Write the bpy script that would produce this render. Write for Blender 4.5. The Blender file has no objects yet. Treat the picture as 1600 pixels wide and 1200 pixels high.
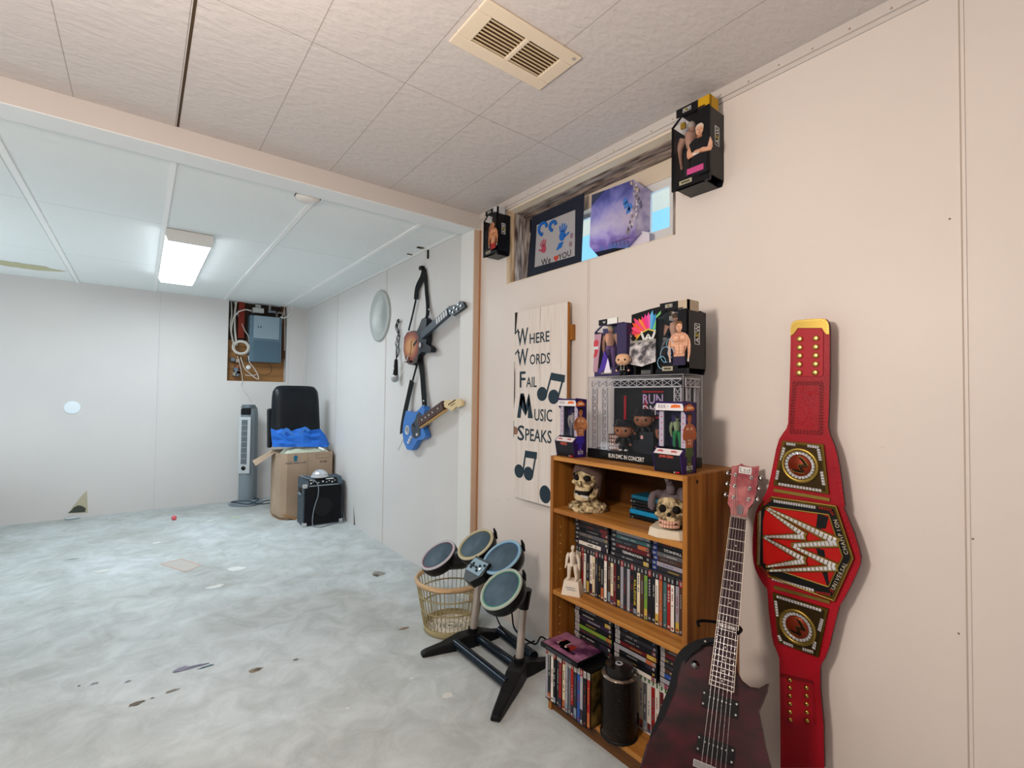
import bpy, math, random
from mathutils import Vector, Matrix

# ------------------------------------------------------------------ camera, world, lights
SC = bpy.context.scene
COL = SC.collection
YAW, PITCH, ROLL = math.radians(-37.715), math.radians(1.531), math.radians(-0.6925)
FPX, CAMH = 750.0, 1.179
_cy, _sy, _cp, _sp = math.cos(YAW), math.sin(YAW), math.cos(PITCH), math.sin(PITCH)
FWD = Vector((_cy*_cp, _sy*_cp, _sp))
_r = Vector((_sy, -_cy, 0)); _d = -_r.cross(FWD)
RGT = _r*math.cos(ROLL) + _d*math.sin(ROLL)
DWN = -_r*math.sin(ROLL) + _d*math.cos(ROLL)
CAM = Vector((0, 0, CAMH))
cd = bpy.data.cameras.new('camera'); cam = bpy.data.objects.new('camera', cd); COL.objects.link(cam)
cd.sensor_width = 36; cd.lens = FPX/1600*36; cd.clip_start = .02
cam.matrix_world = Matrix(((RGT.x, -DWN.x, -FWD.x, 0), (RGT.y, -DWN.y, -FWD.y, 0), (RGT.z, -DWN.z, -FWD.z, CAMH), (0, 0, 0, 1)))
SC.camera = cam
SC.view_settings.view_transform = 'Standard'; SC.view_settings.look = 'None'
SC.view_settings.gamma = 1; SC.view_settings.exposure = 0.0; SC.view_settings.use_curve_mapping = False

def ray(u, v): return FWD + RGT*((u-800)/FPX) + DWN*((v-600)/FPX)
def P(u, v, x=None, y=None, z=None):
    """point of the real plane x=, y= or z= seen in that direction"""
    r = ray(u, v)
    t = x/r.x if x is not None else (y/r.y if y is not None else (z-CAMH)/r.z)
    return CAM + r*t
def D(u, v, d): return CAM + ray(u, v)*d

w = bpy.data.worlds.new('world'); SC.world = w; w.use_nodes = True
bg = w.node_tree.nodes['Background']; bg.inputs[0].default_value = (.70, .84, 1, 1); bg.inputs[1].default_value = 1.7

def area(name, loc, target, size, sy, power, color):
    l = bpy.data.lights.new(name, 'AREA'); l.shape = 'RECTANGLE'; l.size = size; l.size_y = sy; l.energy = power; l.color = color
    o = bpy.data.objects.new(name, l); COL.objects.link(o); o.location = loc
    o.rotation_euler = (Vector(target)-Vector(loc)).to_track_quat('-Z', 'Y').to_euler()
    return o
def point(name, loc, radius, power, color):
    l = bpy.data.lights.new(name, 'POINT'); l.shadow_soft_size = radius; l.energy = power; l.color = color
    o = bpy.data.objects.new(name, l); COL.objects.link(o); o.location = loc
    return o
point('near_room_bulb', (.68, .22, 1.56), .11, 64, (1, .865, .765))
point('near_room_side_lamp', (1.75, 1.15, 1.6), .10, 9, (1, .91, .85))
point('near_room_fill_behind', (-1.0, .75, 1.7), .25, 8, (1, .90, .84))  # added fill standing in for bounced flash, not a real lamp
area('fluorescent_tubes', (4.41, -.225, 2.125), (4.41, -.225, 0), 1.4, .2, 28, (.83, .94, 1))
area('back_room_ceiling_fill', (4.6, 1.7, .45), (4.6, 1.2, 2.2), 1.2, 1.0, 20, (.83, .94, 1))  # added fill that brightens the far ceiling; the room has no such fitting
area('window_daylight', (1.55, -2.35, 2.95), (1.5, -1.3, 1.7), 1.4, .6, 40, (.62, .78, 1))

# ------------------------------------------------------------------ materials
def lin(c):
    if isinstance(c, str):
        c = c.lstrip('#'); c = [int(c[i:i+2], 16)/255 for i in (0, 2, 4)]
    return tuple((x/12.92 if x <= .04045 else ((x+.055)/1.055)**2.4) for x in c)
_M = {}
def mat(c, rough=.55, metal=0, name=None, **k):
    key = (str(c), rough, metal, name, tuple(sorted(k.items())))
    if key in _M: return _M[key]
    m = bpy.data.materials.new(name or ('paint_'+str(c).strip('#'))); m.use_nodes = True
    b = m.node_tree.nodes['Principled BSDF']; L = lin(c)
    b.inputs['Base Color'].default_value = (*L, 1); b.inputs['Roughness'].default_value = rough; b.inputs['Metallic'].default_value = metal; b.inputs['Specular IOR Level'].default_value = .22
    if k.get('emit'):
        b.inputs['Emission Color'].default_value = (*lin(k.get('ecol', c)), 1); b.inputs['Emission Strength'].default_value = k['emit']
    if k.get('trans'): b.inputs['Transmission Weight'].default_value = k['trans']; b.inputs['IOR'].default_value = k.get('ior', 1.2)
    if k.get('coat'): b.inputs['Coat Weight'].default_value = k['coat']
    if k.get('alpha'): b.inputs['Alpha'].default_value = k['alpha']
    _M[key] = m; return m
def N(m, t, **k):
    n = m.node_tree.nodes.new(t)
    for a, v in k.items():
        if a.startswith('i_'): n.inputs[a[2:].replace('_', ' ')].default_value = v
        else: setattr(n, a, v)
    return n
def lk(m, a, b): m.node_tree.links.new(a, b)
def noisy(c1, c2, scale=5, rough=.6, bump=.0, bscale=80, name=None, stretch=(1, 1, 1), detail=6, metal=0, ramp=(.35, .65), coat=0, voronoi=False, dist=0.002):
    m = bpy.data.materials.new(name or 'surface'); m.use_nodes = True
    b = m.node_tree.nodes['Principled BSDF']; b.inputs['Roughness'].default_value = rough; b.inputs['Metallic'].default_value = metal
    if coat: b.inputs['Coat Weight'].default_value = coat
    b.inputs['Specular IOR Level'].default_value = .25
    tc = N(m, 'ShaderNodeTexCoord'); mp = N(m, 'ShaderNodeMapping'); mp.inputs['Scale'].default_value = stretch
    lk(m, tc.outputs['Object'], mp.inputs['Vector'])
    n = N(m, 'ShaderNodeTexNoise', i_Scale=scale, i_Detail=detail); lk(m, mp.outputs[0], n.inputs['Vector'])
    r = N(m, 'ShaderNodeValToRGB'); r.color_ramp.elements[0].position, r.color_ramp.elements[1].position = ramp
    r.color_ramp.elements[0].color = (*lin(c1), 1); r.color_ramp.elements[1].color = (*lin(c2), 1)
    lk(m, n.outputs['Fac'], r.inputs[0]); lk(m, r.outputs[0], b.inputs['Base Color'])
    if bump:
        t = N(m, 'ShaderNodeTexVoronoi', i_Scale=bscale) if voronoi else N(m, 'ShaderNodeTexNoise', i_Scale=bscale, i_Detail=3)
        lk(m, mp.outputs[0], t.inputs['Vector'])
        bp = N(m, 'ShaderNodeBump', i_Strength=bump, i_Distance=dist); lk(m, t.outputs[0], bp.inputs['Height']); lk(m, bp.outputs[0], b.inputs['Normal'])
    return m

M_wall = noisy('#dad1ca', '#dfd6cf', 1.2, .42, .10, 9, 'painted_panelling', dist=.004)
M_wallfar = noisy('#d0cfce', '#d6d4d2', 1.2, .5, .08, 9, 'painted_panelling_far', dist=.004)  # same paint as M_wall; the greyer tone stands in for cooler light
M_trim = mat('#cdc6c1', .5, name='trim_paint')
M_white = mat('#dfe0de', .45, name='white_paint')
M_black = mat('#0b0c0d', .5, name='black_plastic')
M_softblack = mat('#131416', .8, name='black_fabric')
M_chrome = mat('#c9c9c9', .2, 1, name='chrome')
M_gold = mat('#9c8442', .38, 1, name='gold_plate')
M_dgold = mat('#6b5526', .35, 1, name='antique_gold')
M_cryst = mat('#e8e8ec', .12, .6, name='crystal')
M_red = noisy('#8e0a1a', '#a60d20', 6, .42, .25, 120, 'red_leather')
def wood(c1, c2, name, axis='z', scale=3):
    st = {'z': (14, 14, .7), 'x': (.7, 14, 14), 'y': (14, .7, 14)}[axis]
    return noisy(c1, c2, scale, .42, .05, 30, name, stretch=st, detail=8, ramp=(.3, .7))
M_oakz = wood('#7a4818', '#b27a35', 'oak_laminate_upright', 'z')
M_oakx = wood('#8d5420', '#bb8440', 'oak_laminate_shelf', 'x')
M_oaky = wood('#6e3e14', '#a56c2c', 'oak_laminate_side', 'z')
M_back = wood('#4a2c14', '#5f3b1d', 'hardboard_back', 'x')

# ceiling tiles with seams: a brick texture laid on the 0.305 m grid
def tilemat(name, c, sx, sy, ox, oy, mortar, seam, bscale, bstr, rough=.8):
    m = bpy.data.materials.new(name); m.use_nodes = True
    b = m.node_tree.nodes['Principled BSDF']; b.inputs['Roughness'].default_value = rough
    tc = N(m, 'ShaderNodeTexCoord'); mp = N(m, 'ShaderNodeMapping'); mp.inputs['Location'].default_value = (ox, oy, 0)
    lk(m, tc.outputs['Object'], mp.inputs['Vector'])
    br = N(m, 'ShaderNodeTexBrick', offset=0.0, squash=1.0)
    br.inputs['Scale'].default_value = 1; br.inputs['Mortar Size'].default_value = mortar; br.inputs['Mortar Smooth'].default_value = .1
    br.inputs['Brick Width'].default_value = sx; br.inputs['Row Height'].default_value = sy
    c = lin(c); br.inputs['Color1'].default_value = (*c, 1); br.inputs['Color2'].default_value = (*[x*.985 for x in c], 1)
    br.inputs['Mortar'].default_value = (*lin(seam), 1)
    lk(m, mp.outputs[0], br.inputs['Vector']); lk(m, br.outputs['Color'], b.inputs['Base Color'])
    n1 = N(m, 'ShaderNodeTexNoise', i_Scale=bscale, i_Detail=5); mp2 = N(m, 'ShaderNodeMapping'); mp2.inputs['Scale'].default_value = (1, .55, 1)
    lk(m, tc.outputs['Object'], mp2.inputs['Vector']); lk(m, mp2.outputs[0], n1.inputs['Vector'])
    bp = N(m, 'ShaderNodeBump', i_Strength=bstr, i_Distance=.006); lk(m, n1.outputs['Fac'], bp.inputs['Height']); lk(m, bp.outputs[0], b.inputs['Normal'])
    return m
M_ceil = tilemat('textured_ceiling_tile', '#cbc4c1', 1.22, .3015, -.28, .082, .0016, '#a29a94', 48, .8)
M_ceilfar = tilemat('drop_ceiling_panel', '#e9eeee', 1.235, .603, -3.61+1.235*3, .09, .0018, '#b6bbb8', 120, .35)

# concrete floor
M_floor = bpy.data.materials.new('concrete'); M_floor.use_nodes = True
def _floor(m):
    b = m.node_tree.nodes['Principled BSDF']; b.inputs['Roughness'].default_value = .62
    tc = N(m, 'ShaderNodeTexCoord')
    n1 = N(m, 'ShaderNodeTexNoise', i_Scale=1.3, i_Detail=7, i_Roughness=.6, i_Distortion=.6); lk(m, tc.outputs['Object'], n1.inputs['Vector'])
    n2 = N(m, 'ShaderNodeTexNoise', i_Scale=6.5, i_Detail=9, i_Roughness=.68, i_Distortion=.8); lk(m, tc.outputs['Object'], n2.inputs['Vector'])
    n3 = N(m, 'ShaderNodeTexNoise', i_Scale=3.2, i_Detail=10, i_Roughness=.75, i_Distortion=1.5); lk(m, tc.outputs['Object'], n3.inputs['Vector'])
    r1 = N(m, 'ShaderNodeValToRGB'); e = r1.color_ramp.elements
    e[0].position, e[1].position = .34, .66; e[0].color = (*lin('#aeb1af'), 1); e[1].color = (*lin('#c8d0d3'), 1)
    lk(m, n1.outputs['Fac'], r1.inputs[0])
    r2 = N(m, 'ShaderNodeValToRGB'); e = r2.color_ramp.elements
    e[0].position, e[1].position = .36, .62; e[0].color = (.76, .765, .75, 1); e[1].color = (1.06, 1.06, 1.05, 1)
    lk(m, n2.outputs['Fac'], r2.inputs[0])
    mx = N(m, 'ShaderNodeMix', data_type='RGBA', blend_type='MULTIPLY'); mx.inputs[0].default_value = .85
    lk(m, r1.outputs[0], mx.inputs[6]); lk(m, r2.outputs[0], mx.inputs[7])
    r3 = N(m, 'ShaderNodeValToRGB'); e = r3.color_ramp.elements   # chalky flecks
    e[0].position, e[1].position = .66, .70; e[0].color = (0, 0, 0, 1); e[1].color = (.5, .5, .5, 1)
    lk(m, n3.outputs['Fac'], r3.inputs[0])
    mx2 = N(m, 'ShaderNodeMix', data_type='RGBA'); mx2.inputs[7].default_value = (*lin('#d2d4d0'), 1)
    lk(m, r3.outputs[0], mx2.inputs[0]); lk(m, mx.outputs[2], mx2.inputs[6]); lk(m, mx2.outputs[2], b.inputs['Base Color'])
    bp = N(m, 'ShaderNodeBump', i_Strength=.35, i_Distance=.004); lk(m, n2.outputs['Fac'], bp.inputs['Height']); lk(m, bp.outputs[0], b.inputs['Normal'])
_floor(M_floor)

# ------------------------------------------------------------------ mesh builder
_T = {}
def text_mesh(s):
    if s in _T: return _T[s]
    cu = bpy.data.curves.new('t', 'FONT'); cu.body = s; cu.resolution_u = 2; cu.fill_mode = 'FRONT'; cu.extrude = 0.0; cu.offset = .012
    o = bpy.data.objects.new('t', cu); COL.objects.link(o)
    me = bpy.data.meshes.new_from_object(o.evaluated_get(bpy.context.evaluated_depsgraph_get()))
    v = [tuple(x.co) for x in me.vertices]; f = [tuple(p.vertices) for p in me.polygons]
    bpy.data.objects.remove(o); bpy.data.curves.remove(cu); bpy.data.meshes.remove(me)
    if not v: v = [(0, 0, 0)]
    x0, x1 = min(a[0] for a in v), max(a[0] for a in v); y0, y1 = min(a[1] for a in v), max(a[1] for a in v)
    _T[s] = (v, f, x0, x1, y0, y1); return _T[s]

def frame(o, u, v, w=None):
    u = Vector(u).normalized(); v = Vector(v); v = (v - u*v.dot(u)).normalized(); w = u.cross(v); o = Vector(o)
    return Matrix(((u.x, v.x, w.x, o.x), (u.y, v.y, w.y, o.y), (u.z, v.z, w.z, o.z), (0, 0, 0, 1)))
I4 = Matrix.Identity(4)
def T(x, y, z): return Matrix.Translation((x, y, z))
def RZ(a): return Matrix.Rotation(math.radians(a), 4, 'Z')
def RX(a): return Matrix.Rotation(math.radians(a), 4, 'X')
def RY(a): return Matrix.Rotation(math.radians(a), 4, 'Y')

WM = {}
class MB:
    def __init__(s, M=None): s.v = []; s.f = []; s.mi = []; s.ms = []; s.M = M or I4; s.sm = []
    def add(s, vs, fs, m, M=None, smooth=False):
        A = s.M @ M if M else s.M; n = len(s.v)
        s.v += [tuple(A @ Vector(q)) for q in vs]
        if m not in s.ms: s.ms.append(m)
        k = s.ms.index(m)
        for f in fs: s.f.append(tuple(n+i for i in f)); s.mi.append(k); s.sm.append(smooth)
        return s
    def box(s, x0, x1, y0, y1, z0, z1, m, M=None):
        v = [(x, y, z) for z in (z0, z1) for y in (y0, y1) for x in (x0, x1)]
        return s.add(v, [(0, 2, 3, 1), (4, 5, 7, 6), (0, 1, 5, 4), (2, 6, 7, 3), (0, 4, 6, 2), (1, 3, 7, 5)], m, M)
    def prism(s, poly, z0, z1, m, M=None, side=None, s1=1.0):
        a = sum(poly[i-1][0]*poly[i][1]-poly[i][0]*poly[i-1][1] for i in range(len(poly)))
        if a < 0: poly = poly[::-1]
        n = len(poly); cx = sum(p[0] for p in poly)/n; cy = sum(p[1] for p in poly)/n
        v = [(p[0], p[1], z0) for p in poly]+[(cx+(p[0]-cx)*s1, cy+(p[1]-cy)*s1, z1) for p in poly]
        s.add(v, [tuple(range(n))[::-1], tuple(range(n, 2*n))], m, M)
        s.add(v, [(i, (i+1) % n, n+(i+1) % n, n+i) for i in range(n)], side or m, M); return s
    def poly(s, pts, m, M=None): return s.add([tuple(p)+((0,) if len(p) == 2 else ()) for p in pts], [tuple(range(len(pts)))], m, M)
    def quad(s, a, b, c, d, m): return s.add([a, b, c, d], [(0, 1, 2, 3)], m)
    def tube(s, path, r, m, n=8, M=None, closed=False, caps=True, flat=None):
        path = [Vector(p) for p in path]; k = len(path); rs = r if isinstance(r, (list, tuple)) else [r]*k
        vs, fs = [], []; up = None
        for i, p in enumerate(path):
            a = path[(i-1) % k] if (closed or i) else p; b = path[(i+1) % k] if (closed or i < k-1) else p
            t = (b-a).normalized() if (b-a).length > 1e-9 else Vector((0, 0, 1))
            if up is None: up = Vector((0, 0, 1)) if abs(t.z) < .9 else Vector((1, 0, 0))
            x = t.cross(up).normalized(); y = x.cross(t).normalized(); up = y
            for j in range(n):
                q = 2*math.pi*j/n; vs.append(p + x*math.cos(q)*rs[i] + y*math.sin(q)*rs[i]*(flat or 1))
        for i in range(k if closed else k-1):
            for j in range(n):
                a, b = i*n+j, i*n+(j+1) % n; c, d = ((i+1) % k)*n+(j+1) % n, ((i+1) % k)*n+j
                fs.append((a, b, c, d))
        s.add(vs, fs, m, M, True)
        if not closed and caps: s.add(vs, [tuple(range(n))[::-1], tuple(range((k-1)*n, k*n))], m, M)
        return s
    def cyl(s, a, b, r, m, r1=None, n=20, M=None):
        return s.tube([a, b], [r, r if r1 is None else r1], m, n, M)
    def lathe(s, prof, m, M=None, n=28, smooth=True, caps=False):
        vs, fs = [], []
        for (r, z) in prof:
            for j in range(n): q = 2*math.pi*j/n; vs.append((r*math.cos(q), r*math.sin(q), z))
        for i in range(len(prof)-1):
            for j in range(n): fs.append((i*n+j, i*n+(j+1) % n, (i+1)*n+(j+1) % n, (i+1)*n+j))
        s.add(vs, fs, m, M, smooth)
        e = []
        if prof[0][0] > 1e-6: e.append(tuple(range(n))[::-1])
        if prof[-1][0] > 1e-6: e.append(tuple(range((len(prof)-1)*n, len(prof)*n)))
        if e and caps: s.add(vs, e, m, M)
        return s
    def ball(s, c, r, m, n=14, M=None, sq=2.0):
        r = r if isinstance(r, (tuple, list)) else (r, r, r); vs, fs = [], []; k = n//2+1
        f = lambda t: math.copysign(abs(t)**(2/sq), t)
        for i in range(k+1):
            a = math.pi*i/k - math.pi/2
            for j in range(n):
                b = 2*math.pi*j/n
                vs.append((c[0]+r[0]*f(math.cos(a))*f(math.cos(b)), c[1]+r[1]*f(math.cos(a))*f(math.sin(b)), c[2]+r[2]*f(math.sin(a))))
        for i in range(k):
            for j in range(n): fs.append((i*n+j, i*n+(j+1) % n, (i+1)*n+(j+1) % n, (i+1)*n+j))
        return s.add(vs, fs, m, M, True)
    def ribbon(s, path, wdir, wd, th, m, M=None):
        """flat strap along a path; wdir = width direction (vector or list)"""
        path = [Vector(p) for p in path]; k = len(path); vs, fs = [], []
        for i, p in enumerate(path):
            W = Vector(wdir[i] if isinstance(wdir, list) else wdir).normalized(); a = path[max(i-1, 0)]; b = path[min(i+1, k-1)]
            t = (b-a).normalized(); W = (W - t*W.dot(t)).normalized(); nn = t.cross(W).normalized(); h = (wd[i] if isinstance(wd, list) else wd)/2
            vs += [p-W*h-nn*th/2, p+W*h-nn*th/2, p+W*h+nn*th/2, p-W*h+nn*th/2]
        for i in range(k-1):
            for j in range(4): fs.append((4*i+j, 4*i+(j+1) % 4, 4*i+4+(j+1) % 4, 4*i+4+j))
        fs += [(3, 2, 1, 0), (4*k-4, 4*k-3, 4*k-2, 4*k-1)]
        return s.add(vs, fs, m, M)
    def text(s, t, h, m, M=None, align='c', width=None, z=0.0):
        v, f, x0, x1, y0, y1 = text_mesh(t); sc = h/.72; sx = sc if width is None else width/max(x1-x0, 1e-6)
        ox = {'c': (x0+x1)/2, 'l': x0, 'r': x1}[align]; oy = (y0+y1)/2
        if width is not None: sc = h/max(y1-y0, 1e-6)
        return s.add([((a[0]-ox)*sx, (a[1]-oy)*sc, z) for a in v], f, m, M)
    def build(s, name, parent=None, bevel=0, weld=False, sub=0, seg=2):
        me = bpy.data.meshes.new(name); 
        inv = None
        vs = s.v
        if parent is not None:
            iv = WM[parent.name].inverted(); vs = [tuple(iv @ Vector(q)) for q in vs]
            me.from_pydata(vs, [], s.f); o = bpy.data.objects.new(name, me); COL.objects.link(o); o.parent = parent; WM[o.name] = WM[parent.name].copy()
        else:
            x0 = [min(q[i] for q in vs) for i in range(3)]; x1 = [max(q[i] for q in vs) for i in range(3)]
            c = Vector(((x0[0]+x1[0])/2, (x0[1]+x1[1])/2, x0[2])); vs = [tuple(Vector(q)-c) for q in vs]
            me.from_pydata(vs, [], s.f); o = bpy.data.objects.new(name, me); COL.objects.link(o); o.location = c
            o.matrix_world = Matrix.Translation(c); WM[o.name] = Matrix.Translation(c)
        for m in s.ms: me.materials.append(m)
        me.polygons.foreach_set('material_index', s.mi); me.polygons.foreach_set('use_smooth', s.sm); me.update()
        if sub:
            q = o.modifiers.new('sub', 'SUBSURF'); q.levels = q.render_levels = sub
        if bevel:
            q = o.modifiers.new('bevel', 'BEVEL'); q.width = bevel; q.segments = seg; q.limit_method = 'ANGLE'; q.angle_limit = .7
        return o
def thing(name, loc, label, cat, group=None, rot=None):
    o = bpy.data.objects.new(name, None); COL.objects.link(o); o.empty_display_size = .05
    o.matrix_world = Matrix.Translation(loc); WM[o.name] = Matrix.Translation(loc); o['label'] = label; o['category'] = cat
    if group: o['group'] = group
    return o
def tag(o, label, cat, group=None):
    o['label'] = label; o['category'] = cat
    if group: o['group'] = group
    return o
def struct(o, label=None):
    o['kind'] = 'structure'
    if label: o['label'] = label
    return o
def bez(pts, n=8):
    """smooth Catmull-Rom path through points"""
    pts = [Vector(p) for p in pts]; q = [pts[0]]+pts+[pts[-1]]; out = []
    for i in range(1, len(q)-2):
        a, b, c, d = q[i-1:i+3]
        for k in range(n):
            t = k/n; out.append(.5*((2*b)+(c-a)*t+(2*a-5*b+4*c-d)*t*t+(3*b-a-3*c+d)*t**3))
    return out+[pts[-1]]
WY = -1.555   # the long right-hand wall
# ------------------------------------------------------------------ the room
ZN, ZF, XB = 2.242, 2.207, 6.05
XL, YL, XR = -2.2, 3.2, 2.40   # behind the camera, far left, ceiling change
b = MB(); b.box(XL, XB+.3, WY-.3, YL, -.1, 0, M_floor); floor = struct(b.build('floor'))
b = MB(); b.box(XL, XR, WY, YL, ZN, ZN+.1, M_ceil); ceil = b.build('ceiling'); struct(ceil)
b = MB(); b.box(XR, XB+.15, WY, YL, ZF, ZF+.135, M_ceilfar); ceil2 = struct(b.build('ceiling'))
# object coordinates of both ceilings start at the world origin
for o in (ceil, ceil2, floor):
    off = o.location.copy(); o.data.transform(Matrix.Translation(off)); o.location = (0, 0, 0); WM[o.name] = Matrix.Identity(4)
# window opening in the right wall
WX0, WX1, WZ0, WZ1 = 1.03, 2.067, 1.788, 2.192
b = MB()
b.box(XL, WX0, WY-.22, WY, 0, 2.3, M_wall); b.box(WX1, 2.36, WY-.22, WY, 0, 2.3, M_wall)
b.box(WX0, WX1, WY-.22, WY, 0, WZ0, M_wall); b.box(WX0, WX1, WY-.22, WY, WZ1, 2.3, M_wall)
struct(b.build('wall_right'))
b = MB(); b.box(2.36, XB+.15, WY-.22, WY, 0, 2.3, M_wallfar); struct(b.build('wall_right'))
# back wall with the opening for the breaker box, recess behind it
RY0, RY1, RZ0 = -1.337, -.742, 1.318
b = MB()
b.box(XB, XB+.15, RY1, YL, 0, 2.3, M_wallfar); b.box(XB, XB+.15, WY, RY0, 0, 2.3, M_wallfar); b.box(XB, XB+.15, RY0, RY1, 0, RZ0, M_wallfar)
wb = struct(b.build('wall_back'))
b = MB(); b.box(XL, XB+.15, YL, YL+.1, 0, 2.3, M_wallfar); struct(b.build('wall_left'))
b = MB(); b.box(XL-.1, XL, WY-.22, YL, 0, 2.3, M_wall); struct(b.build('wall_front'))
# recess lining
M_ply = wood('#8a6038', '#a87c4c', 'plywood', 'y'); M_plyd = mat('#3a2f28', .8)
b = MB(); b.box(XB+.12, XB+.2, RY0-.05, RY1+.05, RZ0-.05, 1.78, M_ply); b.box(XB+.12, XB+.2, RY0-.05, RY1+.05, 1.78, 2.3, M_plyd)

b.build('recess_backing', wb)
b = MB(); b.box(XB+.06, XB+.12, -.905, -.845, 1.80, 2.3, mat('#7a2f22', .8)); b.box(XB+.06, XB+.12, RY0, RY0+.045, 1.6, 2.3, mat('#5e3d2a', .8))
b.build('wall_stud', wb)

# beam and post boxed in pale boards
b = MB(); b.box(2.326, 2.455, WY, YL, 2.155, 2.30, M_trim); b.box(2.3265, 2.4555, WY, YL, 2.151, 2.155, mat('#e4e8e9', .5)); o = struct(b.build('trim_1'))  # soffit board's cooler white stands in for cool light from below
M_edge = mat('#cdb39c', .5)
b = MB(); b.box(2.335, 2.475, WY, WY+.042, 0, 2.151, M_white); b.box(2.329, 2.336, WY+.006, WY+.042, 0, 2.151, M_edge); b.box(2.322, 2.334, WY, WY+.006, 0, 2.151, mat('#b07a4e', .6)); struct(b.build('trim_2'))
# wall/ceiling moulding of the near room and window casing above the opening
b = MB(); b.box(XL, 2.326, WY, WY+.014, 2.209, ZN, M_trim); b.box(XL, 2.326, WY, WY+.006, 2.196, 2.209, M_trim)
for i in range(26): b.ball((XL+2.2+i*.094, WY+.015, 2.217+.002*math.sin(i*3)), .003, mat('#b9a48e', .6), 6)
struct(b.build('trim_3'))
b = MB(); b.box(2.475, XB, WY, WY+.012, 2.19, ZF, M_white); struct(b.build('trim_4'))
# panel seams
def seam(name, x=None, y=None, z1=2.2, m=M_wall, lean=0):
    b = MB(); dk = mat('#b9aa9d', .7)
    if x is not None:
        b.box(x-.008, x+.008, WY, WY+.0025, 0, z1, m); b.box(x-.0015, x+.0015, WY+.0025, WY+.0032, 0, z1, dk)
    else:
        b.box(XB-.0025, XB, y-.008, y+.008, 0, z1, m); b.box(XB-.0032, XB-.0025, y-.0012, y+.0012, 0, z1, mat('#b9b9b8', .7))
    struct(b.build(name))
seam('trim_5', x=.246); seam('trim_6', x=1.468, z1=1.785); seam('trim_7', x=3.68, z1=2.19, m=M_wallfar); seam('trim_8', x=4.9, z1=2.19, m=M_wallfar)
seam('trim_9', y=-.135, m=M_wallfar); seam('trim_10', y=-1.36, z1=2.19, m=M_wallfar); seam('trim_11', y=1.085, m=M_wallfar)
b = MB(); b.box(XB-.02, XB, WY, WY+.02, 0, ZF, M_wallfar); struct(b.build('trim_12'))
# metal T bars of the drop ceiling
for i, y in enumerate((1.09, .49, -.09, -.697, -1.30)):
    b = MB(); b.box(2.475, XB, y-.012, y+.012, ZF-.008, ZF+.002, mat('#f4f5f4', .4)); struct(b.build('trim_%d' % (13+i)))
# dark open gap between the near ceiling tiles
b = MB(); b.box(.2, 2.32, -.094, -.086, ZN-.0012, ZN+.001, mat('#4a3a2a', .9), ); b.build('tile_gap', ceil)
# holes in the last drop ceiling panel
for k, (u, v, a, c) in enumerate(((690, 355.5, .045, .028), (656.5, 387, .045, .02), (641, 397.5, .05, .012))):
    p = P(u, v, z=ZF); b = MB(); b.box(p.x-c, p.x+c, p.y-a/2, p.y+a/2, ZF-.001, ZF+.001, mat('#2a2418', .9)); b.box(p.x-c*.3, p.x+c*.2, p.y-a/2-.012, p.y+a/2-.015, ZF-.0013, ZF+.001, mat('#6e6228', .9)); b.build('panel_hole', ceil2)
# water stains on the far ceiling
b = MB(); rr = random.Random(3)
for k in range(3):
    p = P(10+22*k, 412+3*k, z=ZF); b.poly([(p.x+.12*math.cos(t)*rr.uniform(.6, 1.1), p.y+.18*math.sin(t)*rr.uniform(.6, 1.1), ZF-.0012-.0002*k) for t in [q*math.pi/6 for q in range(12)]][::-1], mat('#c0bd9c', .9))
b.build('water_stain', ceil2)
# chips, drips and chalk on the concrete
def splat(name, uv, rx, ry, col, seed, n=12, z=.0008):
    p = P(*uv, z=0); r = random.Random(seed); b = MB()
    pts = [(p.x+rx*math.cos(t)*r.uniform(.55, 1.15), p.y+ry*math.sin(t)*r.uniform(.55, 1.15), z) for t in [q*2*math.pi/n for q in range(n)]]
    b.poly(pts, mat(col, .7)); b.build(name, floor)
for i, (uv, rx, ry, c) in enumerate([((590, 897), .05, .045, '#8e8c86'), ((588, 899), .03, .02, '#5c5750'), ((300, 1043), .012, .085, '#6f7285'), ((284, 1045), .02, .03, '#8a879c'),
    ((322, 1042), .008, .035, '#4d6a74'), ((400, 1047), .018, .03, '#8a7d6a'), ((403, 1046), .01, .018, '#5d5246'), ((462, 1031), .01, .014, '#75706a'), ((268, 1080), .012, .028, '#7f7a70'),
    ((212, 1100), .016, .028, '#6b6459'), ((209, 1101), .008, .015, '#463c32'), ((238, 1091), .005, .008, '#5b5f6c'), ((200, 1065), .01, .012, '#8a8a92'), ((123, 1072), .006, .006, '#55565c'),
    ((148, 1068), .01, .015, '#8d9096'), ((112, 874), .01, .05, '#7e7c74'), ((631, 982), .012, .03, '#8a6f5e'), ((368, 889), .05, .06, '#d9dcda'), ((335, 917), .03, .06, '#d4d7d5'), ((160, 893), .04, .05, '#d3d6d2'),
    ((700, 1087), .02, .025, '#d8d8d4'), ((543, 1107), .006, .006, '#e2e2e0'), ((245, 848), .02, .04, '#d9dedb'), ((328, 814), .02, .04, '#dfe3e1'), ((368, 809), .03, .05, '#b3c9a4'), ((643, 1060), .01, .008, '#d9d9d6')]):
    splat('floor_chip' if i < 17 else 'paint_spot', uv, rx, ry, c, i, z=.0008+.0002*(i % 5))
# red chalk outline
pl = [P(*q, z=.001) for q in ((252, 881), (283, 873), (314, 883), (290, 893))]
b = MB()
for i in range(4):
    a, c = pl[i], pl[(i+1) % 4]; b.ribbon([a, c], (c-a).cross(Vector((0, 0, 1))), .016, .0008, mat('#c4b0a8', .9))
b.poly([(q.x, q.y, .0007) for q in pl][::-1], mat('#bcb8b2', .9)); b.build('chalk_outline', floor)

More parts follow.
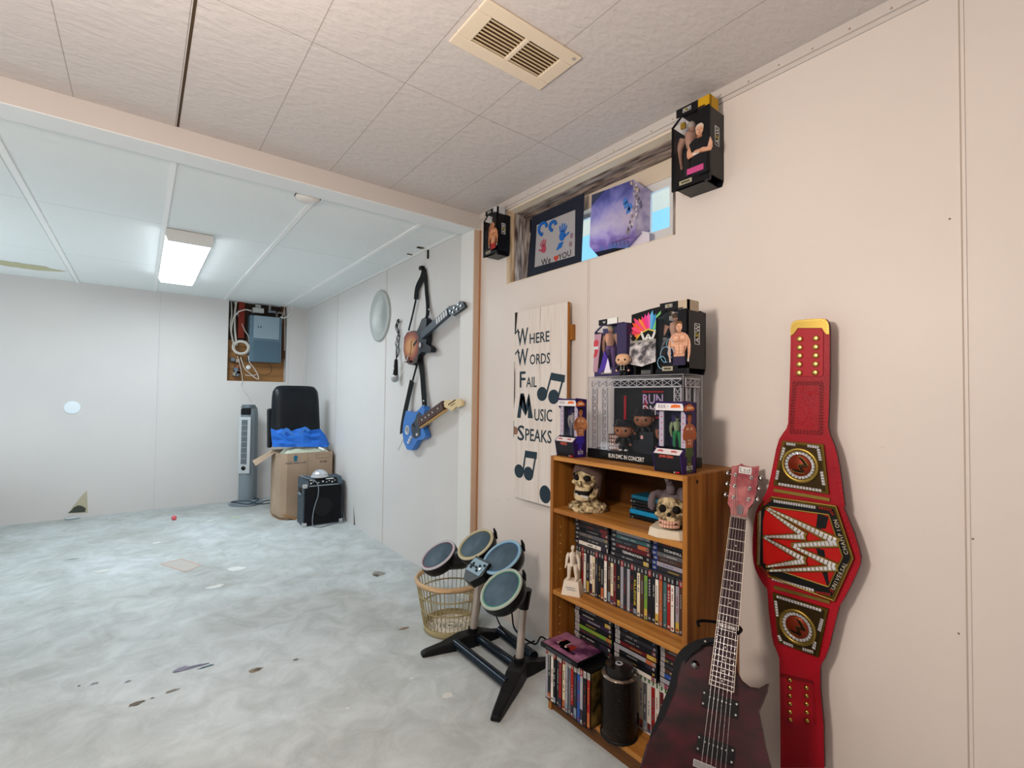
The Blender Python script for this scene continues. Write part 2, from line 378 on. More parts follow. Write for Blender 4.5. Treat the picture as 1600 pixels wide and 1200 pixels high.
# ------------------------------------------------------------------ window
GY = WY-.13
win = bpy.data.objects.new('window_1', None); COL.objects.link(win); win.matrix_world = Matrix.Translation((1.55, GY, WZ0)); WM[win.name] = Matrix.Translation((1.55, GY, WZ0)); struct(win)
M_oldwood = noisy('#4e3d38', '#a8988c', 9, .8, .3, 60, 'weathered_window_wood', stretch=(1, 6, 8))
M_oldwood2 = noisy('#4b3a38', '#b3a79d', 9, .8, .3, 60, 'weathered_jamb_wood', stretch=(8, 6, 1))
M_pine = noisy('#a9855c', '#d9c3a4', 7, .7, .1, 60, 'bare_pine', stretch=(6, 6, 1))
M_cream = mat('#dfd0ba', .5, name='cream_frame')
b = MB(); b.box(WX1-.012, WX1+.002, WY-.04, WY+.001, WZ0, WZ1, M_pine); b.box(WX1-.02, WX1, WY-.10, WY-.04, WZ0, WZ1, M_oldwood2); b.box(WX1-.03, WX1, WY-.18, WY-.10, WZ0, WZ1, M_oldwood2)
b.box(WX0, WX1, WY-.05, WY+.001, WZ1-.008, WZ1+.002, M_cream); b.box(WX0, WX1, WY-.10, WY-.05, WZ1-.014, WZ1, M_oldwood); b.box(WX0, WX1, WY-.18, WY-.1, WZ1-.03, WZ1, M_oldwood)
b.box(WX0, WX0+.012, WY-.18, WY, WZ0, WZ1, M_oldwood2); b.box(WX0, WX1, WY-.18, WY, WZ0-.002, WZ0+.004, M_cream); b.build('window_jamb', win, .0015)
b = MB(); fx0, fx1, fz0, fz1 = WX0+.012, WX1-.03, WZ0+.004, WZ1-.03
b.box(fx0, fx1, GY-.03, GY, fz1-.075, fz1, M_cream); b.box(fx0, fx1, GY-.03, GY, fz0, fz0+.04, M_white); b.box(fx1-.045, fx1, GY-.03, GY, fz0, fz1, M_cream); b.box(fx0, fx0+.05, GY-.03, GY, fz0, fz1, M_white)
b.build('window_frame', win, .003)
b = MB()
z0, z1 = fz0+.035, fz1-.07
for q in ((fx0+.045, 1.36, z0, z0+.055), (fx0+.045, 1.36, z1-.04, z1), (fx0+.045, 1.150, z0+.055, z1-.04), (1.245, 1.36, z0+.055, z1-.04)): b.box(q[0], q[1], GY-.026, GY-.008, q[2], q[3], M_white)
b.build('sliding_sash', win, .002)
b = MB()
for q in ((1.34, fx1-.04, z0, z0+.03), (1.34, fx1-.04, z1-.03, z1), (1.34, 1.375, z0+.03, z1-.03), (fx1-.075, fx1-.04, z0+.03, z1-.03)): b.box(q[0], q[1], GY-.05, GY-.032, q[2], q[3], M_white)
b.build('sliding_sash', win, .002)
def clear(name, tint, gl, rough=.03):
    m = bpy.data.materials.new(name); m.use_nodes = True; nt = m.node_tree; nt.nodes.clear()
    o = N(m, 'ShaderNodeOutputMaterial'); t = N(m, 'ShaderNodeBsdfTransparent'); g = N(m, 'ShaderNodeBsdfGlossy'); x = N(m, 'ShaderNodeMixShader')
    t.inputs[0].default_value = (*tint, 1); g.inputs['Roughness'].default_value = rough; x.inputs[0].default_value = gl
    lk(m, t.outputs[0], x.inputs[1]); lk(m, g.outputs[0], x.inputs[2]); lk(m, x.outputs[0], o.inputs[0]); return m
M_glass = clear('window_glass', (.95, .98, 1), .06); M_acry = clear('clear_acrylic', (.96, .96, .97), .02, .04); M_film = clear('clear_blister', (.90, .92, .95), .025, .1)
b = MB(); b.box(fx0+.06, fx1-.06, GY-.020, GY-.017, fz0+.05, fz1-.09, M_glass); b.build('window_glass', win)
# neighbour's siding and sunlit gravel outside, seen through the gaps
b = MB(); b.box(-1.5, 6.5, -4.6, -4.5, 1.5, 5.0, mat('#e6dac2', .8)); b.box(-1.5, 6.5, -4.5, -4.46, 1.5, 3.25, mat('#a4dcec', .8)); b.box(-1.5, 4.5, -4.5, -1.78, 1.55, 1.6, mat('#cfd3d0', .8))
o = struct(b.build('trim_30'))
# ------------------------------------------------------------------ ceiling things
# metal register in the near ceiling
vr = thing('ceiling_vent', (1.13, -.87, ZN), 'cream metal air register with brown slots on the ceiling above the window', 'vent')
b = MB(); vx0, vx1, vy0, vy1 = 1.035, 1.235, -1.06, -.70
for q in ((vx0, vx0+.045, vy0, vy1), (vx1-.045, vx1, vy0, vy1), (vx0+.045, vx1-.045, vy0, vy0+.05), (vx0+.045, vx1-.045, vy1-.05, vy1), (vx0+.045, vx1-.045, -.888, -.872)): b.box(*q, ZN-.008, ZN-.0005, M_cream)
b.build('vent_frame', vr, .003)
b = MB(); b.box(vx0+.046, vx1-.046, vy0+.051, vy1-.051, ZN-.002, ZN-.0006, mat('#4a3423', .9)); b.build('vent_cavity', vr)
for i in range(8):
    x = vx0+.053+i*.0135
    b = MB(T(x, 0, ZN-.0055)@RY(-15)); b.box(-.0032, .0032, vy0+.05, vy1-.05, -.0007, .0007, mat('#d6c29c', .5)); b.build('slat', vr)
b = MB(); b.cyl((1.05, vy0+.02, ZN-.0105), (1.05, vy0+.02, ZN-.004), .006, M_chrome, n=10); b.build('screw', vr)
# smoke detector
p = P(481, 301, x=2.545); sd = thing('smoke_detector', (2.545, p.y, 2.157), 'round white smoke detector under the boxed ceiling beam', 'smoke detector')
A = T(2.545, p.y, ZF)@RX(180)
b = MB(A); b.lathe([(.055, 0), (.066, .004), (.068, .02), (.06, .026), (.06, .03)], M_white); b.build('base', sd)
b = MB(A); b.lathe([(.058, .03), (.056, .042), (.03, .05), (0, .051)], mat('#e6e2dc', .4)); b.build('cover', sd)
b = MB(A)
for k in range(10):
    q = k*36; b.box(-.013, .013, .0575, .0606, .0275, .0315, mat('#3a2a20', .8), RZ(q))
b.build('sounder_slots', sd)
# fluorescent fitting
lf = thing('ceiling_light', (4.41, -.225, ZF), 'white box fluorescent light glowing on the far drop ceiling', 'ceiling light')
b = MB(); b.box(3.66, 5.14, -.352, -.098, 2.165, ZF-.002, M_white); b.build('housing', lf, .003)
b = MB(); b.prism([(-.352, 2.166), (-.098, 2.166), (-.112, 2.135), (-.338, 2.135)], 0, 1.44, mat('#f2f8fb', .5, emit=7, ecol='#f2f9ff', name='lit_diffuser'), Matrix(((0, 0, 1, 3.69), (1, 0, 0, 0), (0, 1, 0, 0), (0, 0, 0, 1)))); b.build('diffuser', lf)
b = MB(); b.prism([(-.354, 2.168), (-.096, 2.168), (-.11, 2.132), (-.34, 2.132)], 0, .03, M_white, Matrix(((0, 0, 1, 3.66), (1, 0, 0, 0), (0, 1, 0, 0), (0, 0, 0, 1)))); b.build('end_cap', lf)

# ------------------------------------------------------------------ breaker box and its cables
eb = thing('electrical_panel', (XB+.05, -1.05, 1.5), 'blue-grey metal breaker box in the cut-out of the far wall', 'electrical panel')
BL1, BL2, BL3 = mat('#5f7888', .4, .2), mat('#8ea3b0', .35, .3), mat('#526a7a', .4, .2)
def yz(x): return Matrix(((0, 0, -1, x), (-1, 0, 0, 0), (0, 1, 0, 0), (0, 0, 0, 1)))   # local x -> -Y, y -> Z, z -> towards camera
def fw(u, v, x=XB): q = P(u, v, x=x); return (-q.y, q.z)
a = fw(391, 492, XB-.02); c = fw(439, 567, XB-.02)
b = MB(); b.box(XB-.02, XB+.12, -c[0], -a[0], c[1], a[1], BL1); b.build('enclosure', eb, .004)
a2 = fw(397, 492.5, XB-.03); c2 = fw(436, 531, XB-.03)
b = MB(); b.box(XB-.032, XB-.02, -c2[0], -a2[0], c2[1], a2[1], BL2)
b.box(XB-.034, XB-.032, -a2[0]-.05, -a2[0]-.042, (a2[1]+c2[1])/2-.01, (a2[1]+c2[1])/2+.01, M_black); b.box(XB-.034, XB-.032, -a2[0]-.075, -a2[0]-.067, (a2[1]+c2[1])/2-.01, (a2[1]+c2[1])/2+.012, M_black)
b.build('door', eb, .003)
a3 = fw(396, 532.5, XB-.03); c3 = fw(436, 567, XB-.03)
b = MB(); b.box(XB-.030, XB-.02, -c3[0], -a3[0], c3[1], a3[1], BL3); b.build('lower_cover', eb, .003)
a = fw(395, 480.5, XB+.02); c = fw(412, 490, XB+.02)
b = MB(); b.box(XB, XB+.1, -c[0], -a[0], c[1], a[1], mat('#b4b8b8', .4, .3)); b.box(XB+.02, XB+.08, -c[0]+.03, -a[0]-.03, a[1], a[1]+.04, mat('#a0a4a4', .4, .3))
tag(b.build('junction_box', bevel=.003), 'small pale metal junction box above the breaker box', 'junction box')
a = fw(419, 485, XB+.04); c = fw(431, 490, XB+.04)
b = MB(); b.box(XB+.02, XB+.1, -c[0], -a[0], c[1], a[1], mat('#707a86', .5)); b.cyl((XB+.06, -a[0]-.02, a[1]), (XB+.06, -a[0]-.02, 2.24), .012, mat('#9a9a98', .5))
tag(b.build('conduit_fitting', bevel=.003), 'grey conduit fitting behind the top right of the breaker box', 'conduit fitting')
b = MB(); b.tube([(XB+.07, -c[0]-.04, 2.09+.035*math.cos(t)) if 0 else (XB+.07, -1.27+.035*math.sin(t), 2.10+.035*math.cos(t)) for t in [k*math.pi/8 for k in range(16)]], .012, mat('#8a8880', .6), closed=True)
tag(b.build('cable_loop'), 'grey cable loop at the top right corner of the cut-out', 'cable')
M_cab = mat('#cfcbc4', .5); M_cab2 = mat('#b8b3aa', .5)
def wire(name, pts, r, m, label, x=XB-.02, n=6, cat='cable', group=None, fwd=None):
    b = MB(); pp = []
    for i, q in enumerate(pts): pp.append(P(q[0], q[1], x=x+(q[2] if len(q) > 2 else 0)))
    b.tube(bez(pp, 6), r, m, n); return tag(b.build(name), label, cat, group)
for k, (pts, r) in enumerate([([(361, 467, .06), (362, 490, .04), (360, 510, .04), (364, 535, .02), (368, 552)], .007), ([(365, 467, .06), (368, 482, .05), (362, 505, .05), (362, 520, .04), (366, 540)], .007),
        ([(370, 467, .06), (367, 490, .05), (367, 515, .05), (370, 540)], .011), ([(374, 483, .05), (372, 492, .05), (382, 515, .04), (388, 525, .02), (389, 534)], .006), ([(393, 486), (384, 484), (372, 488), (364, 500, .04), (361, 520, .04)], .007),
        ([(444, 476, .05), (445, 500, .04), (445, 525, .04), (445, 548, .04)], .010), ([(448, 473, .05), (441, 495, .04), (440, 510, .05)], .006)]):
    wire('cable', pts, r, M_cab2 if k % 2 else M_cab, ['thin pale cable down the left edge of the cut-out', 'second pale cable crossing near the left edge of the cut-out', 'thick white cable dropping into the white coil',
        'pale cable looping in front of the red wood stud', 'white cable curving left from the metal junction box', 'white cable running down the right edge of the cut-out', 'thin pale cable at the top right of the cut-out'][k], x=XB+.02 if k not in (4,) else XB-.01, group=None)
wire('cable', [(438, 495), (444, 497), (452, 492), (457, 482), (460, 468), (466, 466)], .006, M_white, 'white cable hanging from the ceiling over the right edge of the cut-out', x=XB-.05)
b = MB(); cc = P(376.5, 543, x=XB-.02)
for k in range(7):
    rr = .063+.006*(k % 4); b.tube([(XB-.03+.008*(k//4)+.01*math.sin(t+k), cc.y+rr*math.sin(t)*1.05, cc.z+rr*math.cos(t)*.95) for t in [q*math.pi/14 for q in range(28)]], .006, M_cab, 6, closed=True)
tag(b.build('cable_coil'), 'coil of white cable hanging left of the breaker box', 'cable coil')
wire('cable', [(371, 556), (376, 575), (379, 595), (377, 602), (382, 612), (388, 620), (392, 627)], .0035, M_cab, 'thin white wire dangling below the cut-out towards the fan', x=XB-.012)
wire('cable', [(376, 558), (382, 575), (390, 583), (398, 590), (404, 592), (402, 584), (396, 574), (390, 566), (388, 556)], .005, M_cab, 'tangled white cable loop at the bottom of the cut-out', x=XB-.012)
wire('cable', [(383, 586), (394, 587), (401, 585)], .004, M_cab, 'short pale cable end at the bottom of the cut-out', x=XB-.012)
wire('cable', [(405, 585), (415, 586), (423, 582), (424, 574), (420, 569)], .004, mat('#5a4632', .7), 'brown cable curling under the breaker box', x=XB+.05)
q = P(388, 574, x=XB-.02); b = MB(yz(XB-.01)@T(-q.y, q.z, 0)); b.lathe([(.022, 0), (.024, .01), (.022, .03), (0, .032)], M_white, n=20)
tag(b.build('cable_clamp'), 'round white plastic cover under the cable coil', 'cable cover')
b = MB(); rr = random.Random(5)
for k in range(9):
    q = P(362+rr.uniform(0, 12), 562+rr.uniform(0, 26), x=XB+.06); b.box(XB+.03, XB+.12, q.y-.02, q.y+.02, q.z-.018, q.z+.018, mat(rr.choice(['#6d7a85', '#8c5a3c', '#4e5258', '#a59a88']), .6))
tag(b.build('phone_terminal_block', bevel=.004), 'grey and copper terminal block at the lower left of the cut-out', 'terminal block')
# small things on the back wall and floor
q = P(113, 637, x=XB); b = MB(yz(XB)@T(-q.y, q.z, 0)); b.lathe([(.062, -.001), (.060, .006), (.05, .008), (0, .009)], mat('#e3eef5', .4))
tag(b.build('blank_cover_plate'), 'round white blank cover plate on the far left wall', 'cover plate')
b = MB(); t3 = [P(*k, x=XB-.0015) for k in ((107, 802), (137, 801), (136, 766), (128, 774), (115, 790))]
b.add(t3, [(0, 1, 2, 3, 4)], mat('#b9b39c', .9)); o = b.build('torn_patch', wb)
b = MB(); t3 = [P(*k, x=XB-.003) for k in ((106, 801.5), (133, 800), (134, 794), (128, 790.5), (122, 789.5), (115, 793), (112, 797))]
b.add(t3, [tuple(range(7))], mat('#4a4e46', .9)); b.build('wall_hole', wb)
b = MB(); q = P(121, 801, z=0); b.ball((XB-.05, .47, .012), (.02, .055, .014), mat('#b9c4ca', .5), 12); tag(b.build('scrap'), 'pale crumpled scrap lying at the torn hole in the far wall', 'scrap')
q = P(272, 809.5, z=.018); b = MB(); b.ball((q.x, q.y, .02), .021, mat('#e0646e', .5), 16); tag(b.build('ball'), 'small pink ball on the concrete near the far wall', 'ball')

# ------------------------------------------------------------------ tower fan
F0 = Vector((5.83, -.925, 0)); fan = thing('tower_fan', F0, 'grey and silver tower fan standing at the far wall', 'fan')
FA = T(*F0)@RZ(146)   # local +x faces the camera, a little to the left
Gs, Gd, Gm = mat('#b9bfc2', .35, .2), mat('#59656e', .45), mat('#7e8a92', .4)
b = MB(FA); b.lathe([(.165, 0), (.165, .012), (.15, .026), (.09, .036), (.07, .05), (0, .05)], Gm, n=36); b.build('base', fan)
b = MB(FA); pr = [(.075*math.cos(t)*(1.0), .078*math.sin(t)) for t in [math.radians(k) for k in range(-100, 101, 20)]]+[(-.08, .075), (-.10, .03), (-.10, -.03), (-.08, -.075)]
b.prism(pr, .04, .96, Gm, s1=.93); b.prism([(x*.93, y*.93) for x, y in pr], .96, 1.03, Gm, s1=.9); b.build('column', fan, .006)
b = MB(FA); b.box(.060, .080, -.062, .062, .33, .93, Gs); b.build('front_panel', fan, .008)
b = MB(FA); b.box(.078, .083, -.028, .03, .43, .90, mat('#6d777d', .5))
for k in range(9): b.box(.082, .085, -.028, .03, .43+k*.0587, .434+k*.0587, mat('#aab0b2', .5))
for k in range(10): b.box(.082, .0842, -.028+k*.0064, -.027+k*.0064, .43, .9, mat('#464d52', .5))
b.build('air_grille', fan)
b = MB(FA@T(.08, 0, .39)@RY(90)); b.lathe([(.022, 0), (.022, .006), (.012, .008), (0, .008)], M_black, n=18); b.build('control_knob', fan)
b = MB(FA); b.prism([(.085, 0), (.07, .05), (.02, .07), (-.06, .06), (-.09, 0), (-.06, -.06), (.02, -.07), (.07, -.05)], 1.03, 1.06, Gd, s1=.8); b.box(.045, .079, -.045, .05, .955, 1.02, M_black); b.build('top_handle', fan, .01)
b = MB(); b.tube(bez([F0+Vector(k) for k in ((.0, -.05, .05), (-.12, -.10, .055), (-.19, .0, .03), (-.13, .12, .05), (-.05, .14, .045), (-.12, .0, .05), (-.2, -.1, .02), (-.1, -.3, .006), (.02, -.3, .006), (.0, -.16, .006))], 8), .005, mat('#22303c', .5), 6)
tag(b.build('power_cord'), 'dark power cord looped over the base of the tower fan', 'cord')

# ------------------------------------------------------------------ moving box, cushion, bag, cloth
bx0, bx1, by0, by1, bh = 4.86, 5.30, -1.525, -1.075, .62
M_card = noisy('#a38d78', '#b39c86', 3, .8, .05, 60, 'cardboard'); M_cardin = mat('#93765a', .85)
mbx = thing('moving_box', ((bx0+bx1)/2, (by0+by1)/2, 0), 'tall open cardboard moving box in the far corner behind the amplifier', 'box')
b = MB()
pr = [(bx0+.0, by1-.03), (bx0+.03, by1+.02), (bx0+.25, by1+.045), (bx1, by1+.02), (bx1, by0), (bx0, by0)]
b.prism(pr, 0, .004, M_card)
for i in range(6):
    a, c = Vector((*pr[i], 0)), Vector((*pr[(i+1) % 6], 0)); n = (c-a).cross(Vector((0, 0, 1))).normalized()*.004
    for z0, z1 in ((0, .03), (.03, bh)):
        sh = .92 if z0 == 0 and i < 3 else 1
        cx = Vector(((bx0+bx1)/2, (by0+by1)/2, 0)); a0, c0 = cx+(a-cx)*sh, cx+(c-cx)*sh
        v = [a0+Vector((0, 0, z0)), c0+Vector((0, 0, z0)), c+Vector((0, 0, z1)), a+Vector((0, 0, z1))]
        b.add(v+[q+n for q in v], [(0, 1, 2, 3), (7, 6, 5, 4), (0, 4, 5, 1), (1, 5, 6, 2), (2, 6, 7, 3), (3, 7, 4, 0)], M_card)
b.build('carton', mbx)
b = MB(); a = P(425, 676, x=5.36); b.add([(5.28, by1+.02, bh), (5.02, by1+.04, bh), (5.06, by1+.20, bh-.12), (5.30, by1+.19, bh-.10)], [(0, 1, 2, 3)], M_card); b.build('flap', mbx)
ink = mat('#1f6a86', .7); inkd = mat('#4b5a66', .7)
FX = frame((bx0-.0012, -1.25, 0), (0, -1, 0), (0, 0, 1))   # front face: local x right, y up, z towards camera
def fx(u, v): q = P(u, v, x=bx0-.001); return (-(q.y)-1.25, q.z)
b = MB(FX); c = fx(462, 716); b.prism([(c[0]-.014, c[1]-.028), (c[0]+.014, c[1]-.028), (c[0]+.014, c[1]+.004), (c[0]+.026, c[1]+.004), (c[0], c[1]+.032), (c[0]-.026, c[1]+.004), (c[0]-.014, c[1]+.004)], 0, .0006, ink); b.build('arrow_print', mbx)
b = MB(FX); c = fx(462, 723.5); b.text('THIS WAY UP', .017, inkd, T(c[0], c[1], .0007), width=.185); b.build('way_up_print', mbx)
b = MB(FX); c = fx(505, 721); b.text('ROOM', .017, mat('#2a3238', .7), T(c[0], c[1], .0007), width=.06); b.build('room_print', mbx)
b = MB(FX); c0, c1 = fx(494, 716), fx(516, 709)
for q in ((c0[0], c1[0], c0[1], c0[1]+.003), (c0[0], c1[0], c1[1], c1[1]+.003), (c0[0], c0[0]+.003, c0[1], c1[1]), (c1[0], c1[0]+.003, c0[1], c1[1])): b.box(*q, 0, .0006, mat('#8a7a52', .7))
b.build('blank_panel_print', mbx)
b = MB(FX); b.box(.035, .037, 0, bh, -.0002, .0008, M_cardin); b.build('carton_seam', mbx)
b = MB(); b.add([(bx0-.002, by1-.03, .05), (bx0-.002, by1-.14, .0), (bx0-.04, by1-.10, .002), (bx0-.0, by1+.02, .06)], [(0, 1, 2), (0, 2, 3)], mat('#9a7448', .9)); b.build('torn_corner', mbx)
# black leather chair back standing in the box
M_lea = noisy('#070b10', '#0f161d', 4, .4, .2, 24, 'black_leather', dist=.006)
ch = thing('chair_back', (5.2, -1.3, .3), 'black quilted leather chair back standing in the cardboard box', 'chair back')
c4 = [P(u, v, x=5.08) for u, v in ((425, 618), (496, 625), (500, 680), (424, 676))]
ctr = sum(c4, Vector())/4; FM = frame(ctr, (0, -1, 0), (.12, 0, 1))
b = MB(FM); vs, fs = [], []; nx, ny = 14, 12
hw, hh = .222, .30
for side in (1, -1):
    for j in range(ny+1):
        for i in range(nx+1):
            a, c = i/nx*2-1, j/ny*2-1
            ed = (1-abs(a)**6)*(1-abs(c)**6); q = .012*math.cos(a*math.pi*2.0)*0 + .006*math.sin((c*6+a*3)*3.1)*(a < -.1)
            rr = 1-.05*(abs(a)**6*abs(c)**6)*2
            vs.append((a*hw*rr*(1-.04*(c)), c*hh*rr, side*(.012+.045*ed**.6+q*ed)))
m0 = (nx+1)*(ny+1)
for s_, base in ((1, 0), (-1, m0)):
    for j in range(ny):
        for i in range(nx):
            a = base+j*(nx+1)+i; f = (a, a+1, a+nx+2, a+nx+1); fs.append(f if s_ == 1 else f[::-1])
ring = [i for i in range(nx+1)]+[(j)*(nx+1)+nx for j in range(1, ny+1)]+[ny*(nx+1)+i for i in range(nx-1, -1, -1)]+[j*(nx+1) for j in range(ny-1, 0, -1)]
for k in range(len(ring)): a, c = ring[k], ring[(k+1) % len(ring)]; fs.append((a, a+m0, c+m0, c))
b.add(vs, fs, M_lea, None, True); b.build('cushion', ch)
b = MB(FM); b.box(-.245, -.205, -.30, .08, -.10, -.03, M_lea); b.build('armrest', ch, .015)
# blue shopping bag and pale cloth stuffed in the top
def crumple(name, c, rx, ry, h, m, seed, nx=16, ny=12, amp=.03):
    r = random.Random(seed); b = MB(); vs, fs = [], []
    ph = [r.uniform(0, 6) for _ in range(6)]
    for j in range(ny+1):
        for i in range(nx+1):
            a, q = i/nx*2-1, j/ny*2-1; e = max(0, 1-abs(a)**3)*max(0, 1-abs(q)**3)
            z = h*e**.5 + amp*(math.sin(a*7+ph[0]+q*3)+.6*math.sin(q*9+ph[1]-a*5)+.4*math.sin(a*17+ph[2]))*e**.3+r.uniform(-.2, .2)*amp
            vs.append((c[0]+q*ry, c[1]-a*rx, c[2]+z))
    for j in range(ny):
        for i in range(nx): k = j*(nx+1)+i; fs.append((k, k+nx+1, k+nx+2, k+1))
    b.add(vs, fs, m); return b
M_blue = mat('#2a6ccc', .4, name='blue_woven_plastic'); 
bag = thing('shopping_bag', (5.0, -1.28, .6), 'bright blue woven plastic shopping bag crumpled on top of the cardboard box', 'bag')
b = MB(); r = random.Random(11)
top = [(423, 670), (432, 673), (441, 670), (450, 676), (462, 671), (474, 668), (486, 672), (500, 670), (508, 680), (514, 694)]
n = len(top); rows = 5; vs = []
for j in range(rows+1):
    for i, (u, v) in enumerate(top):
        t = j/rows; q = P(u+(470-u)*.06*t, v+(699-v)*t*.98, x=4.955-.06*t+r.uniform(-.014, .014)); vs.append(q)
fs = [(j*n+i, j*n+i+1, (j+1)*n+i+1, (j+1)*n+i) for j in range(rows) for i in range(n-1)]
b.add(vs, fs, M_blue); o = b.build('bag_body', bag); q = o.modifiers.new('s', 'SOLIDIFY'); q.thickness = .006
b = MB(); b.ribbon(bez([P(u, v, x=4.925) for u, v in ((441, 679), (447, 671), (455, 677), (463, 683), (470, 676), (476, 669), (483, 674))], 5), (0, 0, 1), .03, .003, mat('#3f7fd6', .4)); b.build('bag_handle', bag)
b = MB(); b.ribbon([P(u, v, x=4.93) for u, v in ((424, 690), (438, 698), (446, 681))], (0, 0, 1), .008, .003, mat('#0d3f91', .5)); b.build('bag_seam', bag)
cl = crumple('cloth', (4.975, -1.29, .605), .21, .09, .055, mat('#c9d2bf', .9, name='pale_cloth'), 4, amp=.008)
o = cl.build('cloth'); tag(o, 'pale green and white cloth bulging from the top of the cardboard box', 'cloth'); q = o.modifiers.new('s', 'SOLIDIFY'); q.thickness = .006
b = MB(); b.cyl((4.90, -1.40, .655), (4.87, -1.44, .635), .012, mat('#e8ece8', .4)); b.cyl((4.87, -1.44, .635), (4.868, -1.443, .63), .015, M_white); tag(b.build('bottle'), 'small white bottle lying on the cloth in the cardboard box', 'bottle')

# ------------------------------------------------------------------ amplifier with party light
AM = T(4.52, -1.168, 0)@RZ(-2); ax1 = .23; aw = .345; ah = .415
amp = thing('amplifier', (4.63, -1.34, 0), 'black karaoke amplifier with metal corners in front of the cardboard box', 'amplifier')
M_tol = noisy('#3c4852', '#4a5660', 30, .6, .2, 200, 'grey_vinyl_side')
b = MB(AM); b.box(.006, ax1, -aw, 0, .0, ah-.055, M_tol); b.prism([(.006, ah-.055), (ax1, ah-.055), (ax1, ah), (.06, ah)], 0, aw, M_tol, Matrix(((1, 0, 0, 0), (0, 0, -1, 0), (0, 1, 0, 0), (0, 0, 0, 1)))); b.build('cabinet', amp, .004)
b = MB(AM); b.box(-.002, .008, -aw+.012, -.012, .012, ah-.07, noisy('#0c0d10', '#15161a', 150, .8, .3, 300, 'speaker_cloth')); b.build('grille', amp)
b = MB(AM@T(-.003, -aw/2, .16)@RY(-90)); b.lathe([(.08, .0), (.083, .002), (.08, .003), (.03, .0015), (0, .003)], mat('#1a1b1f', .6), n=32); b.build('speaker_ring', amp)
b = MB(AM)
pf = frame((.0, 0, ah-.06), (0, -1, 0), (.06, 0, .058))
b.box(.05, aw-.045, 0, .078, 0, .003, M_black, pf)
for k, x in enumerate((.065, .085, .13, .17, .20, .225, .25, .275)): b.cyl((x, .025+.012*(k % 2), .003), (x, .025+.012*(k % 2), .012), .006, M_chrome if k % 3 else M_white, n=10, M=pf)
b.box(.06, .10, .058, .066, .003, .004, M_white, pf); b.box(.2, .27, .062, .07, .003, .004, M_white, pf); b.box(.05, aw-.045, -.004, 0, 0, .006, mat('#b9c3c8', .4, .6), pf)
b.build('control_panel', amp)
for (x, y, z) in ((0, -.0, ah-.075), (0, -.0, 0), (0, -aw, 0)):
    b = MB(AM); s_ = -1 if y == 0 else 1; b.box(-.006, .03, y-.003 if y else .003, y+s_*.032, z-.0+.001, z+.034, mat('#cfd2d2', .3, .6)); b.build('corner_protector', amp, .004)
b = MB(AM); b.box(.06, .17, -.001, .002, .27, .33, M_black); b.box(.07, .16, .001, .012, .27, .285, mat('#8496a2', .4)); b.build('side_handle', amp)
dl = thing('party_light', (4.63, -1.29, ah), 'clear dome party light sitting on the black amplifier', 'light')
b = MB(); b.M = T(4.625, -1.335, ah); b.lathe([(.075, 0), (.08, .008), (.072, .014), (0, .014)], mat('#b8bcc0', .4)); b.build('base', dl)
b = MB(); b.M = T(4.625, -1.335, ah+.014); b.lathe([(.07*math.cos(t), .055*math.sin(t)) for t in [k*math.pi/14 for k in range(8)]], mat('#c7ccd2', .12, .35, coat=.5), n=14, smooth=False); b.build('dome', dl)
b = MB(); b.tube(bez([(4.60, -1.24, .43), (4.61, -1.18, .45), (4.58, -1.17, .44), (4.54, -1.26, .40), (4.512, -1.29, .36), (4.505, -1.29, .27), (4.50, -1.27, .21), (4.49, -1.25, .14), (4.485, -1.24, .05), (4.47, -1.25, .006), (4.42, -1.30, .005), (4.47, -1.42, .005), (4.47, -1.51, .005), (4.52, -1.53, .04), (4.60, -1.535, .12)], 8), .0045, mat('#7d8790', .4), 6)
tag(b.build('power_cord'), 'grey cord running down the front of the amplifier onto the floor', 'cord')

# ------------------------------------------------------------------ things hung on the far part of the right wall
WF = frame((3.8, WY, 1.834), (-1, 0, 0), (0, 0, 1))   # local: x right, y up, z out of the wall
b = MB(WF@Matrix.Diagonal((1, 1.02, 1, 1))); b.lathe([(.205, 0), (.208, .012), (.19, .02), (.172, .010), (.168, .012), (.160, .006), (0, .006)], mat('#aeb4b1', .3), n=48)
pl_ = b.build('wall_plate'); tag(pl_, 'round pale glass platter hung on the far right wall', 'plate')
b = MB(WF)
for k in range(10): r = .02+.012*k; b.lathe([(r, .0061), (r+.002, .0068)], mat('#dfe2e1', .4), n=30)
b.build('embossed_rings', pl_)
# microphone hanging with its cable
mic = thing('microphone', P(617.5, 600, y=WY+.04), 'black microphone with silver head hanging from its cable on the wall', 'microphone')
a, c, e = P(619, 561, y=WY+.04), P(618, 586, y=WY+.04), P(616.5, 595, y=WY+.04)
b = MB(); b.tube([a, a+(c-a)*.1, c], [.009, .013, .019], M_black, 16); b.build('handle', mic)
b = MB(); dd = (e-c).normalized(); b.tube([c, c+dd*.012, c+dd*.035, c+dd*.05, c+dd*.056], [.02, .026, .028, .02, .008], mat('#a8acb0', .35, .6), 16); b.build('grille_head', mic)
b = MB(); b.tube([c-dd*.004, c+dd*.004], .0215, M_chrome, 16); b.box(-.004, .004, -.008, .008, .012, .018, M_white, frame(a+(c-a)*.6, (-1, 0, 0), (0, 0, 1))); b.build('switch_collar', mic)
r = random.Random(2); b = MB()
for k in range(4): b.tube(bez([P(619, 561, y=WY+.03)]+[P(621+r.uniform(-4, 4), 545-(i*9)+r.uniform(-3, 3), y=WY+.012+.01*r.random()) for i in range(6)]+[P(622, 502+r.uniform(-1, 3), y=WY+.01)], 5), .0028, M_black, 6)
tag(b.build('microphone_cable'), 'bundled black cable looped above the hanging microphone', 'cable')
b = MB(WF); q = P(622, 501, y=WY); b.M = I4; b.cyl((q.x, WY, q.z), (q.x, WY+.02, q.z+.004), .002, M_chrome, n=8); tag(b.build('nail'), 'small nail holding the microphone cable on the wall', 'nail')

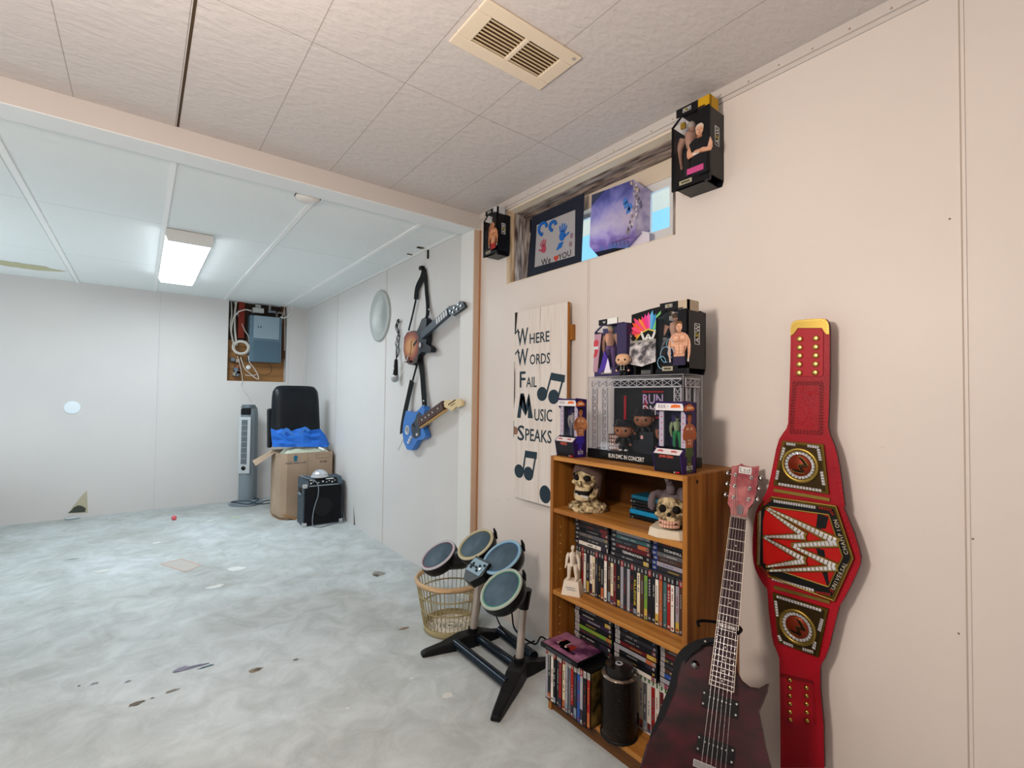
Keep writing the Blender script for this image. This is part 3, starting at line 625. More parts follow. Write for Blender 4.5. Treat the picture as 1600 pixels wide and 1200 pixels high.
def wp(pts, y): return [P(u, v, y=y) for u, v in pts]
def wall_prism(b, pts, y0, y1, m, side=None, s1=1.0):
    """outline seen on the plane y1, given real thickness down to y0"""
    pp = [(-q.x, q.z) for q in wp(pts, y1)]
    return b.prism(pp, y0-WY, y1-WY, m, frame((0, WY, 0), (-1, 0, 0), (0, 0, 1)), side, s1)
Z6 = lambda pts: [(560+x/3.53, 380+y/3.53) for x, y in pts]
# sunburst guitar controller
g1 = thing('guitar_controller', P(655, 540, y=WY+.03), 'sunburst toy guitar controller with black neck hung by its strap on the wall', 'guitar controller')
def burst(c):
    m = bpy.data.materials.new('sunburst_finish'); m.use_nodes = True; bb = m.node_tree.nodes['Principled BSDF']; bb.inputs['Roughness'].default_value = .25
    tc = N(m, 'ShaderNodeTexCoord'); mp = N(m, 'ShaderNodeMapping', vector_type='TEXTURE'); mp.inputs['Location'].default_value = c; mp.inputs['Scale'].default_value = (.19, 1, .15)
    g = N(m, 'ShaderNodeTexGradient', gradient_type='SPHERICAL'); r = N(m, 'ShaderNodeValToRGB')
    for i, (p_, c_) in enumerate(((0, '#17110f'), (.22, '#3a1512'), (.42, '#8c3a22'), (.75, '#c98d55'))):
        e = r.color_ramp.elements[i] if i < 2 else r.color_ramp.elements.new(p_)
        e.position = p_; e.color = (*lin(c_), 1)
    lk(m, tc.outputs['Object'], mp.inputs[0]); lk(m, mp.outputs[0], g.inputs[0]); lk(m, g.outputs[0], r.inputs[0]); lk(m, r.outputs[0], bb.inputs['Base Color']); return m
MI = P(641, 541, y=WY+.05)
b = MB(); M_burst = burst((0, 0, 0)); M_dk = mat('#1d232b', .35)
wall_prism(b, Z6([(252, 520), (268, 492), (300, 482), (322, 486), (330, 512), (334, 560), (330, 620), (322, 655), (300, 672), (275, 668), (258, 640), (248, 590)]), WY+.012, WY+.05, M_burst, M_black)
o = b.build('body', g1)
# put the sunburst centre on the body
for m_ in (M_burst,):
    for nn in m_.node_tree.nodes:
        if nn.type == 'MAPPING': nn.inputs['Location'].default_value = (WM[g1.name].inverted() @ MI)
b = MB(); wall_prism(b, Z6([(322, 486), (330, 468), (348, 420), (366, 408), (376, 420), (372, 470), (378, 520), (372, 555), (392, 566), (402, 580), (398, 600), (372, 604), (350, 598), (330, 620), (334, 560), (330, 512)]), WY+.015, WY+.052, M_dk); b.build('upper_body', g1, .004)
nk = [P(*q, y=y) for q, y in ((Z6([(352, 510)])[0], WY+.065), (Z6([(500, 380)])[0], WY+.065), (Z6([(560, 338)])[0], WY+.06))]
b = MB(); b.ribbon([nk[0], nk[1]], (.5, 0, 1), .052, .022, mat('#39444f', .4)); b.build('neck', g1, .003)
b = MB(); wall_prism(b, Z6([(490, 360), (500, 346), (540, 338), (560, 318), (574, 322), (586, 350), (570, 362), (520, 400), (500, 392)]), WY+.052, WY+.072, mat('#262c33', .35))
b.build('headstock', g1, .002)
ax = (nk[1]-nk[0]).normalized(); FN = frame(nk[0]+(nk[1]-nk[0])*.55+Vector((0, .0115, 0)), ax, Vector((0, 0, 1)))
for k in range(5):
    b = MB(FN); b.box(.02+k*.03, .04+k*.03, -.018, .018, -.001, .002, mat('#c9cdd0', .4)); b.build('fret_button', g1)
b = MB()
for k in range(6):
    q = P(*Z6([(510+k*11+(k % 2)*4, 374-k*9+(k % 2)*16)])[0], y=WY+.072); b.cyl((q.x, WY+.072, q.z), (q.x, WY+.08, q.z), .007, mat('#9aa4ab', .3, .5), n=10)
b.build('tuning_pegs', g1)
b = MB(frame(P(*Z6([(313, 550)])[0], y=WY+.051), (1, 0, -.55), (.5, 0, 1))); b.box(-.035, .035, -.011, .011, 0, .012, M_black); b.build('strum_bar', g1, .002)
b = MB(frame(P(*Z6([(290, 578)])[0], y=WY+.051), (.2, 0, -1), (1, 0, .2))); b.tube([(-.05, .0, .003), (-.03, .008, .004), (0, -.004, .004), (.03, .006, .004), (.05, 0, .003)], .005, M_black, 6); b.build('body_decal', g1)
b = MB()
for u, v, r_ in ((348, 562, .018), (276, 632, .008), (288, 652, .008), (265, 655, .006)):
    q = P(*Z6([(u, v)])[0], y=WY+.05); b.cyl((q.x, WY+.045, q.z), (q.x, WY+.062, q.z), r_, M_chrome if u == 348 else M_black, n=14)
b.build('knobs', g1)
a = P(*Z6([(275, 625)])[0], y=WY+.06); c = P(*Z6([(228, 740)])[0], y=WY+.05); b = MB(); b.tube([a, a+(c-a)*.2, c], [.004, .003, .003], M_white, 8); b.build('whammy_bar', g1)
def strap(name, pts, wd, label, parent=None, th=.004, m=None):
    b = MB(); pp = [P(*Z6([(q[0], q[1])])[0], y=WY+q[2]) for q in pts]; b.ribbon(bez(pp, 5), (1, .15, 0), wd, th, m or M_softblack)
    return b
b = strap('s', [(363, 145, .012), (370, 190, .014), (375, 260, .014), (382, 340, .016), (380, 400, .03), (362, 425, .05)], .034, '')
o = b.build('strap', g1)
b = strap('s', [(362, 150, .016), (350, 195, .018), (325, 250, .02), (318, 310, .02)], .05, ''); b.build('strap_pad', g1)
b = strap('s', [(318, 305, .02), (300, 390, .02), (277, 482, .03)], .016, ''); b.build('strap_webbing', g1)
# blue guitar controller
g2 = thing('guitar_controller', P(655, 660, y=WY+.03), 'blue toy guitar controller with cream headstock hung below the sunburst one', 'guitar controller')
M_bl = mat('#3d78c4', .3, name='blue_lacquer')
b = MB(); wall_prism(b, Z6([(262, 925), (285, 928), (310, 940), (335, 915), (352, 895), (362, 900), (366, 925), (352, 965), (345, 1000), (362, 1030), (372, 1065), (355, 1082), (325, 1086), (310, 1115), (292, 1142), (268, 1138), (250, 1100), (242, 1040), (248, 985)]), WY+.012, WY+.05, M_bl); b.build('body', g2, .004)
b = MB(); wall_prism(b, Z6([(335, 930), (345, 945), (350, 985), (340, 1020), (340, 1060), (315, 1078), (300, 1070), (292, 1040), (290, 1005), (312, 975), (322, 945)]), WY+.05, WY+.053, mat('#3a4450', .4)); b.build('pickguard', g2)
na, nb_ = P(*Z6([(335, 990)])[0], y=WY+.07), P(*Z6([(472, 893)])[0], y=WY+.07)
b = MB(); b.ribbon([na, nb_], (.5, 0, 1), .055, .018, mat('#4a2f28', .5)); b.build('neck', g2)
b = MB(); ax = (nb_-na).normalized(); FN = frame(na+Vector((0, .0095, 0)), ax, (0, 0, 1)); L_ = (nb_-na).length
for k in range(14): b.box(L_*k/14, L_*k/14+.002, -.027, .027, 0, .0015, M_chrome, FN)
b.build('frets', g2); b = MB()
for k in (2, 4, 6, 8, 11): b.cyl((L_*k/14+.012, 0, 0), (L_*k/14+.012, 0, .0014), .005, M_white, n=10, M=FN)
b.build('fret_markers', g2)
b = MB(); b.ribbon([na+Vector((0, -.012, -.012)), nb_+Vector((0, -.012, -.012))], (.5, 0, 1), .055, .02, mat('#cfa970', .4)); b.build('neck_back', g2)
b = MB(); wall_prism(b, Z6([(470, 882), (480, 865), (505, 868), (550, 858), (568, 868), (570, 892), (556, 903), (535, 902), (520, 920), (508, 925), (498, 912), (475, 905)]), WY+.06, WY+.078, mat('#dcc79a', .4))
q = P(*Z6([(510, 868)])[0], y=WY+.0785); b.build('headstock', g2, .002)
b = MB(frame(P(*Z6([(515, 878)])[0], y=WY+.0785), ax, (0, 0, 1))); b.box(-.045, .045, -.004, .004, 0, .0008, mat('#5a4632', .6)); b.box(-.02, .03, -.018, -.014, 0, .0008, mat('#5a4632', .6)); b.build('headstock_mark', g2)
b = MB(); q = P(*Z6([(270, 1032)])[0], y=WY+.05); FQ = frame(q, (-1, 0, 0), (0, 0, 1)); b.lathe([(.034, 0), (.034, .004), (.026, .004), (.026, .001), (0, .001)], mat('#b9c4cf', .4, .4), FQ, n=24)
for k in range(2): b.box(-.02, .02, -.004, .004, .001, .005, M_chrome, FQ@RZ(k*90))
b.build('control_pad', g2)
b = MB(frame(P(*Z6([(306, 1005)])[0], y=WY+.053), (.8, 0, .6), (0, 0, 1))); b.box(-.022, .022, -.007, .007, 0, .01, M_white); b.build('strum_bar', g2, .002)
b = MB()
for u, v in ((295, 1070), (288, 1085), (282, 1098), (330, 1055)): q = P(*Z6([(u, v)])[0], y=WY+.05); b.cyl((q.x, WY+.05, q.z), (q.x, WY+.064, q.z), .009, M_white, n=12)
b.build('knobs', g2)
a = P(*Z6([(250, 1075)])[0], y=WY+.05); c = P(*Z6([(220, 1142)])[0], y=WY+.04); b = MB(); b.tube([a, c], .003, M_chrome, 8); b.build('whammy_bar', g2)
b = strap('s', [(340, 628, .02), (352, 720, .022), (358, 800, .022), (366, 900, .03)], .05, ''); b.build('strap', g2)
b = strap('s', [(330, 640, .018), (315, 700, .02), (298, 762, .024)], .016, ''); b.build('strap_webbing', g2)
b = strap('s', [(296, 760, .024), (280, 830, .026), (258, 930, .04), (243, 1020, .045), (244, 1042, .05)], [.05]*21, ''); b.build('strap_pad', g2)
b = MB()
for u, v in ((361, 870), (366, 897), (392, 366)): q = P(*Z6([(u, v)])[0], y=WY+.026); b.ball(q, .008, M_chrome, 10)
b.build('strap_studs', g2)
# hook for the straps and black strip at the top of the wall
q = P(662, 421, y=WY); b = MB(); b.box(q.x-.02, q.x+.02, WY, WY+.03, q.z-.005, q.z+.02, M_black); tag(b.build('wall_hook', bevel=.003), 'black hook holding the guitar straps on the wall', 'hook')
a, c = P(668.8, 390, y=WY+.004), P(668.4, 404, y=WY+.004); b = MB(); b.box(a.x-.008, a.x+.012, WY, WY+.006, c.z, a.z, M_black); tag(b.build('black_strip'), 'short black strip at the top of the wall under the ceiling', 'strip')
# ------------------------------------------------------------------ pictures standing in the window
PY = WY-.06
Z3 = lambda pts: [(740+x/3.636, 140+y/3.636) for x, y in pts]
def flatpts(pts, y): return [(-q.x, q.z) for q in wp(pts, y)]
FW = lambda y: frame((0, y, 0), (-1, 0, 0), (0, 0, 1))
pc = thing('handprint_picture', P(860, 430, y=PY), 'navy framed picture of painted blue and red handprints standing in the window', 'picture')
b = MB(FW(PY-.006)); b.prism(flatpts(Z3([(330, 725), (625, 590), (608, 985), (303, 1070)]), PY), 0, .006, mat('#1c2232', .6)); b.build('card_mount', pc)
b = MB(FW(PY)); b.prism(flatpts(Z3([(360, 770), (578, 683), (575, 945), (347, 1010)]), PY), 0, .001, mat('#a3a2a6', .7)); b.build('paper', pc)
b = MB(FW(PY+.001)); HB, HR = mat('#1f62b4', .7), mat('#a8475a', .7)
def hand(b, c, s, m, rot, mirror=1):
    M = T(c[0], c[1], 0)@RZ(rot)@Matrix.Scale(s, 4)@Matrix.Diagonal((mirror, 1, 1, 1))
    b.prism([(.42*math.cos(t), .5*math.sin(t)) for t in [k*math.pi/7 for k in range(14)]], 0, .02, m, M)
    for x, a, l in ((-.32, 14, .55), (-.1, 4, .72), (.12, -5, .68), (.33, -16, .5)):
        b.prism([(-.09, 0), (.09, 0), (.085, l), (0, l+.09), (-.085, l)], 0, .02, m, M@T(x, .38, 0)@RZ(a))
    b.prism([(-.1, 0), (.12, 0), (.1, .6), (0, .68), (-.09, .58)], 0, .02, m, M@T(.33, -.1, 0)@RZ(-60))
q = flatpts(Z3([(505, 830)]), PY)[0]; hand(b, q, .052, HB, -8)
q = flatpts(Z3([(400, 905)]), PY)[0]; hand(b, q, .044, HR, 10, -1)
for (u, v, r_) in ((395, 790, .03), (452, 775, .022)):
    q = flatpts(Z3([(u, v)]), PY)[0]; b.tube([(q[0]+r_*math.cos(t), q[1]+r_*math.sin(t), 0) for t in [k*math.pi/6 for k in range(10)]], .009, HB, 6)
q = flatpts(Z3([(490, 905)]), PY)[0]; b.prism([(q[0]-.002, q[1]+.03), (q[0]+.028, q[1]+.03), (q[0]+.014, q[1]+.004), (q[0]-.022, q[1]-.004), (q[0]-.02, q[1]+.006)], 0, .0015, HB)
for (u, v) in ((558, 830), (552, 878)):
    q = flatpts(Z3([(u, v)]), PY)[0]; b.prism([(q[0]+.011*math.cos(t), q[1]+.014*math.sin(t)) for t in [k*math.pi/4 for k in range(8)]], 0, .001, mat('#8a7080', .7))
b.build('painted_handprints', pc)
b = MB(FW(PY+.0012)); ink2 = mat('#23242c', .7)
q = flatpts(Z3([(412, 975)]), PY)[0]; b.text('We', .034, ink2, T(*q, 0)@RZ(3)); q = flatpts(Z3([(518, 940)]), PY)[0]; b.text('YOU', .03, ink2, T(*q, 0)@RZ(3))
q = flatpts(Z3([(470, 958)]), PY)[0]; b.prism([(q[0]+.0011*16*math.sin(t)**3, q[1]+.0011*(13*math.cos(t)-5*math.cos(2*t)-2*math.cos(3*t)-math.cos(4*t))) for t in [k*math.pi/10 for k in range(20)]], 0, .0006, mat('#b8402e', .6))
b.build('handwriting', pc)
# poster: generic fantasy sky over a blue valley
ps = thing('poster', P(950, 400, y=PY), 'bent blue and violet landscape poster standing in the right of the window', 'poster')
def sky(z0, z1, off):
    m = bpy.data.materials.new('poster_print'); m.use_nodes = True; bb = m.node_tree.nodes['Principled BSDF']; bb.inputs['Roughness'].default_value = .35
    tc = N(m, 'ShaderNodeTexCoord'); sp = N(m, 'ShaderNodeSeparateXYZ'); lk(m, tc.outputs['Object'], sp.inputs[0])
    mr = N(m, 'ShaderNodeMapRange'); mr.inputs[1].default_value = z0; mr.inputs[2].default_value = z1; lk(m, sp.outputs['Z'], mr.inputs[0])
    n = N(m, 'ShaderNodeTexNoise', i_Scale=14, i_Detail=6, i_Distortion=1); lk(m, tc.outputs['Object'], n.inputs['Vector'])
    ad = N(m, 'ShaderNodeMath', operation='MULTIPLY_ADD'); lk(m, n.outputs['Fac'], ad.inputs[0]); ad.inputs[1].default_value = .55; 
    sb = N(m, 'ShaderNodeMath', operation='SUBTRACT'); lk(m, mr.outputs[0], sb.inputs[0]); sb.inputs[1].default_value = .27; lk(m, sb.outputs[0], ad.inputs[2])
    r = N(m, 'ShaderNodeValToRGB')
    for i, (p_, c_) in enumerate(((0, '#3f62a4'), (.12, '#6a94cc'), (.22, '#9a84c8'), (.34, '#c9bce4'), (.52, '#e2d8e8'), (.70, '#c8c0e8'), (.88, '#8c90d4'), (1, '#6468b4'))):
        e = r.color_ramp.elements[i] if i < 2 else r.color_ramp.elements.new(p_); e.position = p_; e.color = (*lin(c_), 1)
    lk(m, ad.outputs[0], r.inputs[0]); lk(m, r.outputs[0], bb.inputs['Base Color'])
    tl = N(m, 'ShaderNodeBsdfTranslucent'); mx = N(m, 'ShaderNodeMixShader'); mx.inputs[0].default_value = .5; lk(m, r.outputs[0], tl.inputs[0]); lk(m, bb.outputs[0], mx.inputs[1]); lk(m, tl.outputs[0], mx.inputs[2]); lk(m, mx.outputs[0], m.node_tree.nodes['Material Output'].inputs[0]); return m
zl = P(950, 400, y=PY).z
b = MB(FW(PY-.004)); b.prism(flatpts(Z3([(672, 600), (745, 572), (905, 512), (915, 700), (930, 830), (880, 890), (800, 925), (712, 952), (657, 890), (664, 740)]), PY), 0, .004, sky(-.02, .29, 0)); b.build('printed_sheet', ps)
b = MB(); fl = Z3([(905, 512), (1005, 580), (1000, 795), (925, 835), (912, 700)]); yy = [PY, PY-.05, PY-.05, PY, PY]
b.add([P(u, v, y=yy[i]) for i, (u, v) in enumerate(fl)], [(0, 1, 2, 3, 4)], noisy('#8a84ac', '#b8b2cc', 22, .5, name='crumpled_side')); o = b.build('folded_side', ps); q = o.modifiers.new('s', 'SOLIDIFY'); q.thickness = .003
b = MB(FW(PY+.0005)); rr = random.Random(8)
for k in range(30):
    t = k/29; u = 905+20*math.sin(t*5)+rr.uniform(-16, 22); v = 530+t*290; q = flatpts(Z3([(u, v)]), PY)[0]; s_ = rr.uniform(.004, .009)
    b.prism([(q[0]+s_*math.cos(a+k)*rr.uniform(.5, 1), q[1]+1.5*s_*math.sin(a+k)*rr.uniform(.5, 1)) for a in [j*math.pi/3 for j in range(6)]], 0, .001, mat(rr.choice(['#b5a698', '#8c8088', '#cdc4cc', '#7f7f9e']), .6))
b.build('crumple_marks', ps); b = MB(FW(PY+.0005))
for (u, v) in ((868, 660), (880, 690), (862, 640), (890, 670)):
    q = flatpts(Z3([(u, v)]), PY)[0]; b.prism([(q[0]-.012, q[1]-.012), (q[0]+.014, q[1]-.004), (q[0]+.004, q[1]+.02), (q[0]-.008, q[1]+.012)], 0, .001, mat('#3f78c8', .6))
b.build('blue_leaf_print', ps); b = MB(FW(PY+.0005))
for k in range(5):
    q = flatpts(Z3([(790+k*22, 885-k*3)]), PY)[0]; b.box(q[0]-.001, q[0]+.001, q[1]-.006, q[1]+.014, 0, .001, mat('#6a4a6a', .6))
a, c = flatpts(Z3([(785, 880)]), PY)[0], flatpts(Z3([(888, 872)]), PY)[0]; b.box(a[0], c[0], a[1]+.004, a[1]+.007, 0, .001, mat('#6a4a6a', .6))
b.build('railing_print', ps); b = MB(FW(PY+.0005)); b.prism(flatpts(Z3([(672, 600), (745, 572), (672, 660)]), PY), 0, .001, mat('#39405e', .6)); b.build('dark_corner_print', ps); b = MB(FW(PY+.0005)); b.prism(flatpts(Z3([(712, 952), (870, 902), (800, 900), (690, 925)]), PY), 0, .001, mat('#161a2c', .6))
b.build('dark_corner_print', ps)
b = MB(FW(PY-.02)); b.prism(flatpts(Z3([(872, 900), (905, 862), (935, 800), (1000, 812), (998, 880), (880, 912)]), PY-.02), 0, .001, mat('#dcd6e4', .7)); b.build('paper_corner', ps)

# ------------------------------------------------------------------ packaging helpers
def wmark(b, M, s, m, kind='w'):
    """angular double-W mark"""
    if kind == 'aew':
        b.box(-1.15*s, 1.15*s, -.48*s, -.42*s, 0, .001, m, M); b.box(-1.15*s, 1.15*s, .42*s, .48*s, 0, .001, m, M)
        b.box(-1.15*s, -1.09*s, -.48*s, .48*s, 0, .001, m, M); b.box(1.09*s, 1.15*s, -.48*s, .48*s, 0, .001, m, M)
        g = mat('#c8b43a', .5); b.text('A', .68*s, m, M@T(-.66*s, 0, .0014), width=.62*s); b.text('E', .62*s, g, M@T(-.08*s, 0, .0014), width=.4*s); b.text('W', .68*s, m, M@T(.58*s, 0, .0014), width=.85*s)
        return
    for dy in (0, -.28):
        pts = [(-.9, .5), (-.45, -.5), (0, .12), (.45, -.5), (.9, .5)]
        for i in range(4):
            (x0, y0), (x1, y1) = pts[i], pts[i+1]; t = .085
            b.prism([((x0-t)*s, (y0+dy)*s), ((x0+t)*s, (y0+dy)*s), ((x1+t)*s, (y1+dy)*s), ((x1-t)*s, (y1+dy)*s)], 0, .001+.0003*(i % 2), m, M)
SK = noisy('#b9846a', '#d3a488', 30, .6, name='printed_skin'); SK2 = noisy('#a05c38', '#cf8e62', 30, .6, name='printed_tan_skin')
def printed_person(b, M, s, skin, trunks, hair, arms='fold', top=None):
    """flat printed figure with shaded chest, stomach, arms and face, about 1 unit tall"""
    S = M@Matrix.Scale(s, 4)@Matrix.Diagonal((1, 1, 1/s, 1)); dk = mat('#7a4a34', .6); md = mat('#a06c4e', .6); lt = mat('#dcae90', .6); body = top or skin
    b.prism([(-.235, .58), (-.215, .66), (-.15, .715), (-.06, .745), (.06, .745), (.15, .715), (.215, .66), (.235, .58), (.19, .42), (.145, .30), (.135, .2), (-.135, .2), (-.145, .30), (-.19, .42)], 0, .0008, body, S)
    b.prism([(-.055, .72), (.055, .72), (.045, .80), (-.045, .80)], 0, .0009, md, S)
    b.prism([(.078*math.cos(t), .87+.105*math.sin(t)) for t in [k*math.pi/8 for k in range(16)]], 0, .0011, skin, S)
    b.prism([(-.08, .875), (-.085, .94), (-.05, .99), (0, 1.0), (.05, .99), (.085, .94), (.08, .875), (.055, .93), (0, .945), (-.055, .93)], 0, .0013, hair, S)
    for x in (-.032, .032): b.prism([(x-.018, .883), (x+.018, .883), (x+.014, .893), (x-.014, .893)], .0011, .0014, M_black, S)
    b.prism([(-.012, .845), (.012, .845), (.006, .875), (-.006, .875)], .0011, .0013, md, S); b.box(-.028, .028, .815, .823, .0011, .0014, mat('#6a3024', .6), S); b.prism([(-.05, .80), (.05, .80), (.03, .785), (-.03, .785)], .0011, .0013, md, S)
    if not top:
        for k in (-1, 1):
            b.prism([(k*.01, .54), (k*.09, .515), (k*.165, .55), (k*.17, .575), (k*.09, .54), (k*.01, .56)], .0008, .0010, md, S)
            b.prism([(k*.03, .60), (k*.13, .60), (k*.12, .66), (k*.04, .66)], .0008, .00095, lt, S)
            for z in (.27, .34, .41): b.prism([(k*.012, z), (k*.062, z+.005), (k*.06, z+.045), (k*.012, z+.042)], .0008, .00095, lt, S)
            b.prism([(k*.10, .25), (k*.135, .25), (k*.17, .42), (k*.12, .44)], .0008, .0009, md, S)
        b.box(-.005, .005, .25, .66, .0008, .0010, md, S)
    b.prism([(-.135, .2), (.135, .2), (.16, 0), (-.16, 0)], 0, .0010, trunks, S)
    if arms == 'fold':
        for k, z in ((1, .0002), (-1, 0)):
            b.prism([(k*.225, .65), (k*.27, .52), (k*.27, .42), (k*.21, .38), (k*.17, .48)], .0008, .0012+z, skin, S); b.prism([(k*.27, .44), (k*.24, .37), (-k*.10, .43), (-k*.13, .48), (-k*.07, .50), (k*.18, .47)], .0008, .0014+z, skin, S); b.prism([(k*.24, .37), (-k*.08, .425), (-k*.06, .44), (k*.22, .39)], .0014+z, .0016+z, md, S)
    else:
        for k in (-1, 1): b.prism([(k*.215, .66), (k*.27, .55), (k*.285, .42), (k*.28, .26), (k*.25, .14), (k*.215, .15), (k*.22, .28), (k*.21, .40), (k*.19, .55)], 0, .0012, skin, S); b.prism([(k*.215, .40), (k*.235, .40), (k*.24, .55), (k*.215, .58)], .0012, .0013, md, S); b.prism([(k*.215, .15), (k*.25, .14), (k*.245, .07), (k*.21, .08)], .001, .0013, mat('#c9c2ba', .6), S)
def toy_person(b, M, s, skin, trunks, hair):
    """small moulded action figure, s metres tall, standing on local z=0"""
    A = M@Matrix.Scale(s, 4)
    for k in (-1, 1):
        b.tube([(k*.1, .02, 0), (k*.11, 0, .03), (k*.1, 0, .26), (k*.07, 0, .48)], [.05, .045, .06, .08], trunks, 8, A)
        b.tube([(k*.17, 0, .78), (k*.24, 0, .62), (k*.26, .03, .46), (k*.25, .06, .36)], [.065, .055, .045, .035], skin, 8, A)
        b.ball((k*.25, .07, .33), .04, skin, 8, A)
    b.tube([(0, 0, .44), (0, 0, .54), (0, 0, .7), (0, 0, .8), (0, 0, .84)], [.13, .115, .16, .15, .06], skin, 12, A, flat=.65)
    b.tube([(0, 0, .42), (0, 0, .52)], [.14, .125], trunks, 12, A, flat=.65)
    b.ball((0, .01, .92), (.065, .075, .085), skin, 10, A); b.ball((0, -.01, .95), (.068, .075, .068), hair, 10, A)
    b.ball((0, .085, .91), (.012, .015, .018), skin, 6, A); b.box(-.035, -.015, .078, .084, .925, .935, M_black, A); b.box(.015, .035, .078, .084, .925, .935, M_black, A)
def figure_box(name, F, w, h, d, label, cat='toy box', shell='#121217', tray='#2b2f4a', logo='aew', skin=SK, trunks='#3a2a5a', flap=None, hair='#c9b08a', face='photo', tabc=None, extra=None, top=None, arms='down'):
    """wrestling-figure box. F: origin bottom centre of the FRONT plane, x right, y up, z out of the front"""
    o = thing(name, F@Vector((0, 0, -d/2)), label, cat)
    sh = mat(shell, .3); c = .018
    b = MB(F); ws = -.02*w   # window covers the left two thirds, card the right
    x0, x1 = -w/2, w/2
    pr = [(x0+c, 0), (x1-c*.3, 0), (x1, c), (x1, h*.86), (x1-c, h*.9), (x0+2*c, h*.9), (x0, h*.8), (x0, c)]
    b.prism(pr, -d, -d+.004, sh); b.prism([(x1-.004, c), (x1, c), (x1, h*.86), (x1-.004, h*.86)], -d, 0, sh); b.box(x0+c, x1-c, 0, .004, -d, 0, sh); b.box(x0, x1, .0, .035, -.01, 0, sh)
    b.box(x0+2*c, x1-c, h*.895, h*.9, -d, 0, sh); b.box(x1-w*.30, x1, c, h*.88, -.006, 0, sh); b.box(x0, x0+.004, c, h*.8, -d, 0, sh); b.box(x0+.004, x1-.004, .03, .034, -d, -.01, sh)
    for q in (((x0, c), (x0+.006, c), (x0+.006, h*.8), (x0, h*.8)), ((x0, h*.8), (x0+2*c, h*.9), (x0+2*c+.006, h*.89), (x0+.007, h*.79)), ((x0+2*c, h*.9), (x1-c, h*.9), (x1-c, h*.885), (x0+2*c, h*.885))): b.prism(list(q), -.004, 0, sh)
    b.build('carton', o, .0015)
    b = MB(F); b.box(x0+.005, x1-.006, .036, h*.87, -d+.005, -d+.01, noisy(tray, '#c8c8dc' if face == 'photo' else tray, 9, .5, name='printed_backing', ramp=(.45, .9))); b.build('printed_backing', o)
    b = MB(F); toy_person(b, T(-.12*w, .035, -d*.45)@RX(-90), h*.72, skin, mat(trunks, .6), mat(hair, .6)); b.build('action_figure', o)
    b = MB(F); b.box(x0+.006, x1-w*.30, .036, h*.86, -.003, -.002, M_film); b.build('clear_window', o)
    if face: b = MB(F); printed_person(b, T(x1-w*.25, .028, .0004), h*.60, skin, mat(trunks, .6), mat(hair, .6), arms, top); b.build('portrait_print', o)
    b = MB(F)   # header tab with the mark
    hc = mat(tabc or shell, .4); b.box(x0+w*.12, x0+w*.70, h*.9, h, -.006, -.002, hc)
    if logo == 'aew': wmark(b, T(x0+w*.41, h*.95, -.0018), h*.048, M_white, 'aew')
    else: b.box(x0+w*.40, x0+w*.70, h*.9, h, -.0055, -.0012, M_white); wmark(b, T(x0+w*.30, h*.955, -.0018), h*.03, M_white); 
    b.build('header_tab', o)
    if flap: b = MB(F); b.box(x0, x0+w*.12, h*.86, h*.93, -d*.7, -d*.6, mat(flap, .5)); b.build('side_flap', o); b = MB(F); b.box(x0+w*.70, x1, h*.86, h, -.012, -.002, mat(flap, .5)); b.box(x1-.004, x1, h*.86, h, -d*.6, -.002, mat(flap, .5)); b.build('hang_flap', o)
    b = MB(F@T(x1+.0003, h*.55, -d/2)@RY(90)@RZ(90))
    if logo == 'aew': wmark(b, I4, h*.125 if d > .1 else h*.10, M_white, 'aew')
    else: b.text('ELITE', h*.08, M_white, width=h*.3)
    b.build('side_logo', o)
    b = MB(F); b.box(x0+w*.22, x0+w*.55, .012, .026, 0, .0008, mat('#a8a48c', .6)); b.box(x0+w*.27, x0+w*.5, .016, .022, .0008, .0011, mat('#4a4638', .6))
    b.build('name_plate', o)
    if extra: b = MB(F); extra(b); b.build('cover_art', o)
    return o
NY = Vector((0, 1, 0))
F = frame((.912, WY+.095, 1.905), (-1, -.02, 0), (0, 0, 1))
figure_box('figure_box', F, .142, .285, .093, 'black figure box with yellow flap hung right of the window', flap='#c79a18', tray='#3c3b63', skin=SK, trunks='#15161c', hair='#c9b8a4', top=mat('#131318', .6), arms='fold',
    extra=lambda b: (b.box(-.01, .05, .038, .058, .0015, .0022, mat('#c04a84', .5)), b.box(.012, .034, .098, .104, .001, .0022, M_white)))
F = frame((2.105, WY+.09, 1.938), (-1, .0, 0), (0, 0, 1))
figure_box('figure_box', F, .125, .25, .088, 'smaller black figure box hung between the window and the post', flap='#b9b9bb', tray='#6b6a70', skin=SK2, trunks='#a02a2a', hair='#2a1c14')

# ------------------------------------------------------------------ bookcase
KX0, KX1, KY0, KY1, KH = .79, 1.375, -1.553, -1.256, .955
bk = thing('bookcase', ((KX0+KX1)/2, (KY0+KY1)/2, 0), 'oak-effect three-shelf bookcase full of game cases against the right wall', 'bookcase')
TH = .016; SZ = [.045, .433, .741]   # undersides of the shelves
for x in (KX0, KX1-TH):
    b = MB(); b.box(x, x+TH, KY0, KY1, 0, KH, M_oaky)
    if x == KX0:
        for y in (KY1-.05, KY0+.05):
            b.cyl((KX0-.0004, y, KH-.02), (KX0+.002, y, KH-.02), .006, mat('#2a190c', .8), n=10)
    b.build('side_panel', bk, .0008)
b = MB(); b.box(KX0+TH, KX1-TH, KY0, KY1-.001, KH-TH, KH, M_oakx); b.build('top_panel', bk, .0008)
for z in SZ: b = MB(); b.box(KX0+TH, KX1-TH, KY0, KY1-.003, z, z+TH, M_oakx); b.build('shelf', bk, .0008)
b = MB(); b.box(KX0+TH, KX1-TH, KY1-.022, KY1-.008, 0, SZ[0], wood('#4a2c12', '#6b441f', 'shaded_kick_board', 'x')); b.build('kick_board', bk)  # oak board, its shade put into the darker browns
b = MB(); b.box(KX0+TH, KX1-TH, KY0, KY0+.004, .0, KH-TH, M_back); b.build('back_panel', bk)
b = MB()
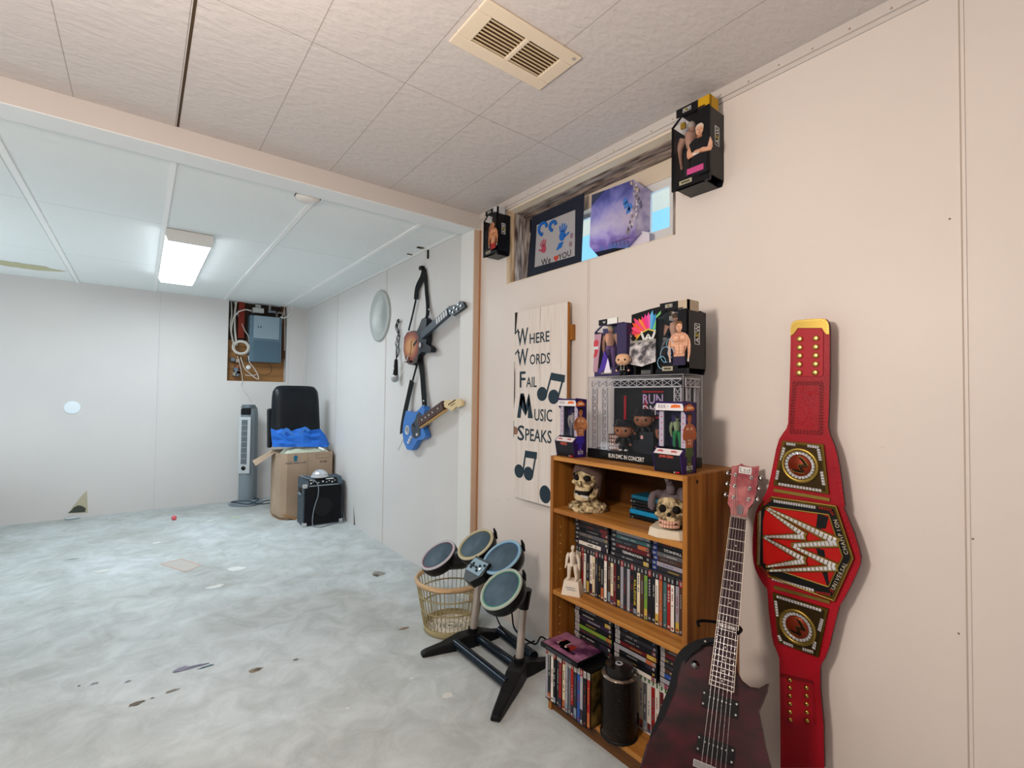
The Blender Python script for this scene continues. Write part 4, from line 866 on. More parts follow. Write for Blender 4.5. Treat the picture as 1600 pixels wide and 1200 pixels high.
for z in [.15+.032*k for k in range(8)]+[.52+.032*k for k in range(6)]:
    for y in (KY1-.04, KY0+.05): b.cyl((KX1-TH-.0006, y, z), (KX1-TH+.001, y, z), .0028, mat('#d9a860', .6), n=8)
b.build('peg_holes', bk)
S3 = [z+TH for z in SZ]
FB = frame((0, 0, 0), (-1, 0, 0), (0, 0, 1))

# ------------------------------------------------------------------ game cases
CN = {'white': '#dfd8ce', 'black': '#17181c', 'red': '#96201e', 'grey': '#5a5a60', 'orange': '#a4562a', 'green': '#6d9434', 'blue': '#2b4c96', 'cream': '#d6c6a4', 'brown': '#4a3226', 'purple': '#33253c', 'yellow': '#c9a83a', 'silver': '#9a9aa2', 'teal': '#3d6266', 'pink': '#8a4458', 'dark grey': '#2c2c32', 'lavender': '#9a939e', 'dark red': '#5e1a1e'}
rg = random.Random(21); used = {}
def spine(b, F, L, t, col, shellc, tagc, seed, word=None):
    """case in local frame: x along thickness, y along the spine (height), z out of the spine"""
    pass
def game_case(M, L, t, dep, col, label, group, shell='#101114', tagc='#141418', word=None, horizontal=False, cover=None):
    """M: x across thickness (0..t), y along spine (0..L), z out of the spine (spine at z=0)"""
    r = random.Random(rg.random())
    b = MB(M); b.box(0.0002, t-.0002, 0, L, -dep, 0, mat(shell, .3))
    if cover:
        b.box(-.0004, .0004, .003, L-.003, -dep+.004, -.004, cover)
    o = b.build('game_case'); tag(o, label, 'game case', group)
    b = MB(M); m = mat(CN[col], .45); e = .0006
    b.box(.0012, t-.0012, .004, L*.86, 0, e, m)
    b.box(.0012, t-.0012, L*.865, L-.004, 0, e, mat(tagc, .45))
    b.box(t*.3, t*.7, L*.89, L*.96, e, e+.0003, mat('#8c8c8c' if tagc != '#d8d8d4' else '#3a6a2a', .5))
    # spine art: bars and title blocks
    alt = mat(r.choice(['#b0aca4', '#8a8888', '#7a2a26', '#a08440', '#50606e', '#9a9a9c']) if col not in ('white', 'cream', 'lavender') else r.choice(['#22242a', '#22242a', '#7a2420', '#3a5a8a']), .5)
    y = L*r.uniform(.3, .5)
    if word: b.text(word[0] if isinstance(word, tuple) else word, t*.55, mat(word[1], .5) if isinstance(word, tuple) else M_white, T(t/2, L*.45, e+.0003)@RZ(-90), width=L*.5)
    else:
        n = r.randint(7, 13); step = L*r.uniform(.25, .42)/n; w0, w1 = r.uniform(.3, .38), r.uniform(.56, .68)
        for k in range(n):
            if r.random() < .85: b.box(t*w0, t*w1, y+k*step, y+k*step+step*.66, e, e+.0003, alt)
    b.box(t*.25, t*.75, L*.05, L*.05+t*.5, e, e+.0003, alt)
    if r.random() < .5: b.box(.0012, t-.0012, L*.04, L*r.uniform(.12, .3), e*.5, e+.0002, mat(r.choice(['#c2a24a', '#6a2a30', '#7a8a96', '#302838', '#b0603a']), .5))
    b.build('spine_label', o)
    return o
ORD = ['first', 'second', 'third', 'fourth', 'fifth', 'sixth', 'seventh', 'eighth', 'ninth', 'tenth', 'eleventh', 'twelfth', 'thirteenth', 'fourteenth', 'fifteenth', 'sixteenth', 'seventeenth', 'eighteenth', 'nineteenth', 'twentieth'] + ['twenty-'+x for x in ('first', 'second', 'third', 'fourth', 'fifth', 'sixth', 'seventh', 'eighth', 'ninth')]+['thirtieth']+['thirty-'+x for x in ('first', 'second', 'third', 'fourth', 'fifth', 'sixth', 'seventh', 'eighth', 'ninth')]
def upright_row(x_left, cols, y, z, L, t, dep, group, where, shell='#101114', tagcs=('#141418',), words={}, lean=0):
    n = len(cols)
    for i, c in enumerate(cols):
        x = x_left - i*t; L2 = L
        M = Matrix(((-1, 0, 0, x), (0, 0, 1, y+rg.uniform(-.002, .002)), (0, 1, 0, z), (0, 0, 0, 1)))
        i2 = n-1-i; pos = ('%s from the left' % ORD[i]) if i <= i2 else ('%s from the right' % ORD[i2])
        cov = mat('#4a3f22', .4) if 0 else None
        game_case(M, L2, t-.0004, dep, c, '%s-spined upright case, %s %s' % (c, pos, where), group, shell, tagcs[i % len(tagcs)] if len(tagcs) > 1 else tagcs[0], words.get(i))
def flat_stack(x_left, cols, y, z, L, t, dep, group, where, shell='#101114', tagc='#2a2a30', words={}):
    n = len(cols)
    for i, c in enumerate(cols):      # bottom to top
        dx = rg.uniform(-.002, .002)
        # spine runs along -x (to the right), thickness along z; tag end at the left
        M = Matrix(((0, 1, 0, x_left-L+dx), (0, 0, 1, y+rg.uniform(-.002, .002)), (1, 0, 0, z+i*t), (0, 0, 0, 1)))
        i2 = n-1-i; pos = ('%s from the bottom' % ORD[i]) if i < i2 else ('%s from the top' % ORD[i2] if i2 else 'topmost')
        game_case(M, L, t-.0004, dep, c, '%s-spined flat case, %s of %s' % (c, pos, where), group, shell, tagc, words.get(i))
RX0, RX1 = KX0+TH+.004, KX1-TH-.004
# middle shelf: 34 upright, three stacks on top
cols = 'white cream red white dark#grey white cream dark#grey black black white brown cream dark#red black silver dark#grey silver black black cream brown green black black white orange teal red white lavender brown grey green white'.split()
cols = [c.replace('#', ' ') for c in cols]
tm = (1.315-RX0)/len(cols)
upright_row(1.315, cols, -1.335, S3[1], .170, tm, .135, 'upright game cases on the middle shelf', 'in the middle shelf row', tagcs=('#141418', '#141418', '#9a1a20', '#141418', '#141418', '#1c1c22', '#141418', '#9a1a20'), shell='#3a3a40', words={19: ('KILLZONE', '#d0b83a'), 33: ('GREEN DAY', '#14160e')})
zt = S3[1]+.1705
gs = 'flat game cases stacked on the upright row'
flat_stack(1.330, ['white', 'dark grey', 'grey', 'black', 'dark grey', 'brown', 'black'], -1.345, zt, .170, .0162, .13, gs, 'the left stack on the middle shelf', shell='#26262b')
flat_stack(1.150, ['dark grey', 'black', 'dark red', 'dark grey', 'teal', 'silver', 'grey'], -1.345, zt, .170, .0162, .13, gs, 'the centre stack on the middle shelf', words={1: 'TERMINATION'}, shell='#26262b')
flat_stack(.975, ['dark grey', 'lavender', 'brown', 'grey', 'black', 'dark grey', 'green'], -1.345, zt, .150, .0162, .13, gs, 'the right stack on the middle shelf', tagc='#22398a', words={4: 'TITANFALL 2'}, shell='#26262b')
for k, c in enumerate(('green', 'black')):
    x = RX0+.0145*(2-k)
    M = Matrix(((-1, 0, 0, x-.0), (0, 0, 1, -1.345), (0, 1, 0, zt), (0, 0, 0, 1)))
    if k == 0: game_case(M, .1085, .014, .11, c, 'green-spined short case standing right of the middle shelf stacks', gs, '#1e3a26', '#2a4a2a')
# bottom compartment: upright white row at the back, three stacks on it
colsb = ('brown dark#grey black grey white grey cream black white grey white cream grey white black white grey cream white grey white red white dark#red white black white cream white grey white white').split()
colsb = [c.replace('#', ' ') for c in colsb]; tb = (1.335-RX0)/len(colsb)
upright_row(1.335, colsb, -1.365, S3[0], .19, tb, .135, 'upright game cases at the back of the bottom shelf', 'at the back of the bottom shelf', shell='#c9ccc6', tagcs=('#d8d8d4',))
zt = S3[0]+.1905; gs = 'flat game cases stacked on the bottom shelf row'
flat_stack(1.335, ['dark grey', 'black', 'dark grey', 'green', 'black', 'purple', 'black', 'dark grey', 'brown', 'black', 'purple'], -1.352, zt, .190, .0162, .13, gs, 'the left stack on the bottom shelf', tagc='#b0a8a8')
flat_stack(1.138, ['white', 'black', 'black', 'silver', 'dark red', 'black', 'dark grey', 'black', 'dark grey', 'brown'], -1.352, zt, .180, .0162, .13, gs, 'the centre stack on the bottom shelf', tagc='#b0a8a8')
flat_stack(.950, ['pink', 'silver', 'blue', 'brown', 'dark grey', 'dark grey', 'dark red', 'brown', 'dark grey', 'grey'], -1.352, zt, .140, .0162, .13, gs, 'the right stack on the bottom shelf', tagc='#b0a8a8')
# front row sticking out past the shelf edge
colsf = ['silver', 'dark grey', 'white', 'black', 'dark grey', 'red', 'cream', 'silver', 'grey', 'red', 'dark grey', 'blue', 'silver', 'black', 'red']
upright_row(KX1-TH-.003, colsf, -1.222, S3[0]+.0, .19, .0150, .128, 'upright game cases in the front row of the bottom shelf', 'in the front row of the bottom shelf', shell='#0d0d10', tagcs=('#a02820', '#b8b4ac', '#b8b4ac'))
xr = KX1-TH-.003-15*.0150
b = MB(frame((xr-.0006, -1.286, S3[0]+.095), (0, -1, 0), (0, 0, 1))); b.box(-.058, .058, -.09, .09, 0, .0005, noisy('#20180e', '#8a7038', 18, .4, name='case_cover_print', ramp=(.4, .7))); 
b.build('cover_print', bpy.data.objects[[o.name for o in COL.objects if o.name.startswith('game_case') and o.get('label', '').startswith('red-spined upright case, first from the right in the front')][0]])
M = Matrix(((0, 1, 0, 1.175), (0, 0, 1, -1.206), (1, 0, 0, S3[0]+.1905), (0, 0, 0, 1)))
tc_ = thing('game_case', (1.27, -1.27, S3[0]+.1905), 'case with purple cover lying flat across the front row', 'game case')
b = MB(M); b.box(0, .016, 0, .19, -.135, 0, mat('#0c0d10', .3)); b.box(.004, .012, .03, .16, 0, .0005, mat('#3a3c46', .5)); b.build('case_shell', tc_, .001)
b = MB(M); b.box(.016, .0166, .006, .184, -.130, -.006, noisy('#4a1f42', '#a06a88', 14, .25, name='purple_cover_print', ramp=(.4, .62)))
r = random.Random(6)
for k in range(7): b.box(.0166, .017, .03+r.uniform(0, .12), .05+r.uniform(0, .12), -.09+r.uniform(0, .05), -.05+r.uniform(0, .03), mat(r.choice(['#c9a898', '#8c2a22', '#32182c', '#d8b8b8']), .4))
b.build('cover_print', tc_)
# loose clear wrap standing at the left end
# spindle of discs
sp = thing('disc_spindle', (1.075, -1.296, S3[0]), 'tall stack of black disc sleeves with bare discs on top at the bookcase foot', 'disc spindle')
A = T(1.065, -1.292, S3[0])
b = MB(A); pr = [(.0, 0), (.060, 0)]; z = .004
b.lathe([(.062, 0), (.062, .006), (.058, .008)], M_black, n=40)
for k in range(40): pr2 = [(.0585, .008+k*.0047), (.0592, .010+k*.0047), (.0585, .0122+k*.0047)]; b.lathe(pr2, mat('#1d1815', .16, .35), n=40)
b.lathe([(.0585, .196), (.058, .198), (.01, .199)], mat('#9a8c80', .15, .8), n=40); b.build('disc_stack', sp)
b = MB(A); b.lathe([(.046, .199), (.0465, .203), (.046, .222), (.0455, .226), (.045, .229)], mat('#1c1a1a', .2), n=36); b.lathe([(.045, .229), (.016, .2295), (.008, .2297)], mat('#5a5250', .15, .9), n=36); b.build('top_discs', sp)
b = MB(A); b.lathe([(.013, .2297), (.011, .232), (.007, .232), (.007, .230)], mat('#b8bcc0', .2, .3), n=20); b.cyl((0, 0, .2), (0, 0, .236), .0055, M_acry, n=12); b.build('hub', sp)

# ------------------------------------------------------------------ top compartment
M_bone = noisy('#54422a', '#cbb890', 55, .7, .8, 60, 'antiqued_bone_resin', ramp=(.38, .58)); M_hood = noisy('#4c3c38', '#6b5850', 16, .7, .4, 40, 'brown_hood')
M_dark = mat('#120d0a', .8)
SKZ = S3[2]
q = P(924, 800, z=SKZ); sk = thing('skull_ornament', (q.x, q.y, SKZ), 'open-mouthed skull in a brown hood at the left of the top compartment', 'skull')
A = T(1.262, -1.345, SKZ)@RZ(14)@Matrix.Scale(1.13, 4)
def rough(prof, seed, m, M, b, n=24, amp=.006):
    r = random.Random(seed); vs, fs = [], []
    for i, (rad, z, ey) in enumerate(prof):
        for j in range(n):
            t = 2*math.pi*j/n; k = 1+(r.uniform(-amp, amp)/max(rad, .01))
            vs.append((rad*k*math.cos(t), rad*k*math.sin(t)*ey, z+r.uniform(-amp, amp)*.4))
    for i in range(len(prof)-1):
        for j in range(n): fs.append((i*n+j, i*n+(j+1) % n, (i+1)*n+(j+1) % n, (i+1)*n+j))
    fs += [tuple(range(n))[::-1], tuple(range((len(prof)-1)*n, len(prof)*n))]
    b.add(vs, fs, m, M, True)
b = MB(A); rough([(.062, 0, .9), (.064, .008, .9), (.058, .016, .9), (.046, .024, .9), (.036, .034, .9), (.032, .045, .95), (.03, .06, 1)], 3, M_bone, I4, b)
for k in range(14): t = k*2*math.pi/14; b.ball((.054*math.cos(t), .05*math.sin(t), .013), (.012, .012, .01), M_bone, 8)
b.build('neck_base', sk)
b = MB(A); b.ball((0, -.004, .115), (.044, .052, .046), M_bone, 20); b.ball((0, .03, .085), (.030, .022, .026), M_bone, 14)      # cranium, upper jaw
for s_ in (-1, 1): b.ball((s_*.028, .034, .095), (.014, .013, .009), M_bone, 10); b.tube([(s_*.034, .0, .082), (s_*.033, .018, .056), (s_*.024, .034, .046)], [.009, .009, .01], M_bone, 8)
b.ball((0, .038, .044), (.028, .018, .011), M_bone, 14); b.box(-.004, .004, .046, .056, .088, .1, M_bone)
b.build('skull', sk)
b = MB(A)
for s_ in (-1, 1): b.ball((s_*.018, .040, .111), (.0125, .012, .0105), M_dark, 12)
b.ball((0, .049, .094), (.006, .006, .008), M_dark, 8); b.ball((0, .040, .063), (.027, .018, .017), M_dark, 12); b.build('eye_and_mouth_hollows', sk)
b = MB(A)
for k in range(9): t = (k-4)/4*1.0; b.box(-.0028, .0028, -.002, .004, -.007, .003, mat('#cdbb96', .5), T(.024*math.sin(t), .031+.021*math.cos(t), .078)@RZ(-math.degrees(t)))
for k in range(9): t = (k-4)/4*1.0; b.box(-.0028, .0028, -.002, .004, -.002, .006, mat('#cdbb96', .5), T(.023*math.sin(t), .033+.02*math.cos(t), .05)@RZ(-math.degrees(t)))
b.build('teeth', sk)
b = MB(A); b.box(-.024, .024, .05, .056, .053, .059, mat('#b9b6b4', .3), RX(0)@RY(-8)); b.build('pale_bar_in_mouth', sk)
# hood: an open shell wrapped round the cranium
b = MB(A); vs, fs = [], []; nu, nv = 30, 16
for j in range(nv+1):
    ph = -1.15+j/nv*(math.pi/2+1.13)
    half = 60 if ph < .0 else max(0, 60*(1-ph/.34))
    for i in range(nu+1):
        th = math.radians(90+half+i/nu*(360-2*half))
        rr = 1.14+.03*math.sin(th*5+ph*3)+.02*math.sin(th*9)
        if ph >= 0: x, y, z = .045*rr*math.cos(ph)*math.cos(th), -.004+.056*rr*math.cos(ph)*math.sin(th), .118+.050*rr*math.sin(ph)
        else: f_ = 1-.18*(-ph); x, y, z = .045*rr*f_*math.cos(th), -.006+.054*rr*f_*math.sin(th), .118+.062*ph*(1 if math.sin(th) < .2 else .8)
        vs.append((x, y, z))
for j in range(nv):
    for i in range(nu): k = j*(nu+1)+i; fs.append((k, k+1, k+nu+2, k+nu+1))
b.add(vs, fs, M_hood, None, True); o = b.build('hood', sk); m_ = o.modifiers.new('s', 'SOLIDIFY'); m_.thickness = .004
b = MB(A); b.tube(bez([(.05, -.02, .125), (.066, -.04, .115), (.075, -.045, .095), (.066, -.05, .08)], 5), [.010]*6+[.007]*10, M_hood, 8); b.tube(bez([(.062, -.04, .112), (.08, -.05, .122), (.09, -.055, .128)], 4), .004, M_hood, 6); b.build('hood_knot', sk)
# handheld consoles
def console(label, F, w, h, d, shell, trim_):
    o = thing('handheld_console', F@Vector((0, 0, 0)), label, 'console')
    b = MB(F); b.box(-w/2, w/2, -d/2, d/2, 0, h*.45, mat(trim_, .3)); b.build('lower_half', o, .003)
    b = MB(F); b.box(-w/2, w/2, -d/2, d/2, h*.5, h, mat(shell, .3)); b.build('lid', o, .004)
    b = MB(F); b.box(-w/2, -w/2+.006, -d/2-.001, -d/2+.004, h*.15, h*.3, M_chrome); b.box(w*.1, w*.25, -d/2-.001, -d/2+.003, h*.12, h*.2, M_black); b.box(-w/2+.012, -w/2+.018, -d/2-.001, -d/2+.002, h*.12, h*.25, mat('#7a8a92', .4)); b.build('buttons_and_slots', o)
    return o
A = T(1.03, -1.42, S3[2])@RZ(180-8)
A = T(1.025, -1.425, S3[2])@RZ(174)
def flip(M): return M
console('black-bottomed console with bright blue lid at the foot of the console pile', T(1.03, -1.425, SKZ)@RZ(180), .135, .032, .09, '#1a86b8', '#101216')
console('dark console lying between the two blue-lidded consoles', T(1.03, -1.43, SKZ+.0325)@RZ(180), .13, .020, .085, '#1a1518', '#1c1a20')
console('console with dull teal lid on top of the console pile', T(1.03, -1.43, SKZ+.053)@RZ(180), .132, .028, .085, '#16607c', '#12161a')
b = MB(); b.box(.925, .96, -1.45, -1.40, SKZ, SKZ+.05, M_black); b.ball((.965, -1.398, SKZ+.065), .006, M_chrome, 8); b.box(.93, .97, -1.46, -1.40, SKZ+.05, SKZ+.078, mat('#1a1f28', .5)); tag(b.build('game_cartridge_box', bevel=.003), 'small black box between the console pile and the right-hand skull', 'box')
# second skull, half hidden by the right side panel
sk2 = thing('skull_ornament', (.86, -1.33, SKZ), 'grey-hatted skull on a pale block at the right of the top compartment', 'skull')
A = T(.885, -1.325, SKZ)@RZ(22)@Matrix.Scale(1.12, 4)
b = MB(A); b.prism([(-.055, -.04), (.055, -.04), (.058, .04), (.03, .058), (-.03, .058), (-.058, .04)], 0, .022, mat('#cfc4b0', .7), s1=.92)
b.build('plinth', sk2, .002)
b = MB(A); b.ball((0, -.002, .072), (.044, .046, .046), M_bone, 20); b.ball((0, .03, .044), (.032, .026, .024), M_bone, 14)
for s_ in (-1, 1): b.ball((s_*.028, .032, .058), (.014, .014, .01), M_bone, 10)
b.build('skull', sk2)
b = MB(A)
for s_ in (-1, 1): b.ball((s_*.018, .038, .076), (.0115, .011, .011), M_dark, 12)
b.ball((0, .046, .061), (.006, .006, .008), M_dark, 8); b.box(-.022, .022, .045, .056, .040, .043, M_dark); b.build('eye_and_nose_hollows', sk2)
b = MB(A)
for k in range(9):
    t = (k-4)/4*1.0
    for z in (.034, .044): b.box(-.003, .003, -.002, .005, -.004, .004, mat('#d8a892', .5), T(.026*math.sin(t), .030+.026*math.cos(t), z)@RZ(-math.degrees(t)))
b.build('teeth', sk2)
b = MB(A); M_jest = mat('#5c5256', .7)
b.ball((0, -.012, .098), (.044, .043, .025), M_jest, 18)
for pts in ([(0, .02, .12), (.0, .03, .145), (.004, .045, .155)], [(.028, 0, .105), (.046, .02, .108), (.050, .034, .088), (.045, .044, .07)], [(-.02, 0, .11), (-.03, .02, .125), (-.034, .04, .10)]): b.tube(bez(pts, 5), [.013]*4+[.010]*(len(bez(pts, 5))-6)+[.005]*2, M_jest, 8)
b.ball((.004, .048, .158), .008, M_jest, 8); b.build('jester_hood', sk2)
# white figurine on the middle shelf
q = P(893, 923, z=S3[1]); fg = thing('figurine', (1.28, -1.30, S3[1]), 'cream trophy figurine of a standing person in front of the upright cases', 'figurine')
A = T(1.287, -1.292, S3[1])@RZ(28); M_cr = mat('#d9cdbd', .55, name='cream_resin')
b = MB(A); b.prism([(-.036, -.026), (.036, -.026), (.036, .026), (-.036, .026)], 0, .052, M_cr, s1=.78); b.build('plinth', fg, .002)
b = MB(A@T(0, .0265, .026)@RX(99)); 
b.box(-.02, .016, .004, .0055, 0, .001, mat('#6f8490', .6), RY(180)); b.box(-.014, .02, -.003, -.0015, 0, .001, mat('#6f8490', .6), RY(180)); b.build('engraved_lines', fg)
b = MB(A)
for k in (-1, 1):
    b.ball((k*.015, .008, .055), (.006, .011, .004), M_cr, 8)
    b.tube([(k*.015, 0, .054), (k*.014, .0, .07), (k*.0125, .002, .088), (k*.010, 0, .11)], [.0058, .0068, .0078, .0098], M_cr, 10)
    b.tube([(k*.015, 0, .147), (k*.0205, 0, .135), (k*.0235, .0, .117), (k*.0245, .003, .10)], [.0065, .0062, .0055, .004], M_cr, 8)
    b.ball((k*.0265, .004, .096), (.0035, .0035, .0055), M_cr, 8)
b.tube([(0, 0, .106), (0, 0, .115), (0, 0, .128), (0, 0, .142), (0, 0, .150), (0, 0, .155)], [.0175, .0168, .0172, .0205, .0185, .006], M_cr, 16, flat=.6)
b.tube([(0, 0, .15), (0, 0, .161)], .0045, M_cr, 8); b.ball((0, .001, .168), (.0065, .0078, .0095), M_cr, 12); b.ball((0, .0085, .167), (.0015, .0018, .002), M_cr, 6); b.ball((0, -.0012, .171), (.007, .0075, .0075), M_cr, 10)
b.build('standing_person', fg)
# ------------------------------------------------------------------ on top of the bookcase
TZ = KH
ax0, ax1, ay0, ay1, az = .862, 1.268, -1.455, -1.345, 1.258
ac = thing('display_case', ((ax0+ax1)/2, (ay0+ay1)/2, TZ), 'clear display case holding a concert stage on top of the bookcase', 'display case')
b = MB(); b.box(ax0, ax1, ay0, ay1, TZ, TZ+.034, mat('#0c0c0f', .35)); b.build('stage_base', ac, .002)
FA_ = frame(((ax0+ax1)/2, ay1+.0006, TZ), (-1, 0, 0), (0, 0, 1)); AW = (ax1-ax0)/2
b = MB(FA_); b.text('RUN DMC IN CONCERT', .015, M_white, T(-.02, .017, 0), width=.155); b.build('base_lettering', ac)
b = MB(); t = .002
for q in ((ax0, ax1, ay1-t, ay1), (ax0, ax1, ay0, ay0+t), (ax0, ax0+t, ay0, ay1), (ax1-t, ax1, ay0, ay1)): b.box(*q, TZ+.034, az, M_acry)
b.box(ax0, ax1, ay0, ay1, az-t, az, M_acry); b.build('acrylic_cover', ac)
b = MB(); ed = mat('#d8d8dc', .15, alpha=.55)
for x in (ax0, ax1-.0015):
    for y in (ay0, ay1-.0015): b.box(x, x+.0015, y, y+.0015, TZ+.034, az, ed)
for y in (ay0, ay1-.0015): b.box(ax0, ax1, y, y+.0015, az-.0016, az+.0001, ed)
for x in (ax0, ax1-.0015): b.box(x, x+.0015, ay0, ay1, az-.0016, az+.0001, ed)
b.build('case_edges', ac)
M_tr = mat('#b9b7bc', .35, .3, name='silver_truss')
def truss(b, p0, u, v, L, w, t=.004, n=8):
    M = frame(p0, u, v)
    b.box(0, L, 0, w*.16, 0, t, M_tr, M); b.box(0, L, w*.84, w, 0, t, M_tr, M)
    for k in range(n):
        x0, x1 = L*k/n, L*(k+1)/n; e = w*.05
        b.prism([(x0-e, w*.16), (x0+e, w*.16), (x1+e, w*.84), (x1-e, w*.84)], 0, t, M_tr, M); b.prism([(x1-e, w*.16), (x1+e, w*.16), (x0+e, w*.84), (x0-e, w*.84)], 0, t*.9, M_tr, M); b.box(x0-e*.7, x0+e*.7, w*.16, w*.84, 0, t, M_tr, M)
b = MB(); truss(b, (ax1-.012, ay1-.012, az-.042), (-1, 0, 0), (0, 0, 1), AW*2-.024, .030, n=11); b.build('top_truss', ac)
for x in (ax1-.012, ax1-.062, ax0+.04):
    b = MB(); truss(b, (x-.028, ay1-.013, TZ+.036), (0, 0, 1), (1, 0, 0), az-TZ-.08, .028, n=9); b.build('truss_column', ac)
b = MB(); truss(b, (ax0+.006, ay1-.02, az-.042), (0, -1, 0), (0, 0, 1), .08, .030, n=3)
for y in (ay1-.03, ay1-.075): truss(b, (ax0+.006, y, TZ+.036), (0, 0, 1), (0, -1, 0), az-TZ-.08, .022, n=8)
b.build('side_truss', ac)
b = MB(); b.box(ax0+.012, ax1-.055, ay0+.02, ay0+.023, TZ+.034, az-.012, noisy('#08090d', '#12131a', 22, .6, name='stage_backdrop', ramp=(.4, .75))); b.box(ax1-.115, ax1-.105, ay0+.024, ay0+.026, TZ+.1, az-.07, mat('#a01a22', .5)); b.box(1.06, 1.07, ay0+.024, ay0+.026, TZ+.1, az-.07, mat('#a01a22', .5)); b.build('backdrop', ac)
b = MB(frame((1.035, ay0+.027, TZ), (-1, 0, 0), (0, 0, 1)))
b.text('RUN', .034, mat('#b8a0cc', .5), T(0, .222, 0), width=.084); b.text('DMC', .034, mat('#c8c0cc', .5), T(0, .183, 0), width=.084); b.box(-.045, .045, .245, .251, 0, .001, mat('#b8202c', .5)); b.box(-.045, .045, .155, .161, 0, .001, mat('#b8202c', .5)); b.build('backdrop_lettering', ac)
b = MB(); b.box(1.135, 1.185, -1.405, -1.37, TZ+.034, TZ+.092, mat('#5a4440', .6))
for j in range(4):
    for i in range(4): b.box(1.139+i*.0115, 1.147+i*.0115, -1.3705, -1.3695, TZ+.038+j*.0135, TZ+.047+j*.0135, mat('#c8b0a4', .5))
b.build('sound_desk', ac)
M_fsk = mat('#8a5c42', .4)
def vinyl(parent_label, A, s, skin, clothes, hat, lapel=None, shoes=None, top=True, cat='vinyl figure', stand=0):
    """big-headed vinyl figure; local +y front, stands on z=0"""
    o = thing('vinyl_figure', A@Vector((0, 0, 0)), parent_label, cat)
    M = A@Matrix.Scale(s, 4)
    b = MB(M); b.ball((0, 0, .68), (.30, .26, .25), skin, 20, sq=2.6); b.ball((-.3, 0, .66), (.03, .05, .06), skin, 8); b.ball((.3, 0, .66), (.03, .05, .06), skin, 8); b.ball((0, .26, .63), (.03, .03, .03), skin, 8)
    for k in (-1, 1): b.ball((k*.25, .1, .22), (.045, .05, .05), skin, 8)
    b.build('head_and_hands', o)
    b = MB(M)
    for k in (-1, 1): b.ball((k*.13, .235, .66), (.045, .03, .045), M_black, 10)
    b.box(-.05, .05, .255, .27, .54, .55, mat('#4a2a22', .5)); b.build('face', o)
    b = MB(M); b.tube([(0, 0, .15), (0, 0, .28), (0, 0, .42), (0, 0, .46)], [.14, .14, .16, .08], clothes, 12, flat=.75)
    for k in (-1, 1):
        b.tube([(k*.14, 0, .42), (k*.22, .03, .32), (k*.24, .09, .24)], [.06, .055, .05], clothes, 8); b.tube([(k*.08, 0, .2), (k*.09, 0, .04)], [.075, .07], clothes, 8)
        b.ball((k*.09, .04, .03), (.07, .11, .035), shoes or clothes, 8)
    if lapel:
        for k in (-1, 1):
            for z in (.24, .32, .40): b.box(k*.06-.02, k*.06+.02, .1, .125, z, z+.045, lapel)
    b.build('outfit', o)
    if hat:
        b = MB(M); b.lathe([(.37, .80), (.37, .815), (.27, .83), (.26, .98), (.22, 1.0), (.12, .985), (0, .98)], hat, n=24); b.build('hat', o)
    return o
vinyl('vinyl figure in black hat and white shoes inside the display case', T(1.118, -1.375, TZ+.035)@RZ(20), .112, M_fsk, M_black, mat('#15151a', .3), shoes=M_white)
bz = TZ+.075
b = MB(); b.box(1.02, 1.085, -1.425, -1.385, TZ+.034, bz, mat('#15161b', .4)); b.build('stage_riser', ac)
vinyl('vinyl figure in a black hat raised in the middle of the display case', T(1.055, -1.405, bz)@RZ(20), .112, M_fsk, M_black, mat('#15151a', .3))
b = MB(); b.box(.985, 1.04, -1.383, -1.362, TZ+.034, TZ+.11, mat('#14161c', .4)); b.box(1.025, 1.035, -1.3625, -1.361, TZ+.085, TZ+.097, mat('#c89a94', .5)); b.build('dj_booth', ac)
vinyl('vinyl figure in the display case half hidden by the arcade-shaped box', T(.955, -1.39, TZ+.035)@RZ(20), .112, M_fsk, M_black, mat('#15151a', .3))

# three packages and a figure on top of the case
F = frame((1.185, -1.375, az), (-1, .06, 0), (0, 0, 1))
def px(b):
    b.prism([(-.088, .02), (-.066, .02), (-.045, .165), (-.082, .165)], -.001, .0006, mat('#b08a9a', .5)); b.prism([(-.086, .075), (-.07, .08), (-.06, .105), (-.08, .108)], .0007, .0011, mat('#b83a48', .5)); b.prism([(-.086, .118), (-.064, .118), (-.058, .135), (-.07, .145), (-.084, .14)], .0007, .0011, mat('#c04050', .5)); b.prism([(-.086, .09), (-.066, .09), (-.062, .12), (-.086, .12)], .0006, .0009, mat('#c8ccd4', .5))
    b.prism([(-.06, .015), (-.01, .015), (.0, .05), (-.03, .10), (-.045, .05)], .0002, .0008, mat('#4a2f9a', .5)); b.prism([(-.03, .015), (.005, .015), (-.01, .07)], .0009, .0012, mat('#e0d8ea', .5))
figure_box('figure_box', F, .165, .218, .05, 'purple figure package at the left end on top of the acrylic case', tray='#4a3f6e', logo='w', trunks='#6a4a78', face=None, tabc='#15151a', shell='#3a3154', extra=px)
